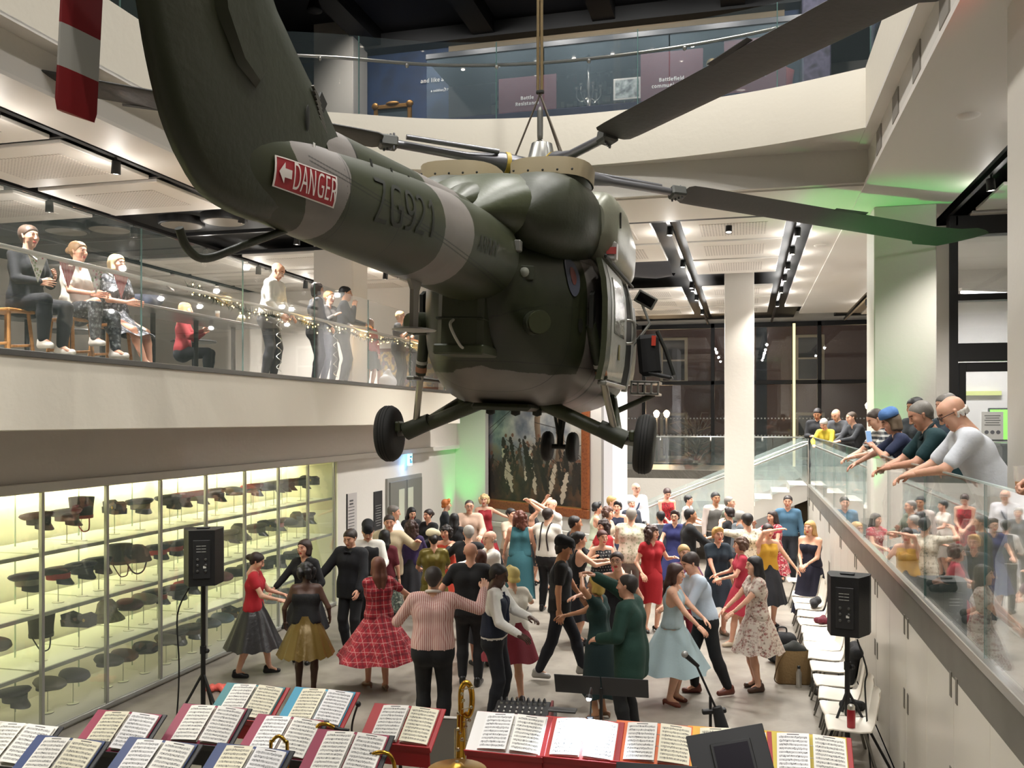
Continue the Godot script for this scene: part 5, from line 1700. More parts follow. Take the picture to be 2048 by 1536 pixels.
func make_templates() -> void:
	var M_ := func(l: Array) -> Array:
		var o := []
		for q in l:
			o.append(q)
			o.append([q[0] * Vector3(-1, 1, 1), q[1] * Vector3(-1, 1, 1), q[2], q[3], q[4]])
		return o
	for sex in ["m", "f"]:
		var w := 1.0 if sex == "m" else 0.95
		var hd: Array = [[Vector3(0, 0.035, -0.03), Vector3(0, 0.03, 0.012), 0.082 * w, 0.08 * w, 0.03], [Vector3(0, -0.03, 0.02), Vector3(0, -0.07, 0.035), 0.06 * w, 0.048 * w, 0.04], [Vector3(0, -0.105, 0.055), Vector3(0, -0.1, 0.05), 0.022, 0.024, 0.03], [Vector3(0, 0.018, 0.088), Vector3(0, -0.026, 0.107), 0.008, 0.012, 0.012], [Vector3(-0.012, -0.032, 0.096), Vector3(0.012, -0.032, 0.096), 0.009, 0.009, 0.008], [Vector3(-0.03, 0.032, 0.082), Vector3(0.03, 0.032, 0.082), 0.009, 0.009, 0.014], [Vector3(-0.018, -0.060, 0.083), Vector3(0.018, -0.060, 0.083), 0.006, 0.006, 0.006], [Vector3(-0.015, -0.071, 0.081), Vector3(0.015, -0.071, 0.081), 0.0065, 0.0065, 0.006], [Vector3(0, -0.07, -0.012), Vector3(0, -0.2, -0.03), 0.054 * w, 0.056 * w, 0.03]]
		hd += M_.call([[Vector3(0.048, -0.02, 0.058), Vector3(0.04, -0.05, 0.05), 0.022, 0.02, 0.03], [Vector3(0.083 * w, 0.012, -0.012), Vector3(0.08 * w, -0.022, -0.004), 0.013, 0.009, 0.004], [Vector3(0.032, 0.010, 0.070), Vector3(0.031, 0.010, 0.0705), 0.0135, 0.0135, 0.004]])
		var mb := net([hd], [], 0.0075)
		for i in mb.v.size():
			var p := mb.v[i]
			var ax := absf(p.x)
			var cc := Color(1, 1, 1)
			if p.z > 0.06:
				var e := Vector2(ax - 0.032, p.y - 0.010)
				if e.length() < 0.012: cc = Color(0.75, 0.72, 0.7)
				if e.length() < 0.0075: cc = Color(0.06, 0.05, 0.05)
				if ax > 0.012 and ax < 0.052 and absf(p.y - 0.036 + absf(ax - 0.032) * 0.2) < 0.006: cc = Color(0.22, 0.16, 0.13)
				if ax < 0.024 and p.y < -0.053 and p.y > -0.079: cc = Color(0.75, 0.38, 0.36) if sex == "m" else Color(0.75, 0.18, 0.2)
			mb.c[i] = cc
		tpl["head_" + sex] = mb
	for q in [["relax", 0.35], ["flat", 0.08], ["grip", 1.05]]:
		var curl: float = q[1]
		var pr := [[Vector3(-0.018, 0.0, 0), Vector3(-0.02, 0.03, 0), 0.021, 0.02, 0.01], [Vector3(0.012, 0.0, 0), Vector3(0.014, 0.03, 0), 0.021, 0.02, 0.01]]
		var fx := [0.031, 0.0105, -0.0105, -0.030]
		var fl := [0.072, 0.08, 0.075, 0.058]
		for i in 4:
			var p0 := Vector3(fx[i] * 0.75, 0.035, 0)
			var p1 := Vector3(fx[i], 0.088 - 0.006 * absf(i - 1.2), 0)
			pr.append([p0, p1, 0.015, 0.0115, 0.008])
			var a := curl * 0.6
			var p := p1
			for s in 3:
				var ln: float = fl[i] * [0.45, 0.32, 0.23][s]
				var nx := p + Vector3((fx[i]) * 0.08, cos(a) * ln, sin(a) * ln)
				pr.append([p, nx, 0.0098 - 0.0012 * s, 0.009 - 0.0012 * s, 0.004])
				p = nx
				a += curl
		pr.append([Vector3(0.022, 0.022, 0.006), Vector3(0.046, 0.055, 0.018 + curl * 0.01), 0.015, 0.0115, 0.01])
		pr.append([Vector3(0.046, 0.055, 0.018 + curl * 0.01), Vector3(0.054 - curl * 0.012, 0.082, 0.024 + curl * 0.022), 0.011, 0.0095, 0.004])
		pr.append([Vector3(0.054 - curl * 0.012, 0.082, 0.024 + curl * 0.022), Vector3(0.052 - curl * 0.022, 0.102, 0.026 + curl * 0.03), 0.0095, 0.008, 0.003])
		tpl["hand_" + q[0]] = net([pr], [], 0.0055)
	# hair, in head space
	var cap := [[Vector3(0, 0.045, -0.038), Vector3(0, 0.042, 0.005), 0.092, 0.088, 0.02]]
	var facecut := [[Vector3(0, 0.062, 0.074), Vector3(0, -0.62, 0.78).normalized()]]
	tpl.hair_short = net([cap + [[Vector3(0, 0.0, -0.05), Vector3(0, -0.04, -0.05), 0.07, 0.05, 0.03]]], [[Vector3(0, 0.055, 0.07), Vector3(0, -0.75, 0.66).normalized()]], 0.011)
	tpl.hair_crop = net([[[Vector3(0, 0.04, -0.035), Vector3(0, 0.038, 0.0), 0.089, 0.085, 0.02], [Vector3(0, -0.01, -0.05), Vector3(0, -0.045, -0.05), 0.066, 0.05, 0.03]]], [[Vector3(0, 0.058, 0.062), Vector3(0, -0.72, 0.7).normalized()]], 0.011)
	var ring := []
	for i in 9:
		var a := PI * (i / 8.0) - PI
		var p := Vector3(cos(a) * 0.073, -0.008 + 0.012 * sin(a * 2.0), sin(a) * 0.092 - 0.012)
		ring.append([p, p + Vector3(0, -0.03, 0), 0.017, 0.012, 0.012])
	tpl.hair_fringe = net([ring], [], 0.009)
	tpl.hair_bob = net([cap, M_.call([[Vector3(0.062, 0.03, -0.02), Vector3(0.072, -0.075, 0.005), 0.035, 0.034, 0.03], [Vector3(0.04, 0.0, -0.07), Vector3(0.04, -0.09, -0.06), 0.05, 0.045, 0.03]])], facecut, 0.012)
	tpl.hair_long = net([cap, M_.call([[Vector3(0.062, 0.03, -0.025), Vector3(0.075, -0.1, -0.01), 0.034, 0.036, 0.03], [Vector3(0.045, 0.0, -0.07), Vector3(0.05, -0.15, -0.09), 0.05, 0.052, 0.03], [Vector3(0.05, -0.15, -0.09), Vector3(0.035, -0.32, -0.12), 0.052, 0.03, 0.03]])], facecut, 0.013)
	tpl.hair_bun = net([cap, [[Vector3(0, 0.0, -0.05), Vector3(0, -0.03, -0.05), 0.072, 0.05, 0.03], [Vector3(0, 0.02, -0.14), Vector3(0, 0.03, -0.13), 0.042, 0.042, 0.02]]], facecut, 0.011)
	tpl.hair_updo = net([cap, M_.call([[Vector3(0.0, 0.115, 0.05), Vector3(0.05, 0.095, 0.045), 0.03, 0.028, 0.02], [Vector3(0.06, 0.03, -0.03), Vector3(0.065, -0.03, -0.04), 0.034, 0.03, 0.03]]) + [[Vector3(-0.04, -0.04, -0.09), Vector3(0.04, -0.04, -0.09), 0.036, 0.036, 0.03]]], facecut, 0.011)
	rng.seed = 12
	var cu := []
	for i in 46:
		var a := rng.randf() * TAU
		var e := rng.randf_range(-0.75, 1.4)
		var d := Vector3(cos(a) * cos(e) * 0.105, sin(e) * 0.105 + 0.02, sin(a) * cos(e) * 0.11 - 0.03)
		if d.z > 0.035 and d.y < 0.06: continue
		cu.append([d, d + Vector3(0, -0.025, 0), 0.032, 0.028, 0.012])
	tpl.hair_curly = net([cap, cu], facecut, 0.012)
	var cu2 := cu.duplicate()
	for i in 26:
		var a := rng.randf_range(PI * 0.95, TAU * 1.02)
		var d := Vector3(cos(a) * 0.11, rng.randf_range(-0.2, -0.02), sin(a) * 0.08 - 0.03)
		cu2.append([d, d + Vector3(0, -0.03, 0), 0.034, 0.03, 0.012])
	tpl.hair_wavy = net([cap, cu2], facecut, 0.013)
	# hats
	tpl.hat_flat_cap = net([[[Vector3(0, 0.1, -0.05), Vector3(0, 0.095, 0.05), 0.095, 0.075, 0.03], [Vector3(-0.045, 0.07, 0.09), Vector3(0.045, 0.07, 0.09), 0.028, 0.028, 0.02], [Vector3(-0.03, 0.055, 0.125), Vector3(0.03, 0.055, 0.125), 0.012, 0.012, 0.02]]], [[Vector3(0, 0.045, 0), Vector3(0, -1, 0)]], 0.011)
	tpl.hat_beret = net([[[Vector3(0.02, 0.1, -0.04), Vector3(0.03, 0.1, 0.03), 0.085, 0.08, 0.03], [Vector3(0.06, 0.105, -0.05), Vector3(0.075, 0.1, 0.02), 0.06, 0.055, 0.03], [Vector3(-0.05, 0.095, -0.05), Vector3(-0.05, 0.095, 0.02), 0.06, 0.055, 0.03]]], [[Vector3(0, 0.06, 0), Vector3(0, -1, 0)]], 0.011)
	# shoes, ankle above the origin, toe along +z
	tpl.shoe_flat = net([[[Vector3(0, 0.035, -0.05), Vector3(0, 0.03, 0.13), 0.038, 0.034, 0.02], [Vector3(0, 0.055, -0.03), Vector3(0, 0.05, 0.05), 0.036, 0.034, 0.02], [Vector3(0, 0.075, -0.035), Vector3(0, 0.085, -0.035), 0.038, 0.04, 0.02]]], [[Vector3(0, 0.0, 0), Vector3(0, -1, 0)]], 0.0095)
	tpl.shoe_heel = net([[[Vector3(0, 0.055, -0.06), Vector3(0, 0.022, 0.1), 0.028, 0.03, 0.02], [Vector3(0, 0.05, -0.075), Vector3(0, 0.008, -0.078), 0.016, 0.011, 0.01], [Vector3(0, 0.02, 0.1), Vector3(0, 0.018, 0.13), 0.03, 0.024, 0.02]]], [[Vector3(0, 0.0, 0), Vector3(0, -1, 0)]], 0.0085)
	var gl := MB.new()
	for s in [-1.0, 1.0]:
		var rim := []
		for i in 13:
			var a := TAU * i / 12
			rim.append(Vector3(s * 0.034 + cos(a) * 0.025, 0.006 + sin(a) * 0.019, 0.1))
		gl.tube(rim, 0.0028, 5, false)
		gl.tube([Vector3(s * 0.058, 0.012, 0.1), Vector3(s * 0.08, 0.012, 0.06), Vector3(s * 0.088, 0.004, -0.01)], 0.0028, 5)
	gl.tube([Vector3(-0.01, 0.01, 0.1), Vector3(0, 0.014, 0.104), Vector3(0.01, 0.01, 0.1)], 0.0028, 5)
	tpl.glasses = gl
	var fl := MB.new()
	for k in 7:
		var a := TAU * k / 7
		fl.ball(Vector3(cos(a) * 0.022, sin(a) * 0.022, 0), Vector3(0.017, 0.017, 0.01), 8)
	fl.ball(Vector3(0, 0, 0.006), Vector3(0.012, 0.012, 0.01), 8)
	tpl.flower = fl
	for k in tpl.keys():
		if not (k as String).begins_with("head") and not (k as String).begins_with("hand"):
			tpl[k + "_mesh"] = tpl[k].mesh()

func two_bone(a: Vector3, t: Vector3, l1: float, l2: float, hint: Vector3) -> Array:
	var d := t - a
	var L := clampf(d.length(), 0.05, (l1 + l2) * 0.995)
	d = d.normalized()
	var x := (l1 * l1 - l2 * l2 + L * L) / (2 * L)
	var y := sqrt(maxf(l1 * l1 - x * x, 0))
	var hh := (hint - d * hint.dot(d)).normalized()
	return [a + d * x + hh * y, a + d * L]

const POSES := {
	"S": {}, "F": {"lh": [0.2, 1.12, 0.4], "rh": [-0.2, 1.12, 0.4]},
	"C": {"lh": [0.46, 1.36, 0.3], "rh": [-0.08, 1.2, 0.36]}, "D": {"rh": [-0.46, 1.36, 0.3], "lh": [0.1, 1.36, 0.32]},
	"LU": {"lh": [0.1, 1.88, 0.2], "rh": [-0.26, 1.1, 0.3]}, "RU": {"rh": [-0.1, 1.88, 0.2], "lh": [0.26, 1.1, 0.3]},
	"LO": {"lh": [0.68, 1.2, 0.2], "rh": [-0.2, 1.05, 0.3]}, "RO": {"rh": [-0.68, 1.2, 0.2], "lh": [0.2, 1.05, 0.3]},
	"B": {"lh": [0.04, 1.02, 0.27], "rh": [-0.04, 1.0, 0.27]}, "H": {"lh": [0.28, 1.02, 0.14], "rh": [-0.28, 1.02, 0.14]},
	"K": {"lean": [0.0, 0.24], "lh": [0.07, 1.1, 0.5], "rh": [-0.1, 1.08, 0.52], "pelvis": [0, 0, -0.1], "elbow": [0.5, 0, 0]},
	"SIT": {"hip": 0.66, "lf": [0.12, 0.2, 0.42], "rf": [-0.12, 0.2, 0.4], "lh": [0.1, 0.86, 0.34], "rh": [-0.1, 0.86, 0.34]},
}

# lays out joints and all garment fields of one person; runs in a worker thread
func plan(s: Dictionary) -> Dictionary:
	var po: Dictionary = POSES[s.get("pose", "S")].duplicate()
	po.merge(s, true)
	var fem: bool = s.sex == "f"
	var k: float = s.h / 1.75
	var wide: float = s.get("wide", 1.0)
	var V := func(key: String, d: Array) -> Vector3:
		var a: Array = po.get(key, d)
		return Vector3(a[0], a[1], a[2])
	var hip: float = po.get("hip", 0.93)
	var pel: Vector3 = Vector3(0, hip + 0.02, 0) + V.call("pelvis", [0, 0, 0])
	var lean: Array = po.get("lean", [0.0, 0.02])
	var up := Vector3(lean[0], sqrt(maxf(0.25 - lean[0] * lean[0] - lean[1] * lean[1], 0.05)), lean[1]).normalized()
	var tw := Basis(up, deg_to_rad(po.get("twist", 0.0)))
	var chest := pel + up * 0.32
	var neck := pel + up * 0.53
	var side: Vector3 = tw * Vector3(1, 0, 0)
	side = (side - up * side.dot(up)).normalized()
	var fwd := side.cross(up).normalized()
	if fwd.z < 0 and absf(po.get("twist", 0.0)) < 80: fwd = -fwd
	var sw := (0.165 if fem else 0.19) * lerpf(1.0, wide, 0.5)
	var sh := [neck - up * 0.05 + side * sw, neck - up * 0.05 - side * sw]
	var hp := [pel + Vector3(0.088, -0.03, 0) * Vector3(wide, 1, 1), pel + Vector3(-0.088, -0.03, 0) * Vector3(wide, 1, 1)]
	var hands := [V.call("lh", [0.27, 0.80, 0.07]), V.call("rh", [-0.27, 0.80, 0.07])]
	var feet := [V.call("lf", [0.1, 0.0, 0.02]) + Vector3(0, 0.085, 0), V.call("rf", [-0.1, 0.0, -0.02]) + Vector3(0, 0.085, 0)]
	var el := []
	var wr := []
	var kn := []
	var an := []
	for i in 2:
		var sg := 1.0 if i == 0 else -1.0
		var hint := side * sg * 0.55 + Vector3(0, -0.8, 0) - fwd * 0.45
		if hands[i].y > sh[i].y + 0.1: hint = side * sg * 0.9 - fwd * 0.1 + Vector3(0, -0.1, 0)
		if po.has("elbow"): hint = hint + Vector3(po.elbow[0] * sg, po.elbow[1], po.elbow[2])
		var r := two_bone(sh[i], hands[i], 0.29, 0.255, hint)
		el.append(r[0]); wr.append(r[1])
		var q := two_bone(hp[i], feet[i], 0.43, 0.425, Vector3(0.12 * sg, 0, 1))
		kn.append(q[0]); an.append(q[1])
	# head
	var hy := deg_to_rad(po.get("hy", 0.0))
	var hx := deg_to_rad(po.get("hx", 0.0))
	var hb := Basis(side, up.lerp(Vector3.UP, 0.6).normalized(), fwd).orthonormalized() * Basis(Vector3.UP, hy) * Basis(Vector3.RIGHT, hx) * Basis(Vector3.BACK, deg_to_rad(po.get("hz", 0.0)))
	var hc := neck + up.lerp(Vector3.UP, 0.5).normalized() * 0.165 + hb * Vector3(0, 0, 0.028)
	var head := Transform3D(hb.scaled(Vector3.ONE * (1.0 if not fem else 0.97)), hc)
	var cell: float = s.get("cell", 0.026)
	var out := {"head": head}
	var f := 1.0 if not fem else 0.88
	var w := wide
	# torso capsules: side by side columns
	var torso := func(e: float) -> Array:
		var t := []
		for sg in [-1.0, 1.0]:
			var o: Vector3 = side * sg
			var ho: Vector3 = Vector3(sg, 0, 0)
			var waist := pel + up * 0.17
			t.append([pel + ho * 0.075 * w + Vector3(0, -0.04, -0.01), pel + ho * 0.07 * w + up * 0.06, 0.112 * w + e, 0.108 * w + e, 0.05])
			t.append([pel + ho * 0.07 * w + up * 0.06, waist + o * 0.06 * w, (0.108) * w + e, (0.086 if fem else 0.1) * w + e, 0.05])
			t.append([waist + o * 0.06 * w, chest + o * 0.082 + up * 0.05, (0.086 if fem else 0.1) * w + e, (0.098 if fem else 0.112) * lerpf(1, w, 0.5) + e, 0.05])
			t.append([chest + o * 0.08 + up * 0.05, neck - up * 0.05 + o * sw * 0.72, (0.098 if fem else 0.112) + e, 0.06 * f + e, 0.05])
			t.append([neck - up * 0.02 + o * 0.04, neck - up * 0.05 + o * sw * 0.95, 0.05 * f + e * 0.7, 0.056 * f + e * 0.8, 0.05])
			if fem:
				t.append([chest + o * 0.075 + fwd * 0.068 * w + up * 0.015, chest + o * 0.072 + fwd * 0.07 * w + up * 0.03, 0.06 + e * 0.7, 0.058 + e * 0.7, 0.035])
			if w > 1.12:
				t.append([waist + o * 0.04 + fwd * 0.05 * w, waist + o * 0.04 + fwd * 0.05 * w - up * 0.05, 0.09 * w + e, 0.09 * w + e, 0.06])
		return t
	var arm := func(i: int, e0: float, e1: float, upto: float) -> Array:
		# sleeve or arm: upto 0..2 (1 = elbow, 2 = wrist)
		var t := []
		var a: Vector3 = sh[i]
		var ra := 0.054 * f
		var rm := 0.042 * f
		var rw := 0.028 * f
		var u := minf(upto, 1.0)
		t.append([a, a.lerp(el[i], u), ra + e0, lerpf(ra, rm, u) + e1, 0.035])
		if upto > 1.0:
			t.append([el[i], el[i].lerp(wr[i], upto - 1.0), rm + e1, lerpf(rm, rw, upto - 1.0) + e1, 0.015])
		return t
	var legs := func(e0: float, e1: float, upto: float) -> Array:
		var t := []
		for i in 2:
			var u := minf(upto, 1.0)
			t.append([hp[i], hp[i].lerp(kn[i], u), 0.088 * lerpf(1, w, 0.6) * (1.0 if fem else 0.95) + e0, lerpf(0.088, 0.055, u) + e1, 0.03])
			if upto > 1.0:
				var c: Vector3 = kn[i].lerp(an[i], minf(0.35, upto - 1.0))
				t.append([kn[i], c, 0.053 + e1, 0.055 + e1, 0.015])
				t.append([c, kn[i].lerp(an[i], upto - 1.0), 0.055 + e1, 0.036 + e1, 0.02])
		return t
	# skin body
	var body := []
	body.append_array(torso.call(0.0))
	body.append([neck - up * 0.06, hc + hb * Vector3(0, -0.09, -0.02), 0.06 * f, 0.052 * f, 0.04])
	var limbs: Array = arm.call(0, 0.0, 0.0, 2.0) + arm.call(1, 0.0, 0.0, 2.0) + legs.call(0.0, 0.0, 2.0)
	for i in 2:
		limbs.append([an[i], an[i] + Vector3(0, -0.04, 0.1), 0.034, 0.026, 0.02])
	out.body = net([body, limbs], [], cell)
	out.body.join(tpl["head_" + s.sex], head)
	for i in 2:
		var dirv: Vector3 = (wr[i] - el[i]).normalized()
		var sg := 1.0 if i == 0 else -1.0
		var palm: Vector3 = -side * sg
		if hands[i].y > 0.95 and hands[i].z > 0.2: palm = palm * 0.4 + Vector3(0, -0.9, 0)
		if po.has("palm"): palm = Vector3(po.palm[0] * sg, po.palm[1], po.palm[2])
		palm = (palm - dirv * palm.dot(dirv)).normalized()
		var hbx := dirv.cross(palm)
		var B := Basis(hbx if i == 1 else -hbx, dirv, palm)
		# chirality: the thumb sits at +x of the template
		if i == 0: B = Basis(-hbx, dirv, palm)
		else: B = Basis(hbx, dirv, palm)
		var hn: String = s.get("hand", "relax")
		out.body.join(tpl["hand_" + hn], Transform3D(B.scaled(Vector3.ONE * (1.05 if not fem else 0.95)), wr[i] - dirv * 0.012))
	# garments
	var parts := []
	for gsp in s.get("wear", []):
		var t: String = gsp[0]
		var o: Array = [] if gsp.size() < 3 else gsp[2]
		var mb: MB = null
		var nckl := neck + up * 0.015 + fwd * 0.02
		match t:
			"shirt", "tee", "polo", "blouse", "jacket", "coat":
				var e := 0.014
				var hem: float = pel.y + 0.02 - (0.1 if t == "tee" or t == "polo" else 0.03)
				var sl := 1.93
				if t == "tee" or t == "polo": sl = 0.62
				if t == "blouse": sl = 0.5
				if t == "jacket":
					e = 0.024; hem = pel.y - 0.16
				if t == "coat":
					e = 0.028; hem = pel.y - 0.1
				if o.size() > 0: sl = o[0]
				if o.size() > 1: hem = pel.y + o[1]
				var cuts := [[Vector3(0, hem, 0), Vector3(0, -1, 0)], [nckl + up * 0.02, (up + fwd * (0.15 if t != "blouse" else 0.55)).normalized()]]
				var base: Array = torso.call(e)
				if t == "jacket" or t == "coat" or t == "tee" or t == "polo":
					for sg in [-1.0, 1.0]:
						base.append([pel + Vector3(sg * 0.075 * w, 0.05, 0), pel + Vector3(sg * 0.085 * w, -0.2, 0), 0.118 * w + e, 0.125 * w + e, 0.05])
				mb = net([base, arm.call(0, e, e * 1.1, sl) + arm.call(1, e, e * 1.1, sl)], cuts, cell)
			"tank", "vest", "strapless":
				var e := 0.014 if t != "vest" else 0.026
				var hem: float = pel.y + (0.02 if o.size() < 2 else o[1])
				var cuts := [[Vector3(0, hem, 0), Vector3(0, -1, 0)]]
				if t == "strapless":
					cuts.append([chest + up * 0.1, up])
				else:
					cuts.append([neck - up * 0.015 + fwd * 0.02, (up + fwd * 0.7).normalized()])
					for sg in [-1.0, 1.0]:
						cuts.append([neck + side * sg * sw * 0.86, (side * sg + up * 0.12).normalized()])
				mb = net([torso.call(e)], cuts, cell)
			"trousers", "shorts":
				var e := 0.016
				var top: float = pel.y + 0.1
				var base := []
				for sg in [-1.0, 1.0]:
					var ho := Vector3(sg, 0, 0)
					base.append([pel + ho * 0.075 * w + Vector3(0, -0.05, -0.01), pel + ho * 0.07 * w + up * 0.12, 0.113 * w + e, 0.108 * w + e, 0.05])
				base.append_array(legs.call(e, e * 1.3, 1.93 if t == "trousers" else 0.9))
				mb = net([base], [[Vector3(0, top, 0), up]], cell)
			"skirt", "pencil":
				# o: hem height, flare, ripple count, ripple depth, swing x, swing z
				var hemy: float = o[0]
				var fl: float = o[1]
				var rn: float = o[2] if o.size() > 2 else 9.0
				var rd: float = o[3] if o.size() > 3 else 0.1
				var sx: float = o[4] if o.size() > 4 else 0.0
				var sz_: float = o[5] if o.size() > 5 else 0.0
				var rows := []
				var y0 := pel.y + 0.13
				var seedf: float = s.h * 37.0
				for i in 13:
					var u := i / 12.0
					var y := lerpf(y0, hemy, u)
					var hipr := 0.205 * w
					var r0 := lerpf(0.155 * w, hipr, clampf((y0 - y) / 0.17, 0, 1))
					var r := r0 + maxf(0.0, (y0 - 0.12 - y)) / maxf(0.1, y0 - 0.12 - hemy) * fl
					var cxx := Vector3(pel.x + sx * u * u, y, pel.z + sz_ * u * u)
					var row := PackedVector3Array()
					for j in 48:
						var a := TAU * j / 48
						var rip := 1.0 + rd * u * sin(rn * a + seedf + 1.3 * sin(a * 2.0 + seedf)) * (0.7 + 0.3 * sin(a * 3 + seedf))
						row.append(cxx + Vector3(cos(a) * r * rip, 0.02 * u * sin(rn * a + seedf) , sin(a) * (r - 0.035 * (1.0 - u)) * rip))
					rows.append(row)
				mb = MB.new().loft(rows, true)
			"tie":
				var p0 := neck + fwd * 0.085 - up * 0.02
				var p1 := chest + fwd * (0.14 * w)
				mb = MB.new().tube([p0, p0.lerp(p1, 0.12), p0.lerp(p1, 0.5) + fwd * 0.01, p1 - up * 0.12], [0.016, 0.012, 0.02, 0.03], 6)
			"bow":
				var p0 := neck + fwd * 0.095 - up * 0.025
				mb = MB.new().tube([p0 - side * 0.055, p0 - side * 0.012, p0 + side * 0.012, p0 + side * 0.055], [0.024, 0.009, 0.009, 0.024], 8)
			"braces":
				mb = MB.new()
				for sg in [-1.0, 1.0]:
					var b0: Vector3 = pel + up * 0.1 + side * sg * 0.09 - fwd * 0.12
					mb.tube(smooth_path([b0, chest + side * sg * 0.06 - fwd * 0.14 + up * 0.04, neck + side * sg * 0.085 + up * 0.045 - fwd * 0.01, chest + side * sg * 0.085 + fwd * 0.14 + up * 0.04, pel + up * 0.1 + side * sg * 0.09 + fwd * 0.135], 4), 0.014, 6)
			"collar":
				mb = MB.new().tube(smooth_path([neck + fwd * 0.09 - up * 0.03, neck + side * 0.075 + up * 0.03, neck - fwd * 0.075 + up * 0.05, neck - side * 0.075 + up * 0.03, neck + fwd * 0.09 - up * 0.03], 4), 0.016, 6)
			"strap":
				mb = MB.new().tube(smooth_path([neck + side * 0.1 + up * 0.03, chest + fwd * 0.15, pel - side * 0.17 + fwd * 0.08 + up * 0.05], 4), 0.018, 6)
		if mb != null:
			parts.append([t, mb, gsp[1]])
	out.parts = parts
	out.feet = [an[0] - Vector3(0, 0.085, 0), an[1] - Vector3(0, 0.085, 0)]
	out.hands = [wr[0] + (wr[0] - el[0]).normalized() * 0.085, wr[1] + (wr[1] - el[1]).normalized() * 0.085]
	return out

const WEAR_NAME := {"tee": "t_shirt", "tank": "sleeveless_top", "strapless": "bodice", "vest": "waistcoat", "pencil": "skirt", "bow": "bow_tie", "strap": "shoulder_strap"}
var cloth_cache := {}

func cloth(spec: String) -> Material:
	if cloth_cache.has(spec):
		return cloth_cache[spec]
	var m: StandardMaterial3D
	var q := spec.split(":")
	if q.size() == 1:
		m = mt(q[0], 0.85, 0.0, 0.25, 6.0)
	else:
		var im := Image.create(128, 128, false, Image.FORMAT_RGB8)
		var a := Color(q[1])
		var b := Color(q[2]) if q.size() > 2 else a
		var c := Color(q[3]) if q.size() > 3 else b
		im.fill(a)
		var r := RandomNumberGenerator.new()
		r.seed = spec.hash()
		var sc := 3.0
		match q[0]:
			"stripe":
				sc = 6.0
				for i in 8:
					im.fill_rect(Rect2i(i * 16, 0, 6, 128), b)
			"hoop":
				sc = 4.0
				for i in 4:
					im.fill_rect(Rect2i(0, i * 32, 128, 14), b)
			"plaid":
				sc = 4.5
				for i in 2:
					im.fill_rect(Rect2i(i * 64, 0, 22, 128), a.lerp(b, 0.5))
					im.fill_rect(Rect2i(0, i * 64, 128, 22), a.lerp(b, 0.5))
				for i in 2:
					im.fill_rect(Rect2i(i * 64 + 44, 0, 5, 128), c)
					im.fill_rect(Rect2i(0, i * 64 + 44, 128, 5), c)
					im.fill_rect(Rect2i(i * 64 + 9, 0, 4, 128), b)
					im.fill_rect(Rect2i(0, i * 64 + 9, 128, 4), b)
			"dots":
				sc = 5.0
				for i in 4:
					for j in 4:
						for y in range(-5, 6):
							for x in range(-5, 6):
								if x * x + y * y < 26: im.set_pixel((i * 32 + 16 * (j % 2) + x + 128) % 128, (j * 32 + y + 128) % 128, b)
			"floral", "leopard":
				sc = 3.2
				for i in 60:
					var cx := r.randi() % 128
					var cy := r.randi() % 128
					var rad := r.randi_range(4, 9)
					var col := b if i % 3 else c
					for y in range(-rad, rad + 1):
						for x in range(-rad, rad + 1):
							var an := atan2(y, x)
							if Vector2(x, y).length() < rad * (0.65 + 0.35 * sin(an * 5 + i)): im.set_pixel((cx + x + 256) % 128, (cy + y + 256) % 128, col)
			"satin":
				im.fill(a)
		m = textured(ImageTexture.create_from_image(im), 0.85, sc)
		if q[0] == "satin":
			m = mt(q[1], 0.3, 0.25, 0.3, 3.0)
	cloth_cache[spec] = m
	return m

func skin(tone: String) -> Material:
	var key := "skin" + tone
	if not cloth_cache.has(key):
		var m := StandardMaterial3D.new()
		m.albedo_color = Color(tone)
		m.vertex_color_use_as_albedo = true
		m.roughness = 0.5
		m.subsurf_scatter_enabled = true
		m.subsurf_scatter_strength = 0.12
		cloth_cache[key] = m
	return cloth_cache[key]

func make_people(list: Array) -> void:
	var plans := []
	plans.resize(list.size())
	var task := WorkerThreadPool.add_group_task(func(i: int): plans[i] = plan(list[i]), list.size())
	WorkerThreadPool.wait_for_group_task_completion(task)
	for i in list.size():
		var s: Dictionary = list[i]
		var d: Dictionary = plans[i]
		var k: float = s.h / 1.75
		var o := thing("person", s.label, "person", Vector3(s.at[0], s.at[2] if s.at.size() > 2 else 0.0, -s.at[1]), deg_to_rad(s.yaw), s.get("group", ""))
		o.scale = Vector3.ONE * k
		d.body.tinted = true
		obj("body", d.body, skin(s.skin), o)
		for g in d.parts:
			obj(WEAR_NAME.get(g[0], g[0]), g[1], cloth(g[2]), o)
		if s.has("hair"):
			obj("hair", tpl["hair_" + s.hair[0] + "_mesh"], mt(s.hair[1], 0.55, 0.0, 0.5, 14.0), o, d.head)
		if s.has("hat"):
			obj(s.hat[0], tpl["hat_" + s.hat[0] + "_mesh"], cloth(s.hat[1]), o, d.head)
		if s.has("glasses"):
			obj("glasses", tpl.glasses_mesh, mt("18181a", 0.3), o, d.head)
		if s.has("flower"):
			obj("hair_flower", tpl.flower_mesh, mt(s.flower, 0.7), o, d.head * Transform3D(Basis(Vector3.UP, PI / 2), Vector3(0.09, 0.06, -0.02)))
		if s.has("hold"):
			var at: Vector3 = o.transform * d.hands[1 if s.hold[1] == "r" else 0]
			if s.hold[0] == "phone":
				phone(at, s.hold[2])
			else:
				beer(at, s.hold[2])
		if s.has("shoe"):
			for e in 2:
				obj("shoe", tpl["shoe_" + s.shoe[0] + "_mesh"], mt(s.shoe[1], 0.4), o, Transform3D(Basis(Vector3.UP, 0.18 * (1 if e == 0 else -1)), d.feet[e]))

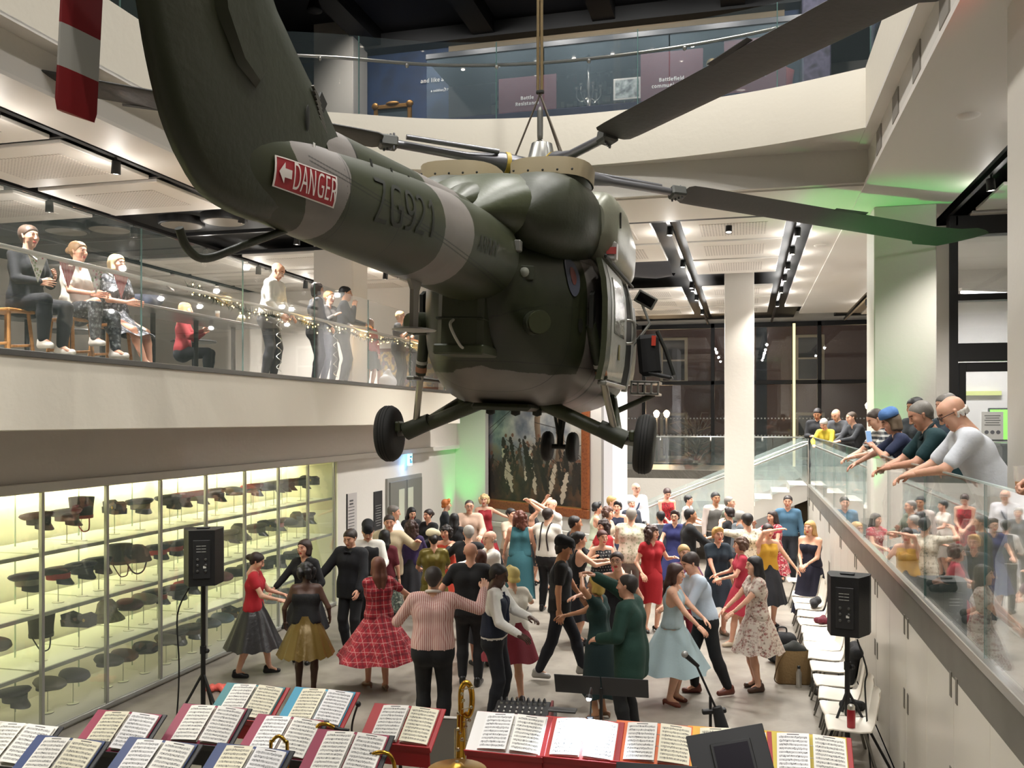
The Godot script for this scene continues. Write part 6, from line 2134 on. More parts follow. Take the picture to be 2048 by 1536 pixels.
func people_list() -> Array:
	return [
		{"at": [-6.29,10.66], "yaw": 110, "h": 1.62, "sex": "f", "pose": "F", "skin": "d9a78c", "hair": ["bun","2a1c16"], "wear": [["blouse","b01f2a",[0.45]],["skirt","satin:3b3a3a",[0.42,0.2,11,0.09]]], "label": "woman in a red blouse and long dark grey skirt beside the hat showcase", "shoe": ["flat","161414"], "lf": [0.12,0,0.2], "rf": [-0.1,0,-0.2], "hx": 20, "group": "dancers on the floor"},
		{"at": [-5.95,11.48], "yaw": -10, "h": 1.7, "sex": "f", "pose": "F", "skin": "d9a78c", "hair": ["bob","33221a"], "wear": [["shirt","151517",[1.6]],["skirt","17171a",[0.5,0.12]]], "label": "woman in black with a scooped neckline facing the red blouse dancer", "shoe": ["flat","161414"], "rh": [-0.35,1.0,0.4], "lh": [0.25,1.0,0.2], "group": "dancers on the floor"},
		{"at": [-5.24,10.11], "yaw": 200, "h": 1.6, "sex": "f", "pose": "S", "skin": "4a2f22", "hair": ["curly","0d0b0b"], "wear": [["strapless","101012"],["skirt","satin:6a5527",[0.55,0.17,16,0.07]]], "label": "woman with bare back in a black bodice and gold pleated skirt", "shoe": ["heel","1a1614"], "flower": "d8d0c0", "lh": [0.3,0.95,0.12], "rh": [-0.3,1.0,0.15], "group": "dancers on the floor"},
		{"at": [-5.54,12.1], "yaw": -6, "h": 1.78, "sex": "m", "pose": "RO", "skin": "d9a78c", "hair": ["short","2a1e18"], "wear": [["jacket","15161a"],["trousers","141518"],["shirt","e6e2da",[0.2]],["bow","1a1a1c"]], "label": "man in a black dinner jacket and bow tie", "shoe": ["flat","161414"], "rh": [-0.5,0.95,0.3], "lh": [0.25,0.95,0.25], "hx": 15, "group": "dancers on the floor"},
		{"at": [-5.64,12.9], "yaw": 24, "h": 1.78, "sex": "m", "pose": "F", "skin": "d9a78c", "hair": ["short","241a14"], "wear": [["shirt","e2dfd6"],["vest","1a1a1d"],["trousers","19191c"]], "label": "man in a black flat cap and waistcoat behind the dinner jacket", "shoe": ["flat","e4e0d6"], "hat": ["flat_cap","141417"], "hx": 25, "group": "dancers on the floor"},
		{"at": [-4.47,10.57], "yaw": -136, "h": 1.64, "sex": "f", "pose": "RO", "skin": "cf9a80", "hair": ["long","5e3524"], "wear": [["blouse","plaid:a3202c:5e1420:c98a86",[0.62]],["skirt","plaid:a3202c:5e1420:c98a86",[0.42,0.33,7,0.13,0.02,0.0]]], "label": "woman with long auburn hair in a swirling red plaid dress", "shoe": ["heel","7a5a48"], "lh": [-0.3,1.12,0.42], "rh": [-0.62,1.1,0.1], "lf": [0.1,0,0.14], "rf": [-0.06,0,-0.1], "group": "dancers on the floor"},
		{"at": [-3.19,8.99], "yaw": 192, "h": 1.82, "sex": "m", "pose": "RU", "skin": "d9a78c", "hair": ["crop","3c3532"], "wear": [["shirt","stripe:d9bdb2:a5625c"],["trousers","0f0f11"],["collar","ddd2c8"]], "label": "broad man in a red and white striped shirt seen from behind", "shoe": ["flat","121212"], "wide": 1.12, "rh": [-0.5,1.5,0.25], "lh": [0.42,1.15,0.3], "cell": 0.024, "group": "dancers on the floor"},
		{"at": [-3.4,11.0], "yaw": 190, "h": 1.8, "sex": "m", "pose": "F", "skin": "cf9a80", "wear": [["tee","131315",[0.62]],["trousers","121214"]], "label": "bald man in a black t-shirt with his back turned", "shoe": ["flat","141414"], "wide": 1.05, "rh": [-0.3,1.35,0.35], "lh": [0.4,1.1,0.2], "group": "dancers on the floor"},
		{"at": [-2.72,9.73], "yaw": 90, "h": 1.76, "sex": "m", "pose": "F", "skin": "4a2f22", "hair": ["crop","17110e"], "wear": [["shirt","e4e1da"],["vest","1b2233"],["trousers","14161d"],["tie","1a2238"]], "label": "man in white shirt, navy waistcoat and tie with the blonde woman", "shoe": ["flat","121212"], "lh": [-0.05,1.2,0.42], "rh": [-0.25,1.05,0.35], "hx": 18, "group": "dancers on the floor"},
		{"at": [-2.66,10.36], "yaw": -136, "h": 1.62, "sex": "f", "pose": "RU", "skin": "d9a78c", "hair": ["updo","d8c27a"], "wear": [["blouse","ddd6c8",[0.62]],["skirt","6e1220",[0.62,0.17,6,0.06,0.06,0]]], "label": "blonde woman in a cream top and short burgundy skirt", "shoe": ["flat","2a2624"], "rh": [-0.35,1.35,0.4], "lh": [0.22,1.05,0.3], "lf": [0.1,0,0.1], "group": "dancers on the floor"},
		{"at": [-4.55,12.87], "yaw": 204, "h": 1.68, "sex": "f", "pose": "F", "skin": "cf9a80", "hair": ["bun","1d1613"], "wear": [["blouse","satin:6d6128",[0.7]],["skirt","satin:5f5522",[0.45,0.08,9,0.05]]], "label": "woman in an olive satin dress with a small cream hat", "shoe": ["heel","1a1614"], "hat": ["beret","cfc4a4"], "group": "dancers on the floor"},
		{"at": [-5.55,13.33], "yaw": 184, "h": 1.62, "sex": "f", "pose": "S", "skin": "cf9a80", "hair": ["long","0e0c0c"], "wear": [["blouse","5c1722",[0.8]],["skirt","floral:2c332c:6d7a66:a8a294",[0.4,0.16]]], "label": "woman with long black hair, dark red sleeves and floral skirt", "shoe": ["flat","161414"], "group": "dancers on the floor"},
		{"at": [-5.74,14.01], "yaw": 22, "h": 1.78, "sex": "m", "pose": "C", "skin": "cf9a80", "hair": ["short","2a1d17"], "wear": [["jacket","c0b193"],["trousers","2a2a2c"]], "label": "man in a tan jacket behind the long black hair", "shoe": ["flat","1b1614"], "group": "dancers on the floor"},
		{"at": [-5.53,14.48], "yaw": 190, "h": 1.64, "sex": "f", "pose": "F", "skin": "cf9a80", "hair": ["wavy","3a2620"], "wear": [["blouse","2e1f4a",[0.9]],["skirt","17171b",[0.5,0.12]]], "label": "woman with wavy brown hair and a purple top", "shoe": ["flat","161414"], "group": "dancers on the floor"},
		{"at": [-6.24,15.33], "yaw": 94, "h": 1.8, "sex": "m", "pose": "F", "skin": "cf9a80", "hair": ["short","6b6560"], "wear": [["polo","e2dfda"],["trousers","2a2c33"]], "label": "grey haired man in a white polo shirt near the double door", "shoe": ["flat","141414"], "hy": 10, "group": "dancers on the floor"},
		{"at": [-6.47,16.92], "yaw": 44, "h": 1.62, "sex": "f", "pose": "S", "skin": "d9a78c", "hair": ["long","120e0e"], "wear": [["shirt","17171a"],["trousers","18181b"]], "label": "woman with a straight black fringe in front of the double door", "shoe": ["flat","141414"], "hx": 15, "group": "dancers on the floor"},
		{"at": [-5.9,16.45], "yaw": -26, "h": 1.64, "sex": "f", "pose": "F", "skin": "cf9a80", "hair": ["bun","241914"], "wear": [["shirt","141416"],["skirt","141416",[0.45,0.1]]], "label": "smiling woman in a loose black top and hair tied back", "shoe": ["flat","141414"], "wide": 1.15, "group": "dancers on the floor"},
		{"at": [-6.24,18.32], "yaw": 110, "h": 1.66, "sex": "f", "pose": "B", "skin": "d9a78c", "hair": ["updo","b5662c"], "wear": [["blouse","23272c",[0.7]],["skirt","23272c",[0.5,0.12]]], "label": "woman with rolled ginger hair in the green light", "shoe": ["flat","141414"], "group": "dancers on the floor"},
		{"at": [-5.28,17.02], "yaw": 20, "h": 1.78, "sex": "m", "pose": "F", "skin": "d9a78c", "hair": ["crop","2c211b"], "wear": [["tee","151517",[0.1]],["jacket","c4a692"],["trousers","26282e"]], "label": "man with glasses, open beige shirt and black t-shirt", "shoe": ["flat","141414"], "glasses": 1, "group": "dancers on the floor"},
		{"at": [-5.56,19.01], "yaw": 30, "h": 1.72, "sex": "f", "pose": "LO", "skin": "d9a78c", "hair": ["curly","c9ae7c"], "wear": [["tank","8c1a24"],["skirt","8c1a24",[0.45,0.14]]], "label": "woman with curly blonde hair and a red sleeveless dress before the painting", "shoe": ["heel","1a1614"], "hy": -20, "group": "dancers on the floor"},
		{"at": [-5.26,15.99], "yaw": 184, "h": 1.62, "sex": "f", "pose": "F", "skin": "b98563", "hair": ["long","0d0c0d"], "wear": [["shirt","131316"],["skirt","131316",[0.45,0.12]]], "label": "woman in black with glossy black hair between the ginger hair and the glasses", "shoe": ["flat","141414"], "group": "dancers on the floor"},
		{"at": [-4.78,14.15], "yaw": -6, "h": 1.62, "sex": "f", "pose": "LU", "skin": "cf9a80", "hair": ["curly","1d1512"], "wear": [["tank","b53a22"],["skirt","c0402a",[0.4,0.12]]], "label": "dark haired woman in a bright orange red dress", "shoe": ["heel","1a1614"], "lh": [0.35,1.4,0.3], "flower": "c9302a", "group": "dancers on the floor"},
		{"at": [-4.14,13.29], "yaw": 174, "h": 1.74, "sex": "m", "pose": "C", "skin": "d9a78c", "hair": ["crop","a5a19a"], "wear": [["shirt","17181c"],["trousers","1b1c21"]], "label": "grey haired man in a black shirt dancing with the orange red dress", "shoe": ["flat","141414"], "hy": 30, "group": "dancers on the floor"},
		{"at": [-3.56,12.61], "yaw": -56, "h": 1.76, "sex": "m", "pose": "LO", "skin": "d9a78c", "hair": ["fringe","8f8b84"], "wear": [["shirt","dedad2"],["vest","17181c"],["trousers","15161a"]], "label": "grey haired man in white shirt and black waistcoat reaching out", "shoe": ["flat","141414"], "lh": [0.1,1.3,0.6], "rh": [-0.1,1.2,0.6], "hy": 20, "group": "dancers on the floor"},
		{"at": [-3.52,11.9], "yaw": -146, "h": 1.58, "sex": "f", "pose": "F", "skin": "cf9a80", "hair": ["bob","4a2418"], "wear": [["blouse","1a1a1d",[0.5]],["skirt","17171b",[0.4,0.12]]], "label": "short woman with a chestnut bob beside the bald man", "shoe": ["flat","141414"], "group": "dancers on the floor"},
		{"at": [-3.87,15.52], "yaw": 192, "h": 1.74, "sex": "f", "pose": "S", "skin": "cf9a80", "hair": ["wavy","5c3022"], "wear": [["tank","2f6068"],["skirt","2f6068",[0.22,0.05,5,0.03]]], "label": "tall woman in a long teal sleeveless dress seen from behind", "shoe": ["flat","141414"], "wide": 1.12, "lh": [0.32,0.9,0.2], "rh": [-0.3,0.88,0.1], "group": "dancers on the floor"},
		{"at": [-4.4,16.83], "yaw": 54, "h": 1.66, "sex": "f", "pose": "F", "skin": "d9a78c", "hair": ["bun","17110f"], "wear": [["blouse","c9b9a4",[0.4]],["skirt","6b5a4c",[0.45,0.1]]], "label": "dark haired woman with a feather clip beside the teal dress", "shoe": ["flat","141414"], "flower": "2a2622", "group": "dancers on the floor"},
		{"at": [-3.39,15.55], "yaw": 164, "h": 1.8, "sex": "m", "pose": "C", "skin": "d9a78c", "hair": ["short","2a1d16"], "wear": [["shirt","ddd9ce"],["braces","2a1f1c"],["trousers","1b1a1c"]], "label": "man in a white shirt with dark braces seen from behind", "shoe": ["flat","141414"], "group": "dancers on the floor"},
		{"at": [-3.66,17.44], "yaw": -46, "h": 1.8, "sex": "m", "pose": "RU", "skin": "d9a78c", "wear": [["tee","d9d6cf",[0.6]],["trousers","26282c"]], "label": "bald man in a white t-shirt raising an arm under the painting", "shoe": ["flat","141414"], "rh": [-0.15,1.75,0.5], "lh": [0.1,1.75,0.5], "group": "dancers on the floor"},
		{"at": [-4.24,18.01], "yaw": 94, "h": 1.68, "sex": "f", "pose": "LU", "skin": "d9a78c", "hair": ["bob","16110f"], "wear": [["tank","1a1a1d"],["skirt","1a1a1d",[0.45,0.12]]], "label": "dark bobbed woman turning under raised arms before the painting", "shoe": ["flat","141414"], "lh": [0.1,1.85,0.3], "rh": [-0.1,1.8,0.35], "group": "dancers on the floor"},
		{"at": [-2.73,14.48], "yaw": 110, "h": 1.8, "sex": "m", "pose": "F", "skin": "b98563", "hair": ["crop","1c1512"], "wear": [["shirt","141518"],["trousers","16171b"]], "label": "dark haired man in a black shirt facing the stair", "shoe": ["flat","141414"], "wide": 1.05, "group": "dancers on the floor"},
		{"at": [-2.35,11.58], "yaw": 100, "h": 1.8, "sex": "m", "pose": "S", "skin": "b98563", "hair": ["crop","1a1411"], "wear": [["tee","121214",[0.6]],["vest","2a2d31"],["trousers","10131c"]], "label": "bearded man in a black cap, grey waistcoat and dark jeans", "shoe": ["flat","8d8a84"], "hat": ["flat_cap","101012"], "lf": [0.1,0,0.3], "rf": [-0.1,0,-0.28], "lh": [0.25,0.95,0.3], "rh": [-0.3,0.9,0.0], "hx": 10, "group": "dancers on the floor"},
		{"at": [-2.46,13.41], "yaw": 110, "h": 1.68, "sex": "f", "pose": "F", "skin": "d9a78c", "hair": ["bun","120f0f"], "wear": [["tank","121216"],["skirt","14141a",[0.42,0.13]]], "label": "woman in a black dress stretching both arms to her partner", "shoe": ["flat","141414"], "lh": [0.12,1.3,0.5], "rh": [-0.15,1.3,0.5], "group": "dancers on the floor"},
		{"at": [-2.21,14.2], "yaw": 34, "h": 1.62, "sex": "f", "pose": "F", "skin": "d9a78c", "hair": ["short","4a221a"], "wear": [["tank","dots:17171b:c9c4bc"],["skirt","dots:17171b:c9c4bc",[0.42,0.15]]], "label": "laughing woman with short red brown hair and a black spotted dress", "shoe": ["flat","141414"], "rh": [-0.3,1.35,0.3], "group": "dancers on the floor"},
		{"at": [-1.56,11.37], "yaw": -6, "h": 1.7, "sex": "f", "pose": "RO", "skin": "d9a78c", "hair": ["bun","3a2620"], "wear": [["tank","131317"],["skirt","131317",[0.45,0.12]]], "label": "laughing woman in glasses and a black strappy dress", "shoe": ["flat","141414"], "glasses": 1, "rh": [-0.5,1.2,0.3], "lh": [0.3,1.05,0.2], "hx": -8, "hz": 8, "group": "dancers on the floor"},
		{"at": [-1.59,10.12], "yaw": -96, "h": 1.62, "sex": "f", "pose": "LU", "skin": "b98563", "hair": ["bob","c2a456"], "wear": [["blouse","15322f",[0.35]],["pencil","12292a",[0.3,0.02,4,0.02]]], "label": "fair haired woman in a fitted dark green dress before the empty music stand", "shoe": ["heel","8a6a54"], "rh": [-0.12,1.2,0.5], "lh": [0.1,1.75,0.2], "group": "dancers on the floor"},
		{"at": [-1.16,9.51], "yaw": -100, "h": 1.74, "sex": "m", "pose": "RU", "skin": "cf9a80", "hair": ["crop","2c2622"], "wear": [["coat","16382e",[1.9,-0.28]],["trousers","101113"]], "label": "man in a long dark green frock coat lifting his arm", "shoe": ["flat","121212"], "rh": [-0.02,1.72,0.42], "lh": [0.2,1.1,0.3], "cell": 0.024, "wide": 1.05, "group": "dancers on the floor"},
		{"at": [-1.46,14.5], "yaw": 40, "h": 1.68, "sex": "f", "pose": "F", "skin": "d9a78c", "hair": ["wavy","3a231c"], "wear": [["blouse","a3161f",[0.3]],["pencil","a3161f",[0.5,-0.01,4,0.02]]], "label": "woman with long brown hair in a fitted scarlet dress", "shoe": ["heel","1a1614"], "lh": [0.3,1.25,0.25], "rh": [-0.3,1.0,0.2], "hy": 25, "group": "dancers on the floor"},
		{"at": [-1.91,15.62], "yaw": 180, "h": 1.84, "sex": "m", "pose": "F", "skin": "d9a78c", "hair": ["crop","8d8880"], "wear": [["polo","floral:d6cfb8:8d9370:a9a284"],["trousers","7a766e"]], "label": "tall grey haired man in a cream patterned shirt", "shoe": ["flat","3a342e"], "wide": 1.08, "group": "dancers on the floor"},
		{"at": [-2.32,15.31], "yaw": -46, "h": 1.66, "sex": "f", "pose": "F", "skin": "d9a78c", "hair": ["wavy","2e1d18"], "wear": [["blouse","a81f26",[0.4]],["skirt","7d161d",[0.45,0.14]]], "label": "woman with wavy brown hair and a red top behind the spotted dress", "shoe": ["flat","141414"], "group": "dancers on the floor"},
		{"at": [-2.62,17.5], "yaw": 74, "h": 1.66, "sex": "f", "pose": "F", "skin": "d9a78c", "hair": ["curly","4a2e22"], "wear": [["tank","b3a08a"],["skirt","8d7f70",[0.45,0.12]]], "label": "woman with curly brown hair beside the patterned shirt", "shoe": ["flat","141414"], "group": "dancers on the floor"},
		{"at": [-2.54,18.56], "yaw": -6, "h": 1.68, "sex": "f", "pose": "S", "skin": "d9a78c", "hair": ["updo","120f10"], "wear": [["tank","1b2138"],["skirt","1b2138",[0.45,0.14]]], "label": "dark haired woman with a victory roll in navy near the painting", "shoe": ["flat","141414"], "group": "dancers on the floor"},
		{"at": [-2.74,18.81], "yaw": 74, "h": 1.76, "sex": "m", "pose": "S", "skin": "d9a78c", "hair": ["short","a8844e"], "wear": [["shirt","e2dfd8"],["vest","4a453f"],["tie","2a2a33"],["trousers","3a3833"]], "label": "fair haired young man in a tie beside the bluish wall", "shoe": ["flat","141414"], "group": "dancers on the floor"},
		{"at": [-2.47,20.95], "yaw": 30, "h": 1.9, "sex": "m", "pose": "S", "skin": "d9a78c", "wear": [["shirt","e6e6ea"],["strap","23304a"],["trousers","23252b"]], "label": "tall bald man in glasses and white shirt with a dark strap", "shoe": ["flat","141414"], "glasses": 1, "wide": 1.08, "group": "dancers on the floor"},
		{"at": [-2.44,19.92], "yaw": 24, "h": 1.62, "sex": "f", "pose": "S", "skin": "d9a78c", "hair": ["short","a9a5a0"], "wear": [["shirt","3a3f4a"],["trousers","23252b"]], "label": "grey haired woman in front of the tall bald man", "shoe": ["flat","141414"], "hx": -5, "group": "dancers on the floor"},
		{"at": [-2.97,18.24], "yaw": 104, "h": 1.68, "sex": "f", "pose": "F", "skin": "cf9a80", "hair": ["updo","0f0d0d"], "wear": [["tank","b9c0a8"],["skirt","a9b09a",[0.45,0.14]]], "label": "dark haired woman in a pale sage dress by the painting corner", "shoe": ["flat","141414"], "group": "dancers on the floor"},
		{"at": [-1.79,21.44], "yaw": 24, "h": 1.76, "sex": "f", "pose": "B", "skin": "d9a78c", "hair": ["bun","3a211a"], "wear": [["tank","leopard:a32028:2a1414:2a1414"],["skirt","leopard:a32028:2a1414:2a1414",[0.5,0.08]]], "label": "woman in a red animal print dress reading by the stair", "shoe": ["flat","141414"], "hx": 25, "group": "dancers on the floor"},
		{"at": [-1.29,20.95], "yaw": 74, "h": 1.64, "sex": "f", "pose": "F", "skin": "cf9a80", "hair": ["short","100d0d"], "wear": [["blouse","ddd3c8",[0.5]],["skirt","8a7f74",[0.5,0.1]]], "label": "woman with cropped black hair and a cream top", "shoe": ["flat","141414"], "group": "dancers on the floor"},
		{"at": [-1.55,17.36], "yaw": 204, "h": 1.62, "sex": "f", "pose": "F", "skin": "cf9a80", "hair": ["short","0f0d0e"], "wear": [["shirt","dcdad8"],["vest","33343a"],["trousers","1d1e22"]], "label": "dark haired dancer in a grey waistcoat seen from behind", "shoe": ["flat","141414"], "group": "dancers on the floor"},
		{"at": [-1.26,17.03], "yaw": -6, "h": 1.68, "sex": "f", "pose": "F", "skin": "d9a78c", "hair": ["updo","2a1a16"], "wear": [["blouse","262a5c",[0.3]],["skirt","262a5c",[0.45,0.14]]], "label": "smiling woman with glasses in an indigo dress", "shoe": ["flat","141414"], "glasses": 1, "lh": [0.4,1.0,0.3], "group": "dancers on the floor"},
		{"at": [-0.99,16.38], "yaw": 104, "h": 1.78, "sex": "m", "pose": "F", "skin": "b98563", "hair": ["crop","15110f"], "wear": [["shirt","141517"],["trousers","17181c"]], "label": "young man in a black shirt reaching towards the column", "shoe": ["flat","141414"], "lh": [0.15,1.0,0.5], "rh": [-0.2,1.05,0.52], "group": "dancers on the floor"},
		{"at": [-0.63,19.88], "yaw": 24, "h": 1.8, "sex": "m", "pose": "S", "skin": "b98563", "hair": ["short","15110f"], "wear": [["shirt","c4b6ae"],["vest","55524e"],["trousers","3a3936"]], "label": "man in a pink shirt and grey waistcoat at the column", "shoe": ["flat","141414"], "group": "dancers on the floor"},
		{"at": [-0.35,19.12], "yaw": 74, "h": 1.78, "sex": "m", "pose": "F", "skin": "d9a78c", "hair": ["crop","77726c"], "wear": [["shirt","6a6f5f"],["trousers","3a3a38"]], "label": "grey haired man behind the column's black dress dancer", "shoe": ["flat","141414"], "group": "dancers on the floor"},
		{"at": [-0.26,18.01], "yaw": -126, "h": 1.66, "sex": "f", "pose": "LO", "skin": "d9a78c", "hair": ["updo","1d1413"], "wear": [["blouse","131316",[0.3]],["skirt","131316",[0.45,0.12]]], "label": "woman in a black top with pinned hair near the column", "shoe": ["flat","141414"], "lh": [0.5,1.15,0.25], "group": "dancers on the floor"},
		{"at": [-0.43,14.56], "yaw": 24, "h": 1.68, "sex": "f", "pose": "F", "skin": "cf9a80", "hair": ["updo","b98f52"], "wear": [["blouse","172530",[0.55]],["skirt","172530",[0.5,0.12,8,0.06]]], "label": "blonde woman with rolled hair in a dark teal dress", "shoe": ["flat","8d7a68"], "rh": [-0.15,1.0,0.35], "lh": [0.2,1.0,0.3], "group": "dancers on the floor"},
		{"at": [-0.03,13.94], "yaw": -80, "h": 1.6, "sex": "f", "pose": "F", "skin": "cf9a80", "hair": ["curly","4e3322"], "wear": [["blouse","a3283a",[0.5]],["skirt","a3283a",[0.55,0.1]]], "label": "short woman with curly brown hair in a crimson dress", "shoe": ["flat","c4b49c"], "lf": [0.1,0,0.2], "rf": [-0.1,0,-0.1], "group": "dancers on the floor"},
		{"at": [0.15,11.71], "yaw": -70, "h": 1.66, "sex": "f", "pose": "F", "skin": "d9a78c", "hair": ["long","140f0f"], "wear": [["blouse","floral:cfc2b4:7d2a26:5a3a2c",[0.4]],["skirt","floral:cfc2b4:7d2a26:5a3a2c",[0.52,0.13,9,0.07]]], "label": "woman with long black hair in a white dress with rust red flowers", "shoe": ["flat","4a3428"], "rh": [-0.15,1.02,0.42], "lh": [0.12,1.02,0.42], "group": "dancers on the floor"},
		{"at": [0.05,15.71], "yaw": 204, "h": 1.78, "sex": "m", "pose": "LU", "skin": "d9a78c", "hair": ["short","17110f"], "wear": [["polo","floral:d9d2c0:8a7a5c:5d5a4a"],["trousers","3a3936"]], "label": "man in a cream floral shirt seen from behind near the chairs", "shoe": ["flat","141414"], "lh": [0.35,1.6,0.3], "group": "dancers on the floor"},
		{"at": [-0.12,17.43], "yaw": 114, "h": 1.66, "sex": "m", "pose": "F", "skin": "d9a78c", "hair": ["crop","9a9690"], "wear": [["shirt","5f6468"],["trousers","33343a"]], "label": "grey haired dancer half hidden behind the floral shirt", "shoe": ["flat","141414"], "group": "dancers on the floor"},
		{"at": [0.35,15.38], "yaw": 24, "h": 1.66, "sex": "f", "pose": "RU", "skin": "d9a78c", "hair": ["bun","241612"], "wear": [["tank","c0922a"],["skirt","191a20",[0.4,0.12]]], "label": "woman in a mustard yellow top with one arm lifted", "shoe": ["flat","141414"], "rh": [0.1,1.7,0.25], "lh": [0.45,1.0,0.2], "group": "dancers on the floor"},
		{"at": [0.53,17.8], "yaw": -46, "h": 1.64, "sex": "f", "pose": "F", "skin": "cf9a80", "hair": ["long","2a1a15"], "wear": [["blouse","floral:a3283a:e0d8cc:3a1a1c",[0.3]],["skirt","floral:a3283a:e0d8cc:3a1a1c",[0.5,0.12]]], "label": "woman with brown hair in a red and white floral dress", "shoe": ["heel","141414"], "rh": [-0.15,1.5,0.4], "group": "dancers on the floor"},
		{"at": [0.87,19.64], "yaw": -6, "h": 1.78, "sex": "m", "pose": "S", "skin": "cf9a80", "hair": ["short","241a15"], "wear": [["shirt","3f6178"],["trousers","191b22"]], "label": "bearded man in a blue shirt standing by the locker wall", "shoe": ["flat","141414"], "lh": [0.3,0.85,0.1], "group": "dancers on the floor"},
		{"at": [1.07,15.88], "yaw": -30, "h": 1.68, "sex": "f", "pose": "B", "skin": "d9a78c", "hair": ["long","b9935a"], "wear": [["strapless","17172a"],["skirt","17172a",[0.15,0.12,9,0.05]]], "label": "fair haired woman in a long navy strappy dress beside the chairs", "shoe": ["flat","141414"], "group": "dancers on the floor"},
		{"at": [-0.84,10.89], "yaw": 84, "h": 1.66, "sex": "f", "pose": "F", "skin": "d9a78c", "hair": ["long","3a211a"], "wear": [["tank","a3b4b8"],["skirt","9fb2b6",[0.42,0.24,7,0.1,0.05,0]]], "label": "woman with long brown hair in a pale blue full dress", "shoe": ["heel","6e3324"], "lh": [-0.02,1.08,0.42], "rh": [-0.25,1.02,0.4], "hx": 5, "group": "dancers on the floor"},
		{"at": [-0.47,11.35], "yaw": -66, "h": 1.76, "sex": "m", "pose": "F", "skin": "d9a78c", "hair": ["short","2e1d16"], "wear": [["shirt","b9c6d4",[1.35]],["trousers","101114"]], "label": "young man in a pale blue shirt leaning to the pale blue dress", "shoe": ["flat","5e2c20"], "lean": [0,0.14], "lf": [0.12,0,-0.25], "rf": [-0.1,0,0.1], "lh": [0.1,1.1,0.5], "rh": [-0.12,1.08,0.5], "hx": 15, "group": "dancers on the floor"},
		{"at": [-0.83,12.7], "yaw": 20, "h": 1.64, "sex": "f", "pose": "F", "skin": "d9a78c", "hair": ["short","b3925e"], "wear": [["blouse","7d4a6e",[0.6]],["trousers","6d1522"]], "label": "woman with short fair hair, mauve top and burgundy trousers", "shoe": ["flat","8d7a6c"], "lh": [0.3,1.2,0.2], "group": "dancers on the floor"},
		{"at": [1.76,11.84,1.86], "yaw": -80, "h": 1.72, "sex": "m", "pose": "K", "skin": "d9a78c", "hair": ["crop","3a2c22"], "wear": [["tee","hoop:2a2f36:c9c8c2",[0.62]],["trousers","23252b"]], "label": "man in a striped t-shirt leaning on the balustrade beside the blue beret", "shoe": ["flat","161616"], "group": "onlookers at the gallery balustrade", "cell": 0.02, "hx": 20},
		{"at": [1.76,10.64,1.86], "yaw": -86, "h": 1.68, "sex": "f", "pose": "K", "skin": "cf9a80", "hair": ["bob","6a5a48"], "wear": [["polo","1b2440",[0.7]],["trousers","1d1e24"]], "label": "woman in a blue beret and navy polo holding up a phone", "shoe": ["flat","161616"], "group": "onlookers at the gallery balustrade", "cell": 0.02, "hold": ["phone","l","pale mobile phone held up by the woman in the blue beret"], "hat": ["beret","4f74a8"], "lh": [0.02,1.3,0.42], "rh": [-0.1,1.06,0.62], "hx": 10},
		{"at": [2.2,12.78,1.86], "yaw": -56, "h": 1.8, "sex": "m", "pose": "S", "skin": "b98563", "hair": ["short","15110f"], "wear": [["tee","2a2f33",[0.62]],["trousers","23252b"]], "label": "bearded dark haired man standing behind the leaning onlookers", "shoe": ["flat","161616"], "group": "onlookers at the gallery balustrade", "cell": 0.02, "hx": 8},
		{"at": [1.76,8.84,1.86], "yaw": -86, "h": 1.76, "sex": "m", "pose": "K", "skin": "cf9a80", "hair": ["crop","7d7870"], "wear": [["polo","16383c",[0.7]],["trousers","2b2a2a"],["collar","10282c"]], "label": "grey haired man in a dark teal polo leaning on the balustrade", "shoe": ["flat","161616"], "group": "onlookers at the gallery balustrade", "cell": 0.02, "hold": ["beer","l","small amber beer glass in the hand of the teal polo man"], "wide": 1.12, "hx": 15},
		{"at": [2.2,10.88,1.86], "yaw": -66, "h": 1.8, "sex": "m", "pose": "S", "skin": "d9a78c", "hair": ["short","6b655e"], "wear": [["shirt","2a3a44"],["trousers","2b2a2a"]], "label": "grey haired man behind the teal polo, face turned away", "shoe": ["flat","161616"], "group": "onlookers at the gallery balustrade", "cell": 0.02, "hx": 10},
		{"at": [1.76,7.53,1.86], "yaw": -90, "h": 1.78, "sex": "m", "pose": "K", "skin": "d9a78c", "hair": ["fringe","d2cdc4"], "wear": [["shirt","d6dae0",[0.75]],["trousers","8d8474"]], "label": "elderly bald man in glasses and a white shirt leaning on the balustrade", "shoe": ["flat","161616"], "group": "onlookers at the gallery balustrade", "cell": 0.02, "glasses": 1, "wide": 1.1, "hx": 22},
		{"at": [1.98,4.62,1.86], "yaw": -127, "h": 1.76, "sex": "m", "pose": "K", "skin": "d9a78c", "hair": ["crop","4a4038"], "wear": [["shirt","121214"],["trousers","1c1c20"]], "label": "person in a black sleeve holding a glass of beer over the balustrade", "shoe": ["flat","161616"], "group": "onlookers at the gallery balustrade", "cell": 0.02, "lh": [0.12,1.12,0.5], "rh": [-0.02,1.17,0.9], "hand": "grip", "lean": [0,0.3], "hold": ["beer","r","plastic beer glass held over the balustrade by the black sleeve"]},
		{"at": [1.6,21.49,1.86], "yaw": -16, "h": 1.76, "sex": "m", "pose": "F", "skin": "b98563", "hair": ["short","17110f"], "wear": [["shirt","15161a"],["trousers","1c1c20"]], "label": "dark haired man in black looking at his phone at the stair head", "shoe": ["flat","161616"], "group": "onlookers at the stair head", "rh": [-0.08,1.15,0.3], "lh": [0.1,1.15,0.3], "hx": 20},
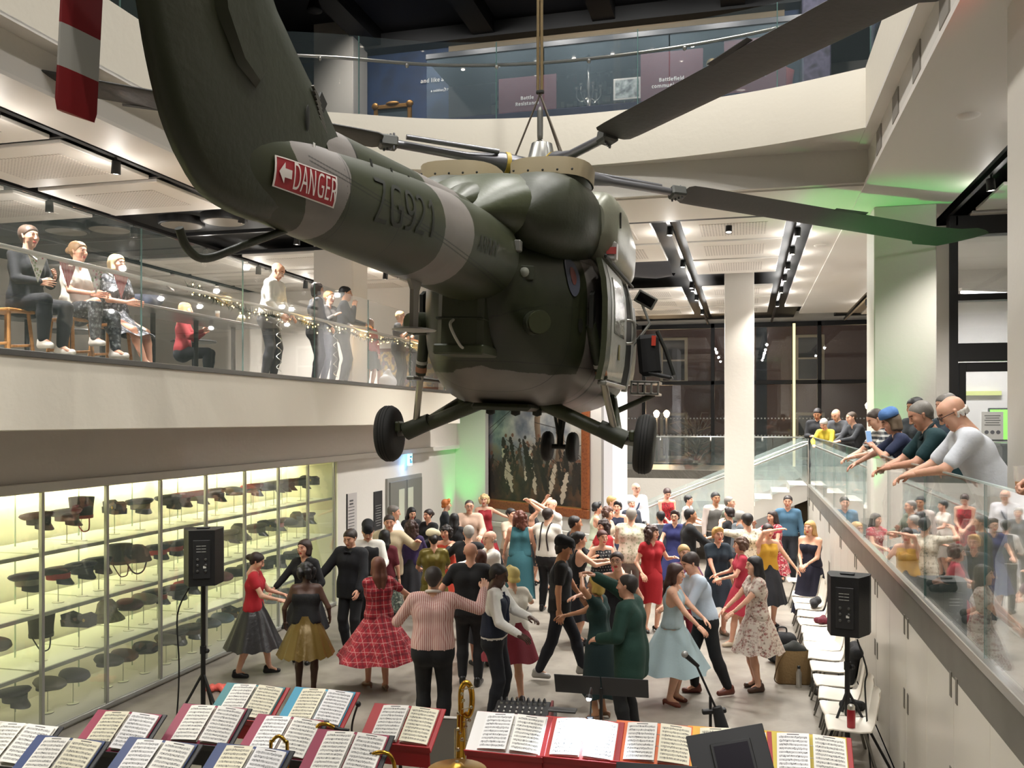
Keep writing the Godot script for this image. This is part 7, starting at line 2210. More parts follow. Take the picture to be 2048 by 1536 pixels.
		{"at": [1.74,20.59,1.86], "yaw": -30, "h": 1.6, "sex": "f", "pose": "K", "skin": "d9a78c", "hair": ["short","b9b5ae"], "wear": [["shirt","c9b43a"],["trousers","3a3a3c"]], "label": "silver haired woman in yellow leaning at the stair head", "shoe": ["flat","161616"], "group": "onlookers at the stair head", "hx": 20},
		{"at": [2.1,21.31,1.86], "yaw": -40, "h": 1.82, "sex": "m", "pose": "K", "skin": "d9a78c", "wear": [["shirt","4b4d52"],["trousers","2a2a2c"]], "label": "bald man in a charcoal shirt leaning at the stair head", "shoe": ["flat","161616"], "group": "onlookers at the stair head", "wide": 1.1, "hx": 18},
		{"at": [2.32,19.81,1.86], "yaw": -66, "h": 1.74, "sex": "m", "pose": "K", "skin": "d9a78c", "hair": ["crop","4a3c30"], "wear": [["shirt","2a2c30"],["trousers","2a2a2c"]], "label": "onlooker mostly hidden behind the broad white pillar", "shoe": ["flat","161616"], "group": "onlookers at the stair head"},
		{"at": [-7.35,7.91,3.97], "yaw": 84, "h": 1.72, "sex": "f", "pose": "SIT", "skin": "d9a78c", "hair": ["short","4a382c"], "wear": [["shirt","16171d"],["trousers","15161b"]], "label": "seated woman in black with a patterned bag behind the bunting", "group": "people in the cafe", "shoe": ["flat","ddd8cc"], "lf": [0.1,0.1,0.4], "rf": [-0.1,0.16,0.36], "lh": [0.1,0.95,0.3], "cell": 0.022},
		{"at": [-7.35,8.63,3.97], "yaw": 90, "h": 1.68, "sex": "f", "pose": "SIT", "skin": "cf9a80", "hair": ["bun","8a6a48"], "wear": [["tee","d8d3c8",[0.7]],["trousers","floral:24262a:8d9090:5d6062"]], "label": "seated woman in a pale top and mottled grey trousers", "group": "people in the cafe", "shoe": ["flat","cfcac2"], "lf": [0.08,0.12,0.5], "rf": [-0.1,0.25,0.36], "cell": 0.022},
		{"at": [-7.4,9.35,3.97], "yaw": 84, "h": 1.66, "sex": "f", "pose": "SIT", "skin": "cf9a80", "hair": ["bob","d0b98c"], "wear": [["blouse","floral:2c2e34:b9bcc0:7d8086",[0.6]],["skirt","floral:2c2e34:b9bcc0:7d8086",[0.45,0.06,6,0.04,0,0.3]]], "label": "seated blonde woman in a dark speckled dress", "group": "people in the cafe", "shoe": ["heel","2a2422"], "lf": [0.08,0.0,0.5], "rf": [-0.06,0.03,0.55], "cell": 0.022},
		{"at": [-7.0,12.3,3.97], "yaw": 94, "h": 1.8, "sex": "m", "pose": "F", "skin": "d9a78c", "wear": [["shirt","dcdcd6"],["trousers","4a4b50"]], "label": "bald man in a white shirt bending over the garlanded table", "group": "people in the cafe", "lean": [0,0.1], "lh": [0.15,0.98,0.3], "rh": [-0.2,0.95,0.3], "hx": 25, "shoe": ["flat","1a1a1a"]},
		{"at": [-6.85,13.52,3.97], "yaw": 134, "h": 1.66, "sex": "f", "pose": "B", "skin": "d9a78c", "hair": ["bob","2a1c18"], "wear": [["shirt","33373e"],["trousers","1a1b20"],["strap","101012"]], "label": "woman in a dark coat with a shoulder strap beside the cafe column", "group": "people in the cafe", "shoe": ["flat","1a1a1a"]},
		{"at": [-7.05,14.39,3.97], "yaw": 74, "h": 1.64, "sex": "f", "pose": "F", "skin": "d9a78c", "hair": ["short","a5784e"], "wear": [["shirt","5d5a58"],["trousers","33333a"]], "label": "fair haired woman holding a cup by the cafe column", "group": "people in the cafe", "shoe": ["flat","1a1a1a"], "rh": [-0.08,1.3,0.25]},
		{"at": [-6.85,14.59,3.97], "yaw": 114, "h": 1.74, "sex": "m", "pose": "F", "skin": "b98563", "hair": ["short","0f0d0d"], "wear": [["shirt","1a1b1f"],["trousers","1c1d22"]], "label": "dark haired person in black with hand raised to the mouth", "group": "people in the cafe", "shoe": ["flat","1a1a1a"], "rh": [-0.05,1.42,0.2]},
		{"at": [-7.2,16.53,3.97], "yaw": 164, "h": 1.4, "sex": "f", "pose": "S", "skin": "d9a78c", "hair": ["long","8a5a3c"], "wear": [["shirt","b5322e"],["skirt","23252b",[0.5,0.1]]], "label": "girl in a red top behind the cafe balustrade", "group": "people in the cafe", "shoe": ["flat","1a1a1a"]},
		{"at": [-7.0,17.59,3.97], "yaw": 94, "h": 1.66, "sex": "f", "pose": "F", "skin": "d9a78c", "hair": ["short","a5845c"], "wear": [["tee","15161a",[0.7]],["trousers","1c1d22"]], "label": "fair haired woman in black raising a drink at the far end of the cafe", "group": "people in the cafe", "shoe": ["flat","1a1a1a"], "rh": [-0.1,1.35,0.3]},
		{"at": [-7.0,18.65,3.97], "yaw": -56, "h": 1.76, "sex": "m", "pose": "F", "skin": "cf9a80", "hair": ["crop","4a3428"], "wear": [["tee","17181b",[0.7]],["trousers","1c1d22"]], "label": "man in glasses and black t-shirt at the far end of the cafe", "group": "people in the cafe", "glasses": 1, "shoe": ["flat","1a1a1a"]},
		{"at": [-8.6,12.46,3.97], "yaw": 114, "h": 1.66, "sex": "f", "pose": "SIT", "skin": "d9a78c", "hair": ["long","c9a878"], "wear": [["shirt","8c2a2e"],["trousers","1c1d22"]], "label": "blonde seated person in red under the long table", "group": "people in the cafe", "hip": 0.5, "shoe": ["flat","1a1a1a"], "lf": [0.1,0,0.4], "rf": [-0.1,0,0.4]},
	]

# ---------------------------------------------------------------- hat showcase
func make_showcase() -> void:
	var c := Node3D.new()
	c.name = "wall_showcase"
	add_child(c)
	tag(c, "long glass fronted wall showcase with lit shelves of military hats", "", "", "structure")
	var back := mt("e8e6d2", 0.7)
	var postm := mt("a9aaa4", 0.35, 0.6)
	obj("back_panel", bx(-8.3, -8.2, 0.0, 2.62, -2, 15.1), back, c)
	obj("head_panel", bx(-8.2, -7.2, 2.62, 2.66, -2, 15.1), mt("d9d6c4", 0.6), c)
	obj("plinth", bx(-8.2, -7.22, 0.0, 0.09, -2, 15.1, 0.004), mt("b7b5a6", 0.6), c)
	obj("end_panel", bx(-8.2, -7.2, 0.0, 2.62, 15.06, 15.12), mt("d9d9bd", 0.6), c)
	var shelf := glass("dcebd6", 0.3, 0.05)
	for y in [0.70, 1.30, 1.95]:
		for k in 12:
			obj("shelf", bx(-8.15, -7.3, y, y + 0.014, 3.02 + k, 3.98 + k), mt("d6dcc4", 0.35), c)
		obj("shelf_edge", bx(-7.31, -7.28, y - 0.02, y + 0.022, 3, 15.05, 0.003), mt("8f938a", 0.4, 0.4), c)
	for k in 13:
		obj("post", bx(-7.25, -7.205, 0.05, 2.62, 2.98 + k, 3.02 + k, 0.004), postm, c)
		if k < 12:
			obj("pane", bx(-7.222, -7.214, 0.08, 2.6, 3.025 + k, 3.975 + k), glass("cfe0cf", 0.06, 0.01), c)
			obj("inner_pane", bx(-7.96, -7.955, 0.1, 2.6, 3.4 + k, 3.42 + k), glass("a9c4a9", 0.5, 0.05), c)
	obj("sill_rail", bx(-7.25, -7.19, 0.03, 0.08, 2.9, 15.05, 0.004), postm, c)
	# light strips under the head and each shelf, each with its own light
	for y in [2.60, 1.94, 1.29, 0.69]:
		for k in 3:
			var t0 := 3.2 + 4.0 * k
			var ls := thing("light_strip", ["warm green light strip under the lowest showcase shelf", "warm green light strip under the middle showcase shelf", "warm green light strip under the upper showcase shelf", "warm green light strip under the showcase head"][[0.69, 1.29, 1.94, 2.60].find(y)], "light strip", P(-8.0, y, t0 + 1.9), 0, "showcase light strips")
			obj("tube", mk().box(V(0.02, 0.008, 3.8)), glow("fdf9c4", 2.2), ls)
			var al := AreaLight3D.new()
			al.area_size = V2(0.05, 3.8)
			al.light_color = Color("fdf7cf")
			al.light_energy = CASE_E * (1.3 if y > 2.5 else (0.7 if y > 1.5 else (0.45 if y > 1.0 else 0.2)))
			al.shadow_enabled = true
			ls.add_child(al)
			al.transform = TF(Basis(Vector3.RIGHT, -PI / 2), V(-0.1, -0.012, 0)) * TF(Basis(Vector3.UP, 0.0), Vector3.ZERO)
	make_hats()

const CASE_E := 2.3

func hat_mesh(kind: String) -> Array:
	# list of [part, MB]; origin where the hat sits on its stand, peak towards +x
	match kind:
		"peaked_cap":
			var crown := mk().lathe([V2(0.0, 0.105), V2(0.07, 0.108), V2(0.125, 0.098), V2(0.14, 0.08), V2(0.125, 0.06), V2(0.097, 0.045)], 20, TF(Basis(Vector3.BACK, 0.14).scaled(V(1.08, 1, 0.98)), V(-0.01, 0, 0)))
			var band := mk().lathe([V2(0.098, 0.055), V2(0.095, 0.0), V2(0.088, 0.0)], 20, TF(Basis().scaled(V(1.1, 1, 0.92)), Vector3.ZERO))
			var rows := []
			for i in 5:
				var r := PackedVector3Array()
				for j in 11:
					var a := -1.05 + 2.1 * j / 10.0
					var q := i / 4.0
					r.append(V(cos(a) * (0.1 + 0.055 * q * cos(a * 0.9)), 0.012 - 0.055 * q * cos(a * 0.8), sin(a) * (0.09 + 0.012 * q)))
				rows.append(r)
			return [["crown", crown], ["hat_band", band], ["peak", mk().loft(rows, false)]]
		"beret":
			return [["crown", mk().lathe([V2(0.0, 0.07), V2(0.07, 0.072), V2(0.125, 0.055), V2(0.135, 0.03), V2(0.115, 0.008), V2(0.09, 0.0)], 20, TF(Basis(Vector3.BACK, -0.18).scaled(V(1.05, 1, 0.95)), V(0.015, 0.005, 0)))], ["hat_band", mk().lathe([V2(0.092, 0.012), V2(0.094, -0.012), V2(0.088, -0.012)], 20)]]
		"forage_cap_hat":
			var poly := PackedVector2Array([V2(-0.13, 0.0), V2(0.13, 0.0), V2(0.15, 0.09), V2(0.09, 0.115), V2(0.0, 0.09), V2(-0.09, 0.12), V2(-0.15, 0.1)])
			var pb := mk().prism(poly, 0.1)
			return [["body", pb], ["fold", mk().prism(PackedVector2Array([V2(-0.135, -0.005), V2(0.135, -0.005), V2(0.14, 0.05), V2(-0.145, 0.055)]), 0.12)], ["badge", mk().ball(V(0.09, 0.06, 0.062), V(0.014, 0.016, 0.006), 8)]]
		"helmet":
			return [["dome", mk().lathe([V2(0.0, 0.16), V2(0.06, 0.15), V2(0.11, 0.11), V2(0.125, 0.05), V2(0.145, 0.0), V2(0.14, -0.01), V2(0.11, 0.02)], 20)], ["chin_strap", mk().tube(smooth_path([V(0, 0.0, 0.11), V(0.03, -0.1, 0.06), V(0.03, -0.13, 0), V(0.03, -0.1, -0.06), V(0, 0.0, -0.11)], 4), 0.008, 6)]]
		"bush_hat":
			return [["crown", mk().lathe([V2(0.0, 0.15), V2(0.05, 0.148), V2(0.085, 0.11), V2(0.1, 0.03)], 18)], ["brim", mk().lathe([V2(0.098, 0.035), V2(0.15, -0.02), V2(0.165, -0.045), V2(0.16, -0.048), V2(0.1, 0.025)], 20)]]
		"shako":
			return [["body", mk().lathe([V2(0.0, 0.2), V2(0.11, 0.19), V2(0.1, 0.1), V2(0.095, 0.0), V2(0.088, 0.0)], 20)], ["hat_band", mk().lathe([V2(0.1, 0.03), V2(0.098, 0.0), V2(0.09, 0.0)], 20)], ["chin_strap", mk().tube(smooth_path([V(0, 0.02, 0.1), V(0.04, -0.1, 0.05), V(0.04, -0.12, 0), V(0.04, -0.1, -0.05), V(0, 0.02, -0.1)], 4), 0.006, 6)]]
	return []

func make_hats() -> void:
	var cn := {"15151a": "black", "1c2233": "navy", "3a1a20": "dark maroon", "2b2f24": "dark green", "8c1f22": "red", "4a4636": "khaki brown", "5a584a": "olive khaki", "6e6a60": "grey", "3a3a3e": "charcoal", "46525c": "blue grey", "3f5a68": "slate blue", "5d5236": "camouflage", "4a2f26": "brown", "6b3440": "plum"}
	var tn := {"peaked_cap": "peaked cap", "beret": "soft beret", "forage_cap_hat": "folded side cap", "helmet": "helmet with chin strap", "bush_hat": "floppy bush hat", "shako": "tall shako with strap"}
	# shelf height, label, [position along the case, kind, cloth, band]
	var rows := [
		[1.965, "top", [[7.25, "helmet", "5d5236", "3a2a20"], [8.35, "peaked_cap", "3a1a20", "15151a"], [8.75, "peaked_cap", "2b2f24", "4a2f26"], [9.02, "shako", "15151a", "8c1f22"], [9.62, "forage_cap_hat", "3a3a3e", "15151a"], [10.1, "peaked_cap", "15151a", "5d5236"], [10.72, "peaked_cap", "3a3a3e", "15151a"], [11.02, "peaked_cap", "8c1f22", "3a1a20"], [11.4, "peaked_cap", "8c1f22", "6e6a60"], [11.85, "peaked_cap", "4a2f26", "3a1a20"], [12.3, "beret", "3a3a3e", "15151a"], [12.85, "peaked_cap", "8c1f22", "15151a"], [13.2, "beret", "3a3a3e", "15151a"], [13.5, "peaked_cap", "5a584a", "4a4636"], [13.75, "peaked_cap", "3a3a3e", "15151a"], [14.0, "peaked_cap", "15151a", "1c2233"], [14.4, "peaked_cap", "15151a", "15151a"], [14.75, "forage_cap_hat", "15151a", "15151a"]]],
		[1.315, "second", [[7.45, "peaked_cap", "15151a", "3a1a20"], [8.2, "peaked_cap", "1c2233", "6e6a60"], [8.62, "peaked_cap", "15151a", "8c1f22"], [9.0, "peaked_cap", "1c2233", "1c2233"], [9.35, "peaked_cap", "15151a", "15151a"], [9.72, "shako", "15151a", "4a2f26"], [10.02, "helmet", "4a2f26", "15151a"], [10.5, "peaked_cap", "1c2233", "8c1f22"], [10.85, "peaked_cap", "15151a", "8c1f22"], [11.15, "peaked_cap", "15151a", "15151a"], [12.1, "peaked_cap", "4a4636", "5a584a"], [12.5, "bush_hat", "5a584a", "4a4636"], [12.95, "peaked_cap", "4a4636", "5a584a"], [13.3, "forage_cap_hat", "15151a", "6e6a60"], [13.65, "peaked_cap", "4a4636", "8c1f22"], [13.95, "beret", "3a3a3e", "15151a"], [14.35, "bush_hat", "5a584a", "4a4636"], [14.7, "peaked_cap", "3a3a3e", "6e6a60"]]],
		[0.715, "third", [[7.35, "beret", "46525c", "15151a"], [7.75, "beret", "4a4636", "15151a"], [8.38, "shako", "15151a", "15151a"], [8.95, "forage_cap_hat", "15151a", "15151a"], [9.5, "bush_hat", "5d5236", "3a2a20"], [9.85, "beret", "3a1a20", "15151a"], [10.2, "beret", "6e6a60", "15151a"], [10.5, "peaked_cap", "1c2233", "8c1f22"], [10.85, "peaked_cap", "15151a", "15151a"], [11.2, "peaked_cap", "8c1f22", "15151a"], [11.95, "beret", "6b3440", "15151a"], [12.35, "beret", "15151a", "15151a"], [12.75, "peaked_cap", "2b2f24", "3a3a3e"], [13.15, "forage_cap_hat", "3a3a3e", "15151a"], [13.6, "peaked_cap", "15151a", "15151a"], [14.1, "beret", "15151a", "15151a"], [14.5, "peaked_cap", "3a3a3e", "15151a"]]],
		[0.095, "lowest", [[7.6, "beret", "4a2f26", "15151a"], [8.05, "peaked_cap", "1c2233", "3a3a3e"], [8.5, "beret", "6e6a60", "15151a"], [8.85, "beret", "3a3a3e", "15151a"], [9.5, "beret", "2b2f24", "15151a"], [9.75, "beret", "4a2f26", "15151a"], [10.15, "beret", "15151a", "15151a"], [10.6, "beret", "5a584a", "15151a"], [10.85, "peaked_cap", "3a3a3e", "4a2f26"], [11.2, "peaked_cap", "3a3a3e", "4a2f26"], [11.6, "beret", "46525c", "15151a"], [11.95, "beret", "3f5a68", "15151a"], [12.35, "forage_cap_hat", "15151a", "4a2f26"], [12.85, "bush_hat", "5d5236", "4a4636"], [13.4, "beret", "3f5a68", "15151a"], [13.9, "peaked_cap", "3a3a3e", "15151a"], [14.4, "beret", "2b2f24", "15151a"]]],
	]
	var meshes := {}
	var stand := mk()
	stand.lathe([V2(0.0, 0.008), V2(0.062, 0.006), V2(0.065, 0.0), V2(0, 0.0)], 16)
	stand.tube([V(0, 0.005, 0), V(0, 0.27, 0)], 0.0055, 6)
	stand.lathe([V2(0.0, 0.285), V2(0.04, 0.278), V2(0.05, 0.262), V2(0.03, 0.262)], 10)
	var sm := stand.mesh()
	rng.seed = 44
	for r in rows:
		for q in r[2]:
			var kind: String = q[1]
			if not meshes.has(kind):
				var l := []
				for pt in hat_mesh(kind):
					l.append([pt[0], pt[1].mesh()])
				meshes[kind] = l
			var xx := -7.56 - 0.08 * rng.randf()
			var st := obj("display_stand", sm, mt("b9bba8", 0.35, 0.5), null, TF(Basis(), P(xx, r[0], q[0])))
			tag(st, "thin metal display stand carrying a hat in the showcase", "stand", "hat display stands")
			var col: String = cn[q[2]]
			var lab := "%s %s%s on the %s showcase shelf" % [col, tn[kind], "" if q[3] == q[2] or not cn.has(q[3]) or kind == "beret" else " with %s band" % cn[q[3]], r[1]]
			var h := thing(kind, lab, "hat", P(xx, r[0] + 0.285 - (0.02 if kind != "beret" else 0.0), q[0]), rng.randf_range(-0.5, 0.1), "hats in the showcase")
			h.scale = Vector3.ONE * 1.3
			for pt in meshes[kind]:
				var mc: String = q[2] if pt[0] in ["crown", "body", "dome", "brim"] else q[3]
				if pt[0] == "peak": mc = "15151a"
				if pt[0] == "badge": mc = "a98a4a"
				if q[2] == "5d5236" and mc == q[2]:
					obj(pt[0], pt[1], cloth("floral:5d5a36:2f3a22:4a3a24"), h)
				else:
					obj(pt[0], pt[1], mt(mc, 0.8 if pt[0] != "peak" else 0.3, 0.0, 0.3, 9.0), h)

# ---------------------------------------------------------------- band
func page_mats() -> Array:
	var out := []
	for k in 4:
		var im := Image.create(128, 192, false, Image.FORMAT_RGB8)
		var paper := Color(["e9e6dd", "e2dfd8", "dcd6bf", "e6e4e2"][k])
		im.fill(paper)
		rng.seed = 60 + k
		for s in 9:
			var y := 18 + s * 19
			for l in 5:
				im.fill_rect(Rect2i(8, y + l * 2, 112, 1), paper * 0.55)
			for n in 26:
				im.fill_rect(Rect2i(rng.randi_range(12, 116), y + rng.randi_range(-2, 8), 2, 3), Color("2a2a2a"))
		im.fill_rect(Rect2i(40, 6, 48, 4), Color("44403c"))
		var m := StandardMaterial3D.new()
		m.albedo_texture = ImageTexture.create_from_image(im)
		m.roughness = 0.7
		out.append(m)
	return out

func music_stand(at: Vector3, yaw: float, desk: String, label: String, y := 1.0) -> Transform3D:
	var s := thing("music_stand", label, "music stand", at, yaw)
	var m := mt(desk, 0.5)
	var blk := mt("131314", 0.5)
	obj("pole", mk().tube([V(0, 0.1, 0), V(0, y, 0)], 0.014, 8), blk, s)
	for k in 3:
		var a := TAU * k / 3 + 0.5
		obj("leg", mk().tube([V(0, 0.28, 0), V(cos(a) * 0.28, 0.012, sin(a) * 0.28)], 0.01, 6), blk, s)
	var tilt := TF(Basis(Vector3.RIGHT, deg_to_rad(-58.0)), V(0, y + 0.02, 0))
	obj("desk", mk().box(V(0.58, 0.40, 0.012), V(0, 0.05, 0), Basis(), 0.004), m, s, tilt)
	obj("lip", mk().box(V(0.58, 0.012, 0.06), V(0, -0.15, 0.03), Basis(), 0.004), m, s, tilt)
	obj("front_apron", mk().box(V(0.56, 0.16, 0.01), V(0, y - 0.1, 0.12), Basis(Vector3.RIGHT, 0.12), 0.003), m, s)
	obj("tilt_joint", mk().tube([V(-0.03, y, -0.01), V(0.03, y, -0.01)], 0.022, 8), blk, s)
	return s.transform * tilt

func music_folder(xf: Transform3D, cover: String, label: String, pm: Array, k: int) -> void:
	var f := thing("music_folder", label, "music folder")
	f.transform = xf * TF(Basis(), V(-0.01, 0.06, 0.012))
	obj("cover", mk().box(V(0.55, 0.36, 0.005), V(-0.01, 0, 0), Basis(), 0.002), mt(cover, 0.5), f)
	for s in [-1.0, 1.0]:
		var st := mk()
		var rows := []
		for i in 7:
			var u := i / 6.0
			var r := PackedVector3Array()
			var xx: float = s * (0.012 + 0.215 * u) + 0.03
			var zz := 0.006 + 0.022 * pow(1.0 - u, 0.6) + 0.01
			r.append(V(xx, 0.155, zz)); r.append(V(xx, -0.165, zz))
			rows.append(r)
		var top := mk().loft(rows, false)
		if top.n[2].z < 0: top = mk().loft(rows, false, false, false, true)
		for i in top.v.size():
			top.uv[i] = V2(inverse_lerp(minf(s * 0.012, s * 0.227), maxf(s * 0.012, s * 0.227), top.v[i].x - 0.03), 0.0 if top.v[i].y > 0 else 1.0)
		var pg := obj("sheet_music", top, pm[(k + (1 if s > 0 else 0)) % pm.size()], f)
		obj("page_block", mk().box(V(0.215, 0.318, 0.014), V(s * 0.12 + 0.03, -0.005, 0.008), Basis(), 0.002), mt("d4d0c4", 0.8), pg)
	for y in [-0.05, 0.05]:
		var ring := []
		for i in 9:
			var a := PI * i / 8.0
			ring.append(V(0.03 + cos(a) * 0.022, y, 0.012 + sin(a) * 0.03))
		obj("binder_ring", mk().tube(ring, 0.0025, 5), steel, f)

func make_band() -> void:
	var pm := page_mats()
	var red := "9c1f22"
	# position, desk colour, folder colour, folder label
	var list := [
		[-5.03, 5.25, "1a1a1b", "d8d4cc", "white music folder on the black stand beside the showcase glass"],
		[-4.5, 5.08, "1a1a1b", "2b3d6b", "navy blue music folder beside the white folder"],
		[-4.47, 5.66, "1a1a1b", "8a1f40", "maroon music folder behind the navy folders"],
		[-3.86, 5.2, "1a1a1b", "2b3d6b", "navy blue music folder between two maroon folders"],
		[-3.93, 5.95, "1a1a1b", "8a1f40", "maroon music folder with thick stacked pages"],
		[-3.92, 6.52, red, "1f6e74", "teal music folder on a red stand"],
		[-3.31, 6.55, red, "2f8fae", "sky blue music folder on a red stand"],
		[-3.25, 5.86, "1a1a1b", "8a1f40", "maroon music folder behind the trombone slide"],
		[-2.66, 5.68, "1a1a1b", "8a1f40", "maroon music folder with cream pages beside the saxophone"],
		[-2.5, 6.32, red, red, "red music folder near the grey chair"],
		[-3.2, 5.25, "1a1a1b", "2b3d6b", "navy blue music folder in front of the trombone"],
		[-1.67, 6.34, red, "d9d6d2", "white music folder on the red stand beside the baritone saxophone"],
		[-1.14, 6.36, red, "b8342a", "red music folder under the clip lamp"],
		[-0.62, 6.4, red, "d9692a", "orange music folder on a red stand"],
		[-0.1, 6.42, red, "d9a51f", "yellow music folder behind the turned black stand"],
		[0.42, 6.44, red, "c9b23a", "open folder with yellow edge on the red stand near the speaker pole"],
	]
	var i := 0
	for q in list:
		var xf := music_stand(P(q[0], 0, q[1]), (rng.randf() - 0.5) * 0.08, q[2], "%s music stand under the %s" % ["red" if q[2] == red else "black", (q[4] as String).replace(" on a red stand", "").replace(" on the red stand", "").replace(" on the black stand", "")], 1.03)
		music_folder(xf, q[3], q[4], pm, i)
		i += 1
	# stands turned towards the dancers: backs to us
	var blk := mt("1b1b1c", 0.55)
	for q in [[-0.08, 5.9, 1.2, 0.12, "black music stand turned away with a tablet behind it"], [-0.52, 5.5, 1.08, 0.05, "low black music stand desk with its back turned"]]:
		var s := thing("music_stand", q[4], "music stand", P(q[0], 0, q[1]), q[3])
		obj("pole", mk().tube([V(0, 0.1, 0), V(0, q[2], 0)], 0.014, 8), blk, s)
		for k in 3:
			var a := TAU * k / 3
			obj("leg", mk().tube([V(0, 0.28, 0), V(cos(a) * 0.28, 0.012, sin(a) * 0.28)], 0.01, 6), blk, s)
		var tl := TF(Basis(Vector3.BACK, 0.22 if q[2] > 1.1 else 0.02) * Basis(Vector3.RIGHT, deg_to_rad(-35.0)), V(0, q[2], 0))
		obj("desk", mk().box(V(0.5, 0.38, 0.012), V(0, 0.03, 0), Basis(), 0.004), blk, s, tl)
		obj("lip", mk().box(V(0.5, 0.012, 0.05), V(0, -0.16, 0.025), Basis(), 0.004), blk, s, tl)
		if q[2] > 1.1:
			var tab := thing("tablet", "dark tablet resting on the turned black stand", "tablet", Vector3.ZERO)
			tab.transform = s.transform * tl * TF(Basis(), V(0.02, 0.0, 0.016))
			obj("case", mk().box(V(0.26, 0.28, 0.014), Vector3.ZERO, Basis(), 0.005), mt("0d0d0e", 0.5), tab)
			obj("display", mk().box(V(0.22, 0.24, 0.004), V(0, 0, 0.008)), mt("232026", 0.2), tab)
			var bg := obj("tag", mk().box(V(0.03, 0.02, 0.004), V(-0.04, -0.12, 0.012)), mt("cfcac2", 0.6), tab)
	var e := thing("music_stand", "empty black music stand among the dancers", "music stand", P(-1.2, 0, 7.7), 0.03)
	obj("pole", mk().tube([V(0, 0.1, 0), V(0, 1.08, 0)], 0.014, 8), blk, e)
	for k in 3:
		var a := TAU * k / 3
		obj("leg", mk().tube([V(0, 0.28, 0), V(cos(a) * 0.28, 0.012, sin(a) * 0.28)], 0.01, 6), blk, e)
	for s in [-1.0, 1.0]:
		obj("desk_half", mk().box(V(0.4, 0.2, 0.01), V(s * 0.205, 1.1, 0), Basis(Vector3.RIGHT, 0.45), 0.004), mt("2d2d2e", 0.5), e)
	obj("shelf_tray", mk().box(V(0.24, 0.02, 0.1), V(-0.32, 0.9, 0.1), Basis(), 0.004), mt("3a3a3a", 0.4), e)
	# clip lamp on the red folder
	var lamp := thing("clip_lamp", "small white clip lamp shining on the red folder", "lamp", P(-1.12, 1.16, 6.66))
	obj("neck", mk().tube(smooth_path([V(0, 0, 0), V(0.0, 0.16, -0.05), V(0.01, 0.24, 0.03), V(0.01, 0.2, 0.12)], 5), 0.006, 6), blk, lamp)
	obj("head", mk().lathe([V2(0.0, 0.03), V2(0.02, 0.025), V2(0.03, 0.0), V2(0.025, 0.0)], 12, TF(Basis(Vector3.RIGHT, -0.3), V(0.01, 0.19, 0.12))), mt("2a2a2a", 0.4), lamp)
	obj("bulb", mk().ball(V(0.01, 0.185, 0.122), V(0.02, 0.016, 0.02), 10), glow("e8f2ff", 14.0), lamp)
	obj("clip", mk().box(V(0.05, 0.03, 0.04), V(0, 0.0, 0), Basis(), 0.006), blk, lamp)
	var sl := SpotLight3D.new()
	sl.light_color = Color("dcebff")
	sl.light_energy = 1.6
	sl.spot_angle = 62
	sl.light_size = 0.02
	sl.shadow_enabled = true
	lamp.add_child(sl)
	sl.transform = look(V(0.01, 0.16, 0.13), V(0.0, -0.1, 0.2))
	make_instruments()

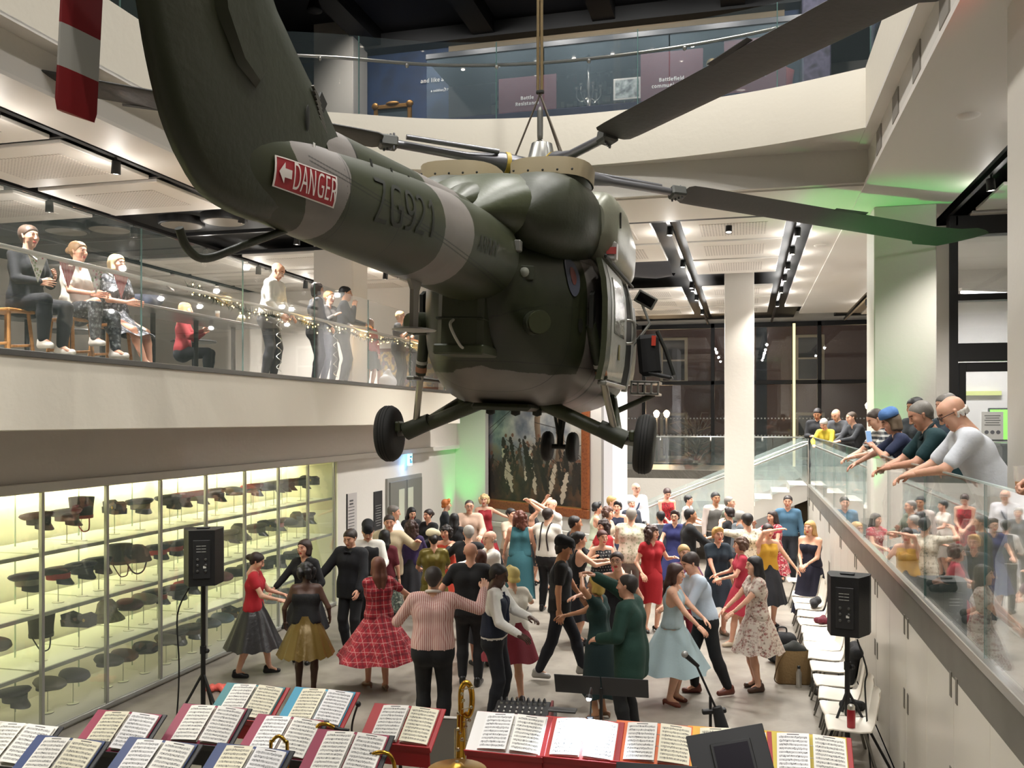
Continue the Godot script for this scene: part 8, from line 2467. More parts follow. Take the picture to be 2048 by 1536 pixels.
func make_instruments() -> void:
	var brass := mt("c79a3c", 0.22, 1.0)
	var nickel := mt("cfc6a8", 0.2, 1.0)
	var blk := mt("141415", 0.5)
	# baritone saxophone on a stand
	var b := thing("baritone_saxophone", "tall gold baritone saxophone with looped neck on a floor stand", "saxophone", P(-2.12, 0.12, 6.62), 0.1)
	obj("body_tube", mk().tube([V(0, 0.0, 0), V(0, 0.5, 0), V(0, 1.0, 0)], [0.055, 0.045, 0.032], 14), brass, b)
	obj("bow", mk().tube(smooth_path([V(0, 0.0, 0), V(0.02, -0.07, 0.03), V(0.08, -0.09, 0.08), V(0.12, 0.0, 0.12)], 5), [0.055] .slice(0) if false else 0.06, 14), brass, b)
	obj("bell", mk().tube([V(0.12, 0.0, 0.12), V(0.13, 0.25, 0.13), V(0.14, 0.45, 0.15), V(0.15, 0.52, 0.17)], [0.06, 0.075, 0.11, 0.15], 18, false), brass, b)
	obj("loop", mk().tube(smooth_path([V(0, 1.0, 0), V(0, 1.17, 0), V(0.025, 1.24, 0), V(0.06, 1.24, 0), V(0.085, 1.17, 0), V(0.085, 1.06, 0.01), V(0.06, 1.0, 0.02), V(0.035, 1.02, 0.03)], 6), 0.022, 10), brass, b)
	obj("side_rod", mk().tube([V(0.045, 0.15, 0.04), V(0.045, 0.98, 0.03)], 0.006, 6), nickel, b)
	obj("side_rod", mk().tube([V(-0.045, 0.1, 0.04), V(-0.04, 0.9, 0.03)], 0.006, 6), nickel, b)
	for k in 11:
		obj("key_cup", mk().lathe([V2(0.026 - 0.001 * k, 0), V2(0.024 - 0.001 * k, 0.01), V2(0, 0.013)], 10, TF(Basis(Vector3.RIGHT, PI / 2), V(0.015 * (1 if k % 2 else -1), 0.12 + 0.078 * k, 0.05 - 0.0018 * k))), nickel, b)
	for k in 9:
		var a := 2.4 * k
		var key := obj("pearl_key", mk().ball(V(0.04 + 0.055 * cos(a), 0.82 + 0.05 * k, 0.03), V(0.014, 0.014, 0.01), 8), nickel, b)
		obj("key_arm", mk().tube([V(0.01, 0.8 + 0.05 * k, 0.025), V(0.04 + 0.055 * cos(a), 0.82 + 0.05 * k, 0.03)], 0.004, 5), nickel, key)
	obj("floor_stand", mk().tube([V(-0.22, -0.11, 0.1), V(0, 0.3, -0.06), V(0.22, -0.11, 0.1)], 0.012, 6), blk, b)
	obj("floor_stand", mk().tube([V(0, 0.3, -0.06), V(0, -0.11, -0.25)], 0.012, 6), blk, b)
	# trombone standing upright
	var t := thing("trombone", "gold trombone upright on its stand in front of the music pages", "trombone", P(-3.08, 0.0, 5.55), 0.1)
	var sl := []
	for p in [V(-0.06, 0.35, 0), V(-0.06, 1.12, 0), V(-0.045, 1.2, 0), V(0, 1.235, 0), V(0.045, 1.2, 0), V(0.06, 1.12, 0), V(0.06, 0.35, 0)]:
		sl.append(p)
	obj("tuning_loop", mk().tube(smooth_path(sl, 5), 0.012, 10), brass, t)
	obj("brace", mk().tube([V(-0.06, 1.0, 0), V(0.06, 1.03, 0)], 0.005, 6), nickel, t)
	obj("brace", mk().tube([V(-0.06, 0.8, 0), V(0.06, 0.82, 0)], 0.005, 6), nickel, t)
	obj("bell", mk().lathe([V2(0.014, 0.6), V2(0.02, 0.42), V2(0.035, 0.28), V2(0.07, 0.2), V2(0.11, 0.16), V2(0.112, 0.158), V2(0.07, 0.195)], 20, TF(Basis(), V(0.06, 0, 0))), brass, t)
	obj("counterweight", mk().ball(V(0, 1.12, 0.01), V(0.022, 0.022, 0.018), 10), blk, t)
	obj("stand_post", mk().tube([V(0.06, 0.02, 0), V(0.06, 0.3, 0)], 0.012, 8), blk, t)
	for k in 3:
		var a := TAU * k / 3
		obj("stand_leg", mk().tube([V(0.06, 0.12, 0), V(0.06 + cos(a) * 0.2, 0.01, sin(a) * 0.2)], 0.008, 6), blk, t)
	# alto and tenor saxophones
	for q in [[-2.98, 5.98, 0.0, "alto_saxophone", "gold alto saxophone with black mouthpiece behind the maroon folder", 1.02, 0.35], [-2.36, 5.72, PI, "tenor_saxophone", "gold tenor saxophone with mouthpiece pointing at the red folder", 0.96, 0.5]]:
		var s := thing(q[3], q[4], "saxophone", P(q[0], 0.0, q[1]), q[2])
		var y: float = q[5]
		obj("body_tube", mk().tube([V(-0.1, 0.32, 0), V(-0.08, 0.7, 0), V(-0.06, y, 0)], [0.045, 0.034, 0.02], 12), brass, s)
		obj("neck", mk().tube(smooth_path([V(-0.06, y, 0), V(-0.05, y + 0.1, 0), V(-0.01, y + 0.16, 0), V(0.06, y + 0.165, 0), V(0.12, y + 0.14, 0)], 5), 0.014, 10), brass, s)
		obj("mouthpiece", mk().tube([V(0.11, y + 0.145, 0), V(0.16, y + 0.135, 0), V(0.22, y + 0.14, 0)], [0.018, 0.016, 0.01], 10), blk, s)
		obj("bow", mk().tube(smooth_path([V(-0.1, 0.32, 0), V(-0.07, 0.24, 0.02), V(0.0, 0.24, 0.06), V(0.03, 0.34, 0.08)], 5), 0.047, 12), brass, s)
		obj("bell", mk().tube([V(0.03, 0.34, 0.08), V(0.04, 0.5, 0.09), V(0.05, 0.62, 0.11), V(0.05, 0.66, 0.13)], [0.048, 0.06, 0.08, 0.11], 16, false), brass, s)
		for k in 9:
			obj("key_cup", mk().lathe([V2(0.02, 0), V2(0.018, 0.008), V2(0, 0.01)], 8, TF(Basis(Vector3.RIGHT, PI / 2), V(-0.09 + 0.003 * k, 0.36 + 0.065 * k, 0.04 - 0.0015 * k))), nickel, s)
		obj("stand_post", mk().tube([V(-0.08, 0.02, -0.06), V(-0.08, 0.6, -0.06)], 0.01, 6), blk, s)
		for k in 3:
			var a := TAU * k / 3
			obj("stand_leg", mk().tube([V(-0.08, 0.15, -0.06), V(-0.08 + cos(a) * 0.2, 0.01, -0.06 + sin(a) * 0.2)], 0.008, 6), blk, s)
	# gooseneck microphone by the saxophone
	var gm := thing("gooseneck_microphone", "thin black gooseneck microphone over the sky blue folder", "microphone", P(-2.86, 0, 6.25))
	obj("stem", mk().tube(smooth_path([V(0, 0.0, 0), V(0, 0.9, 0), V(0.0, 1.1, 0), V(0.04, 1.24, 0)], 5), 0.008, 6), blk, gm)
	obj("capsule", mk().ball(V(0.05, 1.26, 0), V(0.022, 0.022, 0.022), 10), blk, gm)
	obj("base", mk().lathe([V2(0.12, 0.0), V2(0.12, 0.015), V2(0.02, 0.03)], 16), blk, gm)
	# vocal microphone on a boom stand
	var m := thing("vocal_microphone", "silver ball microphone on a black boom stand before the pale blue dress", "microphone", P(-0.28, 0, 7.7), 0.2)
	obj("stand_pole", mk().tube([V(0, 0.05, 0), V(0.0, 1.08, 0)], 0.013, 8), blk, m)
	for k in 3:
		var a := TAU * k / 3 + 0.4
		obj("leg", mk().tube([V(0, 0.2, 0), V(cos(a) * 0.32, 0.012, sin(a) * 0.32)], 0.009, 6), blk, m)
	obj("boom", mk().tube([V(0.06, 0.95, 0), V(-0.12, 1.35, 0)], 0.01, 8), blk, m)
	obj("handle", mk().tube([V(-0.1, 1.33, 0), V(-0.2, 1.42, 0.02)], [0.016, 0.022], 10), blk, m)
	obj("grille", mk().ball(V(-0.215, 1.435, 0.02), V(0.03, 0.03, 0.03), 12), mt("a5a5a2", 0.4, 0.6, 0.6, 30.0), m)
	obj("clutch", mk().box(V(0.2, 0.04, 0.05), V(0.03, 0.96, 0), Basis(Vector3.BACK, 0.1), 0.008), blk, m)
	obj("hanging_cloth", mk().tube([V(0.05, 1.0, 0.02), V(0.12, 0.7, 0.04), V(0.2, 0.45, 0.05)], [0.04, 0.07, 0.05], 10), mt("161617", 0.8), m)
	# mixing desk on a low stand
	var x := thing("mixing_desk", "small black mixing desk with cables behind the white folder", "mixing desk", P(-1.95, 0.0, 7.9), 0.12)
	obj("table_top", mk().box(V(0.6, 0.03, 0.4), V(0, 0.68, 0), Basis(), 0.004), blk, x)
	for s in [[-0.26, -0.16], [0.26, -0.16], [-0.26, 0.16], [0.26, 0.16]]:
		obj("leg", mk().tube([V(s[0], 0, s[1]), V(s[0], 0.67, s[1])], 0.012, 6), blk, x)
	obj("console", mk().box(V(0.5, 0.09, 0.34), V(0, 0.74, 0), Basis(Vector3.RIGHT, 0.12), 0.01), mt("1d1d1f", 0.5), x)
	obj("red_cheek", mk().box(V(0.025, 0.11, 0.36), V(0.26, 0.74, 0), Basis(Vector3.RIGHT, 0.12), 0.006), mt("5a1a1c", 0.5), x)
	for k in 9:
		var cb := obj("cable", mk().tube(smooth_path([V(-0.2 + 0.05 * k, 0.79, -0.08), V(-0.2 + 0.05 * k, 0.83, -0.1), V(-0.22 + 0.05 * k, 0.81, -0.2), V(-0.25 + 0.05 * k, 0.7, -0.24)], 4), 0.008, 6), mt("2a2a2c", 0.5), x)
		obj("plug", mk().tube([V(-0.2 + 0.05 * k, 0.77, -0.08), V(-0.2 + 0.05 * k, 0.81, -0.08)], 0.012, 8), steel, cb)
	for k in 16:
		obj("fader_knob", mk().box(V(0.014, 0.016, 0.022), V(-0.21 + 0.056 * (k % 8), 0.795 - 0.01 * (k / 8), 0.02 + 0.08 * (k / 8)), Basis(), 0.003), mt("b9b7b0", 0.5), x)
	# grey chair and cymbal
	var gc := thing("grey_chair", "grey stacking chair with white rim behind the red folder", "chair", P(-2.5, 0, 7.3), 0.1)
	obj("backrest", mk().box(V(0.42, 0.4, 0.02), V(0, 0.64, 0), Basis(), 0.01), mt("7a776f", 0.6), gc)
	obj("seat", mk().box(V(0.42, 0.03, 0.4), V(0, 0.44, -0.22), Basis(), 0.012), mt("7a776f", 0.6), gc)
	obj("rim", mk().box(V(0.44, 0.02, 0.03), V(0, 0.85, 0), Basis(), 0.008), mt("d8d4cc", 0.5), gc)
	for s in [[-0.2, 0.0], [0.2, 0.0], [-0.2, -0.4], [0.2, -0.4]]:
		obj("leg", mk().tube([V(s[0], 0, s[1]), V(s[0], 0.84 if s[1] > -0.1 else 0.43, s[1] - 0.01)], 0.011, 6), steel, gc)
	var cy := thing("cymbal", "bronze cymbal on a stand at the edge of the band", "cymbal", P(-1.86, 0, 5.72))
	obj("plate", mk().lathe([V2(0.0, 1.11), V2(0.03, 1.105), V2(0.05, 1.085), V2(0.2, 1.06), V2(0.2, 1.057), V2(0.04, 1.08)], 28), mt("b08a3e", 0.3, 1.0), cy)
	obj("stand_pole", mk().tube([V(0, 0.1, 0), V(0, 1.12, 0)], 0.012, 8), steel, cy)
	for k in 3:
		var a := TAU * k / 3
		obj("leg", mk().tube([V(0, 0.3, 0), V(cos(a) * 0.26, 0.012, sin(a) * 0.26)], 0.01, 6), steel, cy)

func make_speaker(at: Vector3, turn: float, top: float, label: String, plabel: String, back: bool) -> void:
	var blk := mt("121213", 0.55, 0.0, 0.3, 12.0)
	var st := thing("speaker_stand", plabel, "speaker stand", at)
	obj("pole", mk().tube([V(0, 0.15, 0), V(0, top - 0.58, 0)], 0.026, 10), mt("0f0f10", 0.45), st)
	obj("collar", mk().tube([V(0, 0.92, 0), V(0, 1.0, 0)], 0.034, 10), blk, st)
	obj("knob", mk().ball(V(0.05, 0.95, 0), V(0.025, 0.025, 0.025), 8), blk, st)
	for k in 3:
		var a := TAU * k / 3 + 0.3
		obj("leg", mk().tube([V(0, 0.72, 0), V(cos(a) * 0.4, 0.015, sin(a) * 0.4)], 0.014, 6), blk, st)
	var s := thing("loudspeaker", label, "loudspeaker", at + V(0, top - 0.58, 0), turn)
	var poly := PackedVector2Array([V2(-0.13, -0.17), V2(0.13, -0.17), V2(0.2, 0.05), V2(0.2, 0.16), V2(0.17, 0.18), V2(-0.17, 0.18), V2(-0.2, 0.16), V2(-0.2, 0.05)])
	obj("cabinet", mk().prism(poly, 0.58, TF(Basis(Vector3.RIGHT, -PI / 2), V(0, 0.29, 0))), blk, s)
	obj("grille", mk().box(V(0.34, 0.54, 0.012), V(0, 0.29, -0.186), Basis(), 0.004), mt("1c1c1e", 0.7, 0.0, 0.6, 40.0), s)
	var pn := obj("rear_panel", mk().box(V(0.17, 0.4, 0.012), V(0, 0.28, 0.175), Basis(), 0.004), mt("232324", 0.5), s)
	for k in 6:
		obj("socket", mk().lathe([V2(0.014, 0), V2(0.014, 0.008), V2(0.006, 0.008)], 8, TF(Basis(Vector3.RIGHT, PI / 2), V(-0.04 + 0.08 * (k % 2), 0.16 + 0.06 * (k / 2), 0.181))), mt("5a5a58", 0.4, 0.5), pn)
		obj("label_print", mk().box(V(0.045, 0.006, 0.002), V(-0.03 + 0.05 * (k % 2), 0.36 + 0.03 * (k / 2), 0.182)), mt("a9a9a4", 0.6), pn)
	obj("badge", mk().box(V(0.03, 0.025, 0.003), V(0.03, 0.2, 0.183)), mt("d8d8d2", 0.5), pn)
	obj("carry_handle", mk().box(V(0.14, 0.02, 0.05), V(0, 0.59, 0), Basis(), 0.008), blk, s)
	var cb := thing("speaker_cable", "black cable hanging from the %s" % label.substr(label.find("loudspeaker")), "cable", at + V(0, 0.01, 0))
	var x := -0.2 if back else 0.16
	obj("lead", mk().tube(smooth_path([V(x * 0.5, top - 0.62, 0.1), V(x, top - 0.9, 0.16), V(x * 0.9, 0.8, 0.16), V(x * 1.1, 0.3, 0.14), V(x * 1.2, 0.01, 0.2)], 5), 0.009, 6), blk, cb)

func make_chairs() -> void:
	# white moulded shell chairs along the locker wall, facing the floor
	var shell := mk()
	var rows := []
	var prof := [V2(0.24, 0.435), V2(0.235, 0.455), V2(0.2, 0.462), V2(0.1, 0.455), V2(-0.05, 0.45), V2(-0.14, 0.46), V2(-0.185, 0.5), V2(-0.205, 0.56), V2(-0.225, 0.68), V2(-0.245, 0.79), V2(-0.25, 0.82)]
	for i in prof.size():
		var r := PackedVector3Array()
		var w := 0.22 if i < 5 else lerpf(0.215, 0.19, (i - 5) / 5.0)
		if i == prof.size() - 1: w = 0.13
		if i == 0: w = 0.17
		for j in 9:
			var u := -1.0 + j / 4.0
			var dip := 0.018 * u * u if i < 6 else 0.0
			var bend := 0.03 * u * u if i >= 6 else 0.0
			r.append(V(u * w, prof[i].y + dip, prof[i].x + bend))
		rows.append(r)
	var under := []
	for r in rows:
		var q := PackedVector3Array()
		for p in r:
			q.append(p + V(0, -0.012, -0.004))
		under.append(q)
	shell.loft(rows, false)
	if shell.n[9 * 2 + 4].y < 0:
		shell = mk().loft(rows, false, false, false, true)
	var lower := mk().loft(under, false)
	if lower.n[9 * 2 + 4].y > 0:
		lower = mk().loft(under, false, false, false, true)
	shell.join(lower)
	var e := PackedVector3Array()
	var e2 := PackedVector3Array()
	for i in rows.size():
		e.append(rows[i][0]); e2.append(under[i][0])
	shell.loft([e, e2], false)
	var e3 := PackedVector3Array()
	var e4 := PackedVector3Array()
	for i in rows.size():
		e3.append(rows[i][8]); e4.append(under[i][8])
	shell.loft([e3, e4], false)
	shell.loft([rows[0], under[0]], false)
	shell.loft([rows[-1], under[-1]], false)
	var sm := shell.mesh()
	var white := mt("e0d9cb", 0.35)
	var lg := mt("77756f", 0.3, 0.8)
	var ts := [9.19, 9.66, 10.15, 10.67, 11.25, 11.78, 12.25, 12.7, 13.15, 13.68, 14.22, 14.76, 15.27, 15.8, 17.16]
	var ex := ["with a red flask on it, first of the row", "with a black bag on it next to the flask", "with bare seat beside the camera bag chair", "with a black jacket over its back", "next to the jacket chair", "behind the brown tote bag", "opposite the brown tote bag", "between the tote bag and the rucksack", "opposite the rucksack", "with a maroon scarf on it", "beside the scarf chair", "with a dark handbag on it", "next to the handbag chair", "with a purple cloth on it, beside the navy dress", "standing apart beyond the navy dress"]
	for k in ts.size():
		var c := thing("shell_chair", "white moulded chair %s" % ex[k], "chair", P(1.0, 0, ts[k]), -PI / 2 + 0.1 * sin(k * 2.3), "white chairs along the locker wall")
		obj("seat_shell", sm, white, c)
		for s in [[-1, 1], [1, 1], [-1, -1], [1, -1]]:
			obj("leg", mk().tube([V(s[0] * 0.12, 0.44, s[1] * 0.1), V(s[0] * 0.21, 0.0, s[1] * 0.22)], 0.011, 6), lg, c)
		obj("under_frame", mk().box(V(0.26, 0.014, 0.22), V(0, 0.432, 0), Basis(), 0.004), lg, c)
	# things on and by the chairs
	var fl := thing("flask", "red and steel flask on the white chair", "flask", P(0.98, 0.462, 9.12))
	obj("body", mk().lathe([V2(0.0, 0), V2(0.038, 0.0), V2(0.04, 0.15), V2(0.036, 0.17)], 16), mt("8c1a22", 0.3, 0.2), fl)
	obj("cap", mk().lathe([V2(0.036, 0.168), V2(0.036, 0.2), V2(0.025, 0.215), V2(0, 0.22)], 16), steel, fl)
	blob("camera_bag", "small black camera bag on the second white chair", "bag", P(1.05, 0.46, 9.66), [[V(-0.08, 0.05, 0), V(0.08, 0.05, 0), 0.05, 0.05, 0.03], [V(0, 0.07, 0.05), V(0, 0.05, -0.05), 0.05, 0.05, 0.03]], "151516")
	blob("jacket", "black jacket hung over a white chair back", "jacket", P(1.2, 0.5, 10.67), [[V(0.0, 0.33, -0.16), V(0.0, 0.33, 0.16), 0.06, 0.06, 0.03], [V(-0.03, 0.3, -0.12), V(-0.06, 0.0, -0.1), 0.06, 0.04, 0.05], [V(-0.03, 0.3, 0.1), V(-0.08, -0.05, 0.1), 0.06, 0.04, 0.05], [V(-0.04, 0.2, 0), V(-0.05, 0.05, 0), 0.07, 0.06, 0.05]], "121214")
	blob("scarf", "crumpled maroon scarf on a white chair", "scarf", P(1.05, 0.46, 13.68), [[V(-0.05, 0.03, -0.05), V(0.08, 0.04, 0.05), 0.04, 0.05, 0.03], [V(0.05, 0.07, -0.06), V(0, 0.05, 0.08), 0.04, 0.04, 0.03]], "5a1424")
	blob("handbag", "dark handbag on a white chair near the navy dress", "bag", P(1.08, 0.46, 14.76), [[V(-0.04, 0.07, -0.1), V(-0.04, 0.07, 0.1), 0.06, 0.06, 0.03], [V(0.02, 0.12, -0.07), V(0.02, 0.12, 0.07), 0.05, 0.05, 0.03]], "1a1a1d")
	blob("purple_cloth", "purple cloth heaped on the white chair beside the navy dress", "cloth", P(0.98, 0.46, 15.8), [[V(-0.08, 0.04, -0.1), V(0.06, 0.06, 0.08), 0.05, 0.06, 0.04], [V(0.02, 0.1, -0.02), V(0.08, 0.06, 0.1), 0.05, 0.05, 0.04]], "6e2c86")
	# bags on the floor
	var bp := blob("rucksack", "black rucksack standing behind the brown tote bag", "rucksack", P(0.5, 0.0, 13.1), [[V(-0.1, 0.12, 0), V(0.1, 0.12, 0), 0.12, 0.12, 0.05], [V(-0.09, 0.32, 0), V(0.09, 0.32, 0), 0.11, 0.11, 0.08], [V(-0.1, 0.14, 0.1), V(0.1, 0.14, 0.1), 0.07, 0.07, 0.04]], "17171a")
	obj("handle", mk().tube(smooth_path([V(-0.06, 0.42, 0), V(-0.05, 0.49, 0), V(0.05, 0.49, 0), V(0.06, 0.42, 0)], 4), 0.012, 6), mt("101012", 0.7), bp)
	obj("front_pocket", mk().box(V(0.24, 0.16, 0.04), V(0, 0.14, 0.16), Basis(), 0.015), mt("1f1f22", 0.7), bp)
	var tb := thing("tote_bag", "brown paper tote bag stuffed with clothes", "bag", P(0.6, 0.0, 12.15), 0.15)
	var rows2 := []
	for q in [[0.0, 0.2, 0.1], [0.02, 0.215, 0.115], [0.25, 0.21, 0.12], [0.42, 0.2, 0.1], [0.44, 0.2, 0.1]]:
		var r := PackedVector3Array()
		for j in 20:
			var a := TAU * j / 20
			r.append(V(signf(cos(a)) * pow(absf(cos(a)), 0.35) * q[1], q[0] + (0.012 * sin(a * 3) if q[0] > 0.3 else 0.0), signf(sin(a)) * pow(absf(sin(a)), 0.35) * q[2]))
		rows2.append(r)
	obj("bag_wall", mk().loft(rows2, true, true, false), mt("7d6540", 0.8, 0.0, 0.5, 5.0), tb)
	obj("clothes", net([[[V(-0.12, 0.4, 0), V(0.1, 0.42, 0.02), 0.08, 0.07, 0.05], [V(0.02, 0.47, -0.02), V(-0.05, 0.44, 0.03), 0.07, 0.06, 0.05]]], [], 0.018), mt("22231f", 0.9, 0.0, 0.4, 8.0), tb)
	obj("handle", mk().tube(smooth_path([V(-0.12, 0.42, 0.1), V(-0.2, 0.3, 0.14), V(-0.26, 0.08, 0.14), V(-0.2, 0.02, 0.14)], 4), 0.007, 6), mt("5a4426", 0.8), tb)
	var wb := thing("water_bottle", "steel water bottle in front of the brown tote bag", "bottle", P(0.66, 0, 11.95))
	obj("body", mk().lathe([V2(0.0, 0), V2(0.035, 0.0), V2(0.035, 0.19), V2(0.018, 0.23), V2(0.018, 0.24)], 14), steel, wb)
	obj("cap", mk().lathe([V2(0.02, 0.238), V2(0.02, 0.27), V2(0, 0.272)], 12), mt("1a1a1a", 0.5), wb)
	for q in [[0.86, 11.7, 0.5], [0.98, 11.6, 0.1]]:
		tag(obj("trainer", tpl.shoe_flat_mesh, mt("4a453e", 0.7), null, TF(Basis(Vector3.UP, q[2]), P(q[0], 0, q[1]))), "worn brown trainer under the white chairs", "shoe", "trainers under the chairs")
	blob("coral_cloth", "coral pink cloth dropped on the floor by the showcase", "cloth", P(-6.4, 0.0, 9.95), [[V(-0.12, 0.03, 0.02), V(0.1, 0.04, -0.06), 0.04, 0.045, 0.03], [V(0.02, 0.06, -0.04), V(0.14, 0.03, 0.05), 0.035, 0.03, 0.02], [V(-0.1, 0.04, -0.08), V(0.0, 0.05, 0.08), 0.03, 0.035, 0.02]], "e0685c")

func blob(called: String, label: String, cat: String, at: Vector3, caps: Array, col: String) -> Node3D:
	var o := thing(called, label, cat, at)
	var mb := net([caps], [[V(0, 0.001 if at.y < 0.3 else -9.0, 0), V(0, -1, 0)]], 0.016)
	obj("folds", mb, mt(col, 0.85, 0.0, 0.6, 7.0), o)
	return o

# ---------------------------------------------------------------- cafe
func make_cafe() -> void:
	var wood := textured(noise_tex(0.02, 41, ["a9743c", "c08a4c", "97632f"], 256), 0.45, 2.0)
	for q in [[7.72, "wooden bar stool under the woman in black"], [8.62, "wooden bar stool under the mottled trousers"], [9.28, "wooden bar stool under the speckled dress"]]:
		var s := thing("bar_stool", q[1], "stool", P(-7.4, 3.97, q[0]))
		obj("seat", mk().box(V(0.38, 0.035, 0.36), V(0, 0.545, 0), Basis(), 0.01), wood, s)
		for e in [[-1, -1], [1, -1], [-1, 1], [1, 1]]:
			obj("leg", mk().tube([V(e[0] * 0.14, 0.53, e[1] * 0.13), V(e[0] * 0.18, 0.0, e[1] * 0.17)], 0.02, 6), wood, s)
		for e in [-1, 1]:
			obj("rail", mk().box(V(0.3, 0.03, 0.02), V(0, 0.2, e * 0.155), Basis(), 0.005), wood, s)
	var t := thing("long_table", "long dark topped cafe table on black posts behind the garland", "table", P(-7.85, 3.97, 11.2))
	obj("tabletop", mk().box(V(0.75, 0.045, 3.6), V(0, 0.9, 0), Basis(), 0.008), mt("4d4844", 0.35), t)
	for k in 4:
		obj("pedestal", mk().tube([V(0, 0.03, -1.5 + k), V(0, 0.88, -1.5 + k)], 0.035, 10), black, t)
		obj("foot", mk().lathe([V2(0.24, 0.0), V2(0.24, 0.015), V2(0.05, 0.035)], 18, TF(Basis(), V(0, 0, -1.5 + k))), black, t)
	for q in [[-8.9, 9.6], [-9.6, 11.2], [-8.9, 13.2]]:
		var rt := thing("round_table", ["round black cafe table near the air diffusers", "round black cafe table deep in the cafe", "round black cafe table beside the cafe column"][[9.6, 11.2, 13.2].find(q[1])], "table", P(q[0], 3.97, q[1]))
		obj("tabletop", mk().lathe([V2(0, 0.74), V2(0.36, 0.738), V2(0.37, 0.72), V2(0.36, 0.705), V2(0, 0.7)], 24), mt("1d1b1a", 0.4), rt)
		obj("pedestal", mk().tube([V(0, 0.02, 0), V(0, 0.71, 0)], 0.03, 8), black, rt)
		obj("foot", mk().lathe([V2(0.22, 0), V2(0.22, 0.014), V2(0.04, 0.03)], 18), black, rt)
	blob("coat_heap", "heap of dark coats on the long cafe table", "coat", P(-7.75, 4.895, 10.5), [[V(-0.1, 0.05, -0.25), V(0.1, 0.06, 0.2), 0.07, 0.09, 0.05], [V(0.02, 0.12, -0.15), V(-0.02, 0.1, 0.25), 0.07, 0.06, 0.05]], "2c3344")
	blob("paper_bag", "cream bag at the end of the long cafe table", "bag", P(-7.6, 4.895, 12.5), [[V(-0.08, 0.05, -0.1), V(0.08, 0.06, 0.1), 0.05, 0.06, 0.03]], "d9d2b4")
	for q in [[9.6, "clear"], [9.75, "water"], [11.9, "beer"]]:
		var g := thing("tumbler", "%s glass on the long cafe table" % {"clear": "empty straight", "water": "filled water", "beer": "tall amber beer"}[q[1]], "glass", P(-7.62, 4.893, q[0]))
		obj("glass_wall", mk().lathe([V2(0.0, 0.0), V2(0.03, 0.0), V2(0.036, 0.12), V2(0.033, 0.12), V2(0.028, 0.008), V2(0, 0.008)], 16), glass("dfe6e4", 0.25), g)
		obj("drink", mk().lathe([V2(0.0, 0.01), V2(0.027, 0.01), V2(0.031, 0.08), V2(0, 0.08)], 14), mt("c98a2a" if q[1] == "beer" else "c9d2d2", 0.1), g)
	# shop shelf with bright goods behind the stools
	var sh := thing("gift_shelf", "bright shop shelf with boxes behind the seated women", "shelf", P(-9.6, 3.97, 7.6), 0.2)
	for k in 3:
		obj("board", mk().box(V(2.2, 0.03, 0.4), V(0, 0.25 + 0.35 * k, 0), Basis(), 0.004), mt("d9b98a", 0.5), sh)
	for s in [-1.08, 1.08]:
		obj("side", mk().box(V(0.03, 1.05, 0.4), V(s, 0.52, 0), Basis(), 0.004), mt("d9b98a", 0.5), sh)
	rng.seed = 5
	for k in 14:
		var bxx := thing("gift_box", "%s box on the bright shop shelf" % ["small red", "white", "pale pink", "cream"][k % 4], "box", sh.transform * V(-0.95 + 0.28 * (k % 7), 0.265 + 0.35 * (k / 7), 0.02), 0.2, "boxes on the shop shelf")
		obj("carton", mk().box(V(0.2, 0.22, 0.2), V(0, 0.11, 0), Basis(), 0.004), mt(["b5322e", "e8e4dc", "e0b4a8", "e6dcc0"][k % 4], 0.6), bxx)
		obj("lid", mk().box(V(0.206, 0.04, 0.206), V(0, 0.225, 0), Basis(), 0.004), mt(["8c2622", "d8d4cc", "c99a8e", "d2c8ac"][k % 4], 0.6), bxx)
	# bunting along the handrail
	var bt := thing("bunting", "string of fabric pennants tied to the cafe handrail", "bunting", P(-6.6, 4.98, 8.0))
	obj("cord", mk().tube([V(0, 0.02, 1.1), V(0, -0.02, 0.2), V(0, 0.0, -0.9)], 0.006, 5), mt("d8d0c4", 0.8), bt)
	var pens := ["floral:d9d4c8:7d8a5c:a3283a", "stripe:b5323a:e0d8cc", "floral:e0d8d0:c98a94:6e8a5c", "stripe:b5323a:e0d8cc"]
	for k in 4:
		var pn := mk().prism(PackedVector2Array([V2(-0.12, 0.0), V2(0.12, 0.0), V2(0.02, -0.26)]), 0.006, TF(Basis(Vector3.UP, PI / 2) * Basis(Vector3.RIGHT, 0.05), V(0, 0.0, 0.75 - 0.4 * k)))
		obj("pennant", pn, cloth(pens[k]), bt)
	# lit garland along the balustrade
	var gl := thing("lit_garland", "green fir garland with warm fairy lights along the cafe balustrade", "garland", Vector3.ZERO)
	var path := smooth_path([P(-6.7, 5.06, 9.8), P(-6.72, 4.97, 10.5), P(-6.72, 4.9, 11.4), P(-6.7, 4.95, 12.5), P(-6.68, 4.88, 13.4), P(-6.7, 4.93, 14.3), P(-6.7, 4.88, 15.5), P(-6.7, 4.97, 16.7), P(-6.7, 4.9, 17.9), P(-6.7, 5.0, 19.3)], 8)
	obj("stem", mk().tube(path, 0.012, 6), mt("3a3322", 0.9), gl)
	var nd := mk()
	rng.seed = 8
	for i in 1500:
		var p: Vector3 = lerp_path(path, i / 1500.0)
		var d := V(rng.randf_range(-1, 1), rng.randf_range(-1, 0.8), rng.randf_range(-1, 1)).normalized()
		var q := p + d * rng.randf_range(0.06, 0.13)
		var sd := d.cross(Vector3.UP).normalized() * 0.012
		var n := d.cross(sd).normalized()
		var k := nd.vert(p - sd * 0.6, n)
		nd.vert(p + sd * 0.6, n); nd.vert(q, n)
		nd.tri(k, k + 1, k + 2)
	tag(obj("fir_needles", nd, mt("24331f", 0.8), gl), "", "", "", "stuff")
	var bulb := mk().ball(Vector3.ZERO, Vector3.ONE * 0.011, 6).mesh()
	var bm := glow("ffd98a", 7.0)
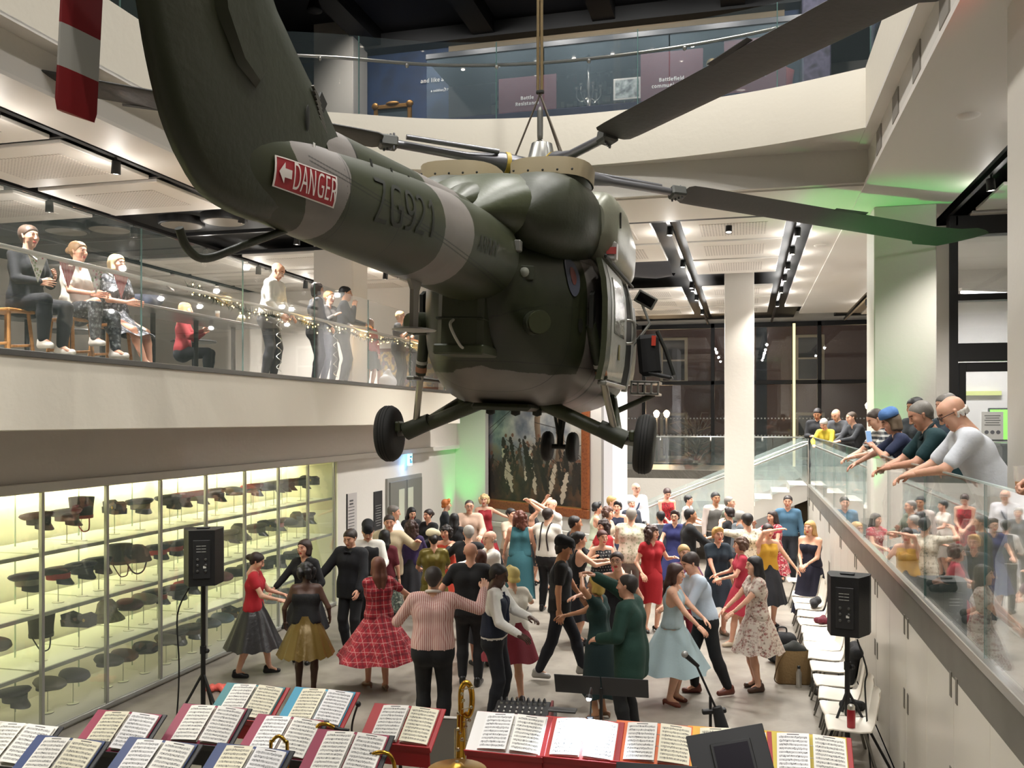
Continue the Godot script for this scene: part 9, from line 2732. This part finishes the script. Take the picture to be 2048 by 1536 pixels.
	for i in 110:
		var p: Vector3 = lerp_path(path, (i + 0.5) / 110.0)
		obj("fairy_light", bulb, bm, gl, TF(Basis(), p + V(rng.randf_range(-0.05, 0.09), rng.randf_range(-0.09, 0.06), rng.randf_range(-0.05, 0.05))))
	for k in 4:
		var ol := OmniLight3D.new()
		ol.light_color = Color("ffcf80")
		ol.light_energy = 0.25
		ol.light_size = 0.1
		ol.shadow_enabled = true
		ol.position = lerp_path(path, 0.12 + 0.25 * k) + V(0.12, 0.02, 0)
		gl.add_child(ol)
	for q in [12.0, 13.9, 17.4]:
		var rb := thing("curled_ribbon", ["silver curled ribbon hanging from the garland near the bald man", "silver curled ribbon hanging from the garland beside the cafe column", "silver curled ribbon hanging at the far end of the garland"][[12.0, 13.9, 17.4].find(q)], "ribbon", P(-6.66, 4.2, q))
		var rp := []
		for i in 40:
			rp.append(V(cos(i * 0.8) * 0.035, 0.02 * i - 0.1, sin(i * 0.8) * 0.035))
		obj("curl", mk().tube(rp, 0.006, 5), mt("d8dcdc", 0.2, 0.7), rb)
	# framed posters and a side table at the far end
	var fr := thing("picture_panel", "brown framed picture panel at the far end of the cafe", "picture", P(-7.6, 4.55, 19.66))
	obj("frame", mk().box(V(1.5, 1.0, 0.05), Vector3.ZERO, Basis(), 0.01), mt("5a2f1e", 0.5), fr)
	obj("print", mk().box(V(1.32, 0.84, 0.01), V(0, 0, 0.026)), textured(noise_tex(0.03, 51, ["6a4a3a", "a98a4a", "3a3a4a", "8a3a34"], 128), 0.6, 1.5), fr)
	blob("carrier_bag", "crumpled white carrier bag at the foot of the cafe balustrade", "bag", P(-6.75, 3.97, 16.4), [[V(0, 0.15, -0.1), V(0, 0.15, 0.1), 0.14, 0.14, 0.05], [V(0, 0.3, 0), V(0.02, 0.36, 0.02), 0.1, 0.05, 0.05]], "cfcfd4")

func beer(at: Vector3, label: String) -> void:
	var g := thing("beer_glass", label, "glass", at + V(0.0, -0.05, 0))
	obj("glass_wall", mk().lathe([V2(0.0, 0.0), V2(0.03, 0.0), V2(0.042, 0.14), V2(0.039, 0.14), V2(0.028, 0.006), V2(0, 0.006)], 18), glass("e6e2dc", 0.22), g)
	obj("beer", mk().lathe([V2(0.0, 0.008), V2(0.028, 0.008), V2(0.033, 0.06), V2(0, 0.06)], 16), mt("b8782a", 0.1), g)

func phone(at: Vector3, label: String) -> void:
	var ph := thing("mobile_phone", label, "phone", at + V(0, 0.05, 0), 0.6)
	obj("case", mk().box(V(0.075, 0.15, 0.01), Vector3.ZERO, Basis(Vector3.RIGHT, -0.2), 0.004), mt("c9ccd2", 0.3), ph)
	obj("screen", mk().box(V(0.068, 0.14, 0.002), V(0, 0, 0.006), Basis(Vector3.RIGHT, -0.2)), glow("8fb4e0", 0.5), ph)

func make_small() -> void:
	# coloured stage uplights
	for q in [[P(1.66, 1.86, 13.5), V(0.03, 1, -0.06), "2dff6a", 7.0, "green stage light at the foot of the broad pillar"], [P(-6.75, 0.0, 21.4), V(-0.05, 1, -0.08), "2dff6a", 5.0, "green stage light on the floor beside the painting wall"], [P(1.95, 1.86, 6.28), V(0.12, 1, -0.08), "ff3226", 4.0, "red stage light at the foot of the near pillar"]]:
		var s := thing("stage_light", q[4], "stage light", q[0])
		obj("can", mk().lathe([V2(0.0, 0.0), V2(0.07, 0.0), V2(0.08, 0.14), V2(0.072, 0.14), V2(0.06, 0.1)], 16), black, s)
		obj("lens", mk().lathe([V2(0.07, 0.12), V2(0.04, 0.128), V2(0, 0.13)], 16), glow(q[2], 6.0), s)
		obj("yoke", mk().box(V(0.2, 0.02, 0.03), V(0, 0.01, 0), Basis(), 0.004), black, s)
		var l := SpotLight3D.new()
		l.light_color = Color(q[2])
		l.light_energy = q[3]
		l.spot_angle = 26
		l.spot_angle_attenuation = 0.8
		l.light_size = 0.06
		l.shadow_enabled = true
		s.add_child(l)
		l.transform = look(V(0, 0.15, 0), V(0, 0.15, 0) + q[1])
	# dark fabric hung in the open ceiling bay
	var fb := thing("ceiling_fabric", "sagging dark fabric in the open ceiling bay", "fabric", P(-3.0, 6.5, 19.5))
	var rows := []
	for i in 9:
		var r := PackedVector3Array()
		for j in 9:
			var u := i / 8.0
			var w := j / 8.0
			r.append(V(-1.5 + 3.0 * u, 0.15 - 0.22 * sin(PI * w) * (0.6 + 0.4 * sin(u * 9.0)), 0.8 - 1.6 * w))
		rows.append(r)
	obj("sheet", mk().loft(rows, false), mt("3a3a3e", 0.9), fb)
	# table with cups by the hall column
	var tb := thing("side_table", "white side table with cups beside the hall column", "table", P(-0.95, 0, 21.75))
	obj("tabletop", mk().box(V(0.9, 0.04, 0.5), V(0, 0.95, 0), Basis(), 0.006), mt("e2e0da", 0.4), tb)
	for e in [[-0.4, -0.2], [0.4, -0.2], [-0.4, 0.2], [0.4, 0.2]]:
		obj("leg", mk().tube([V(e[0], 0, e[1]), V(e[0], 0.93, e[1])], 0.018, 6), steel, tb)
	for k in 3:
		tag(obj("paper_cup", mk().lathe([V2(0, 0), V2(0.03, 0), V2(0.04, 0.1), V2(0.037, 0.1), V2(0.028, 0.005)], 12), mt("efece6", 0.6), null, TF(Basis(), P(-1.15 + 0.2 * k, 0.97, 21.7))), "white paper cup on the side table by the hall column", "cup", "cups on the side table")
	# small wooden box and wall sensor by the pillar
	var wb := thing("wall_box", "small brown box on the wall beside the broad pillar", "box", P(2.48, 4.45, 14.95))
	obj("shell", mk().box(V(0.24, 0.34, 0.1), Vector3.ZERO, Basis(), 0.006), mt("a9703c", 0.5), wb)
	obj("conduit", mk().tube([V(0.08, -0.17, 0.02), V(0.08, -2.4, 0.02)], 0.012, 6), mt("5a4a6a", 0.5), wb)
	var dm := thing("dome_camera", "small black dome camera on the white wall pier", "camera", P(2.5, 5.25, 14.95))
	obj("dome", mk().ball(Vector3.ZERO, V(0.08, 0.08, 0.06), 12), mt("101011", 0.15), dm)
	obj("base_ring", mk().lathe([V2(0.09, -0.01), V2(0.09, 0.02), V2(0.07, 0.03)], 16, TF(Basis(Vector3.RIGHT, PI / 2), V(0, 0, -0.02))), panel_white, dm)

func _ready() -> void:
	rng.seed = 1
	make_materials()
	make_camera()
	make_lights()
	make_shell()
	make_helicopter()
	make_templates()
	make_showcase()
	make_people(people_list())
	make_speaker(P(-5.55, 0, 8.4), 0.5, 2.24, "black loudspeaker on a pole beside the hat showcase", "black speaker pole stand beside the hat showcase", true)
	make_speaker(P(0.98, 0, 9.45), -0.25, 1.86, "black loudspeaker on a pole in front of the white chairs", "black speaker pole stand in front of the white chairs", false)
	make_chairs()
	make_band()
	make_cafe()
	make_small()
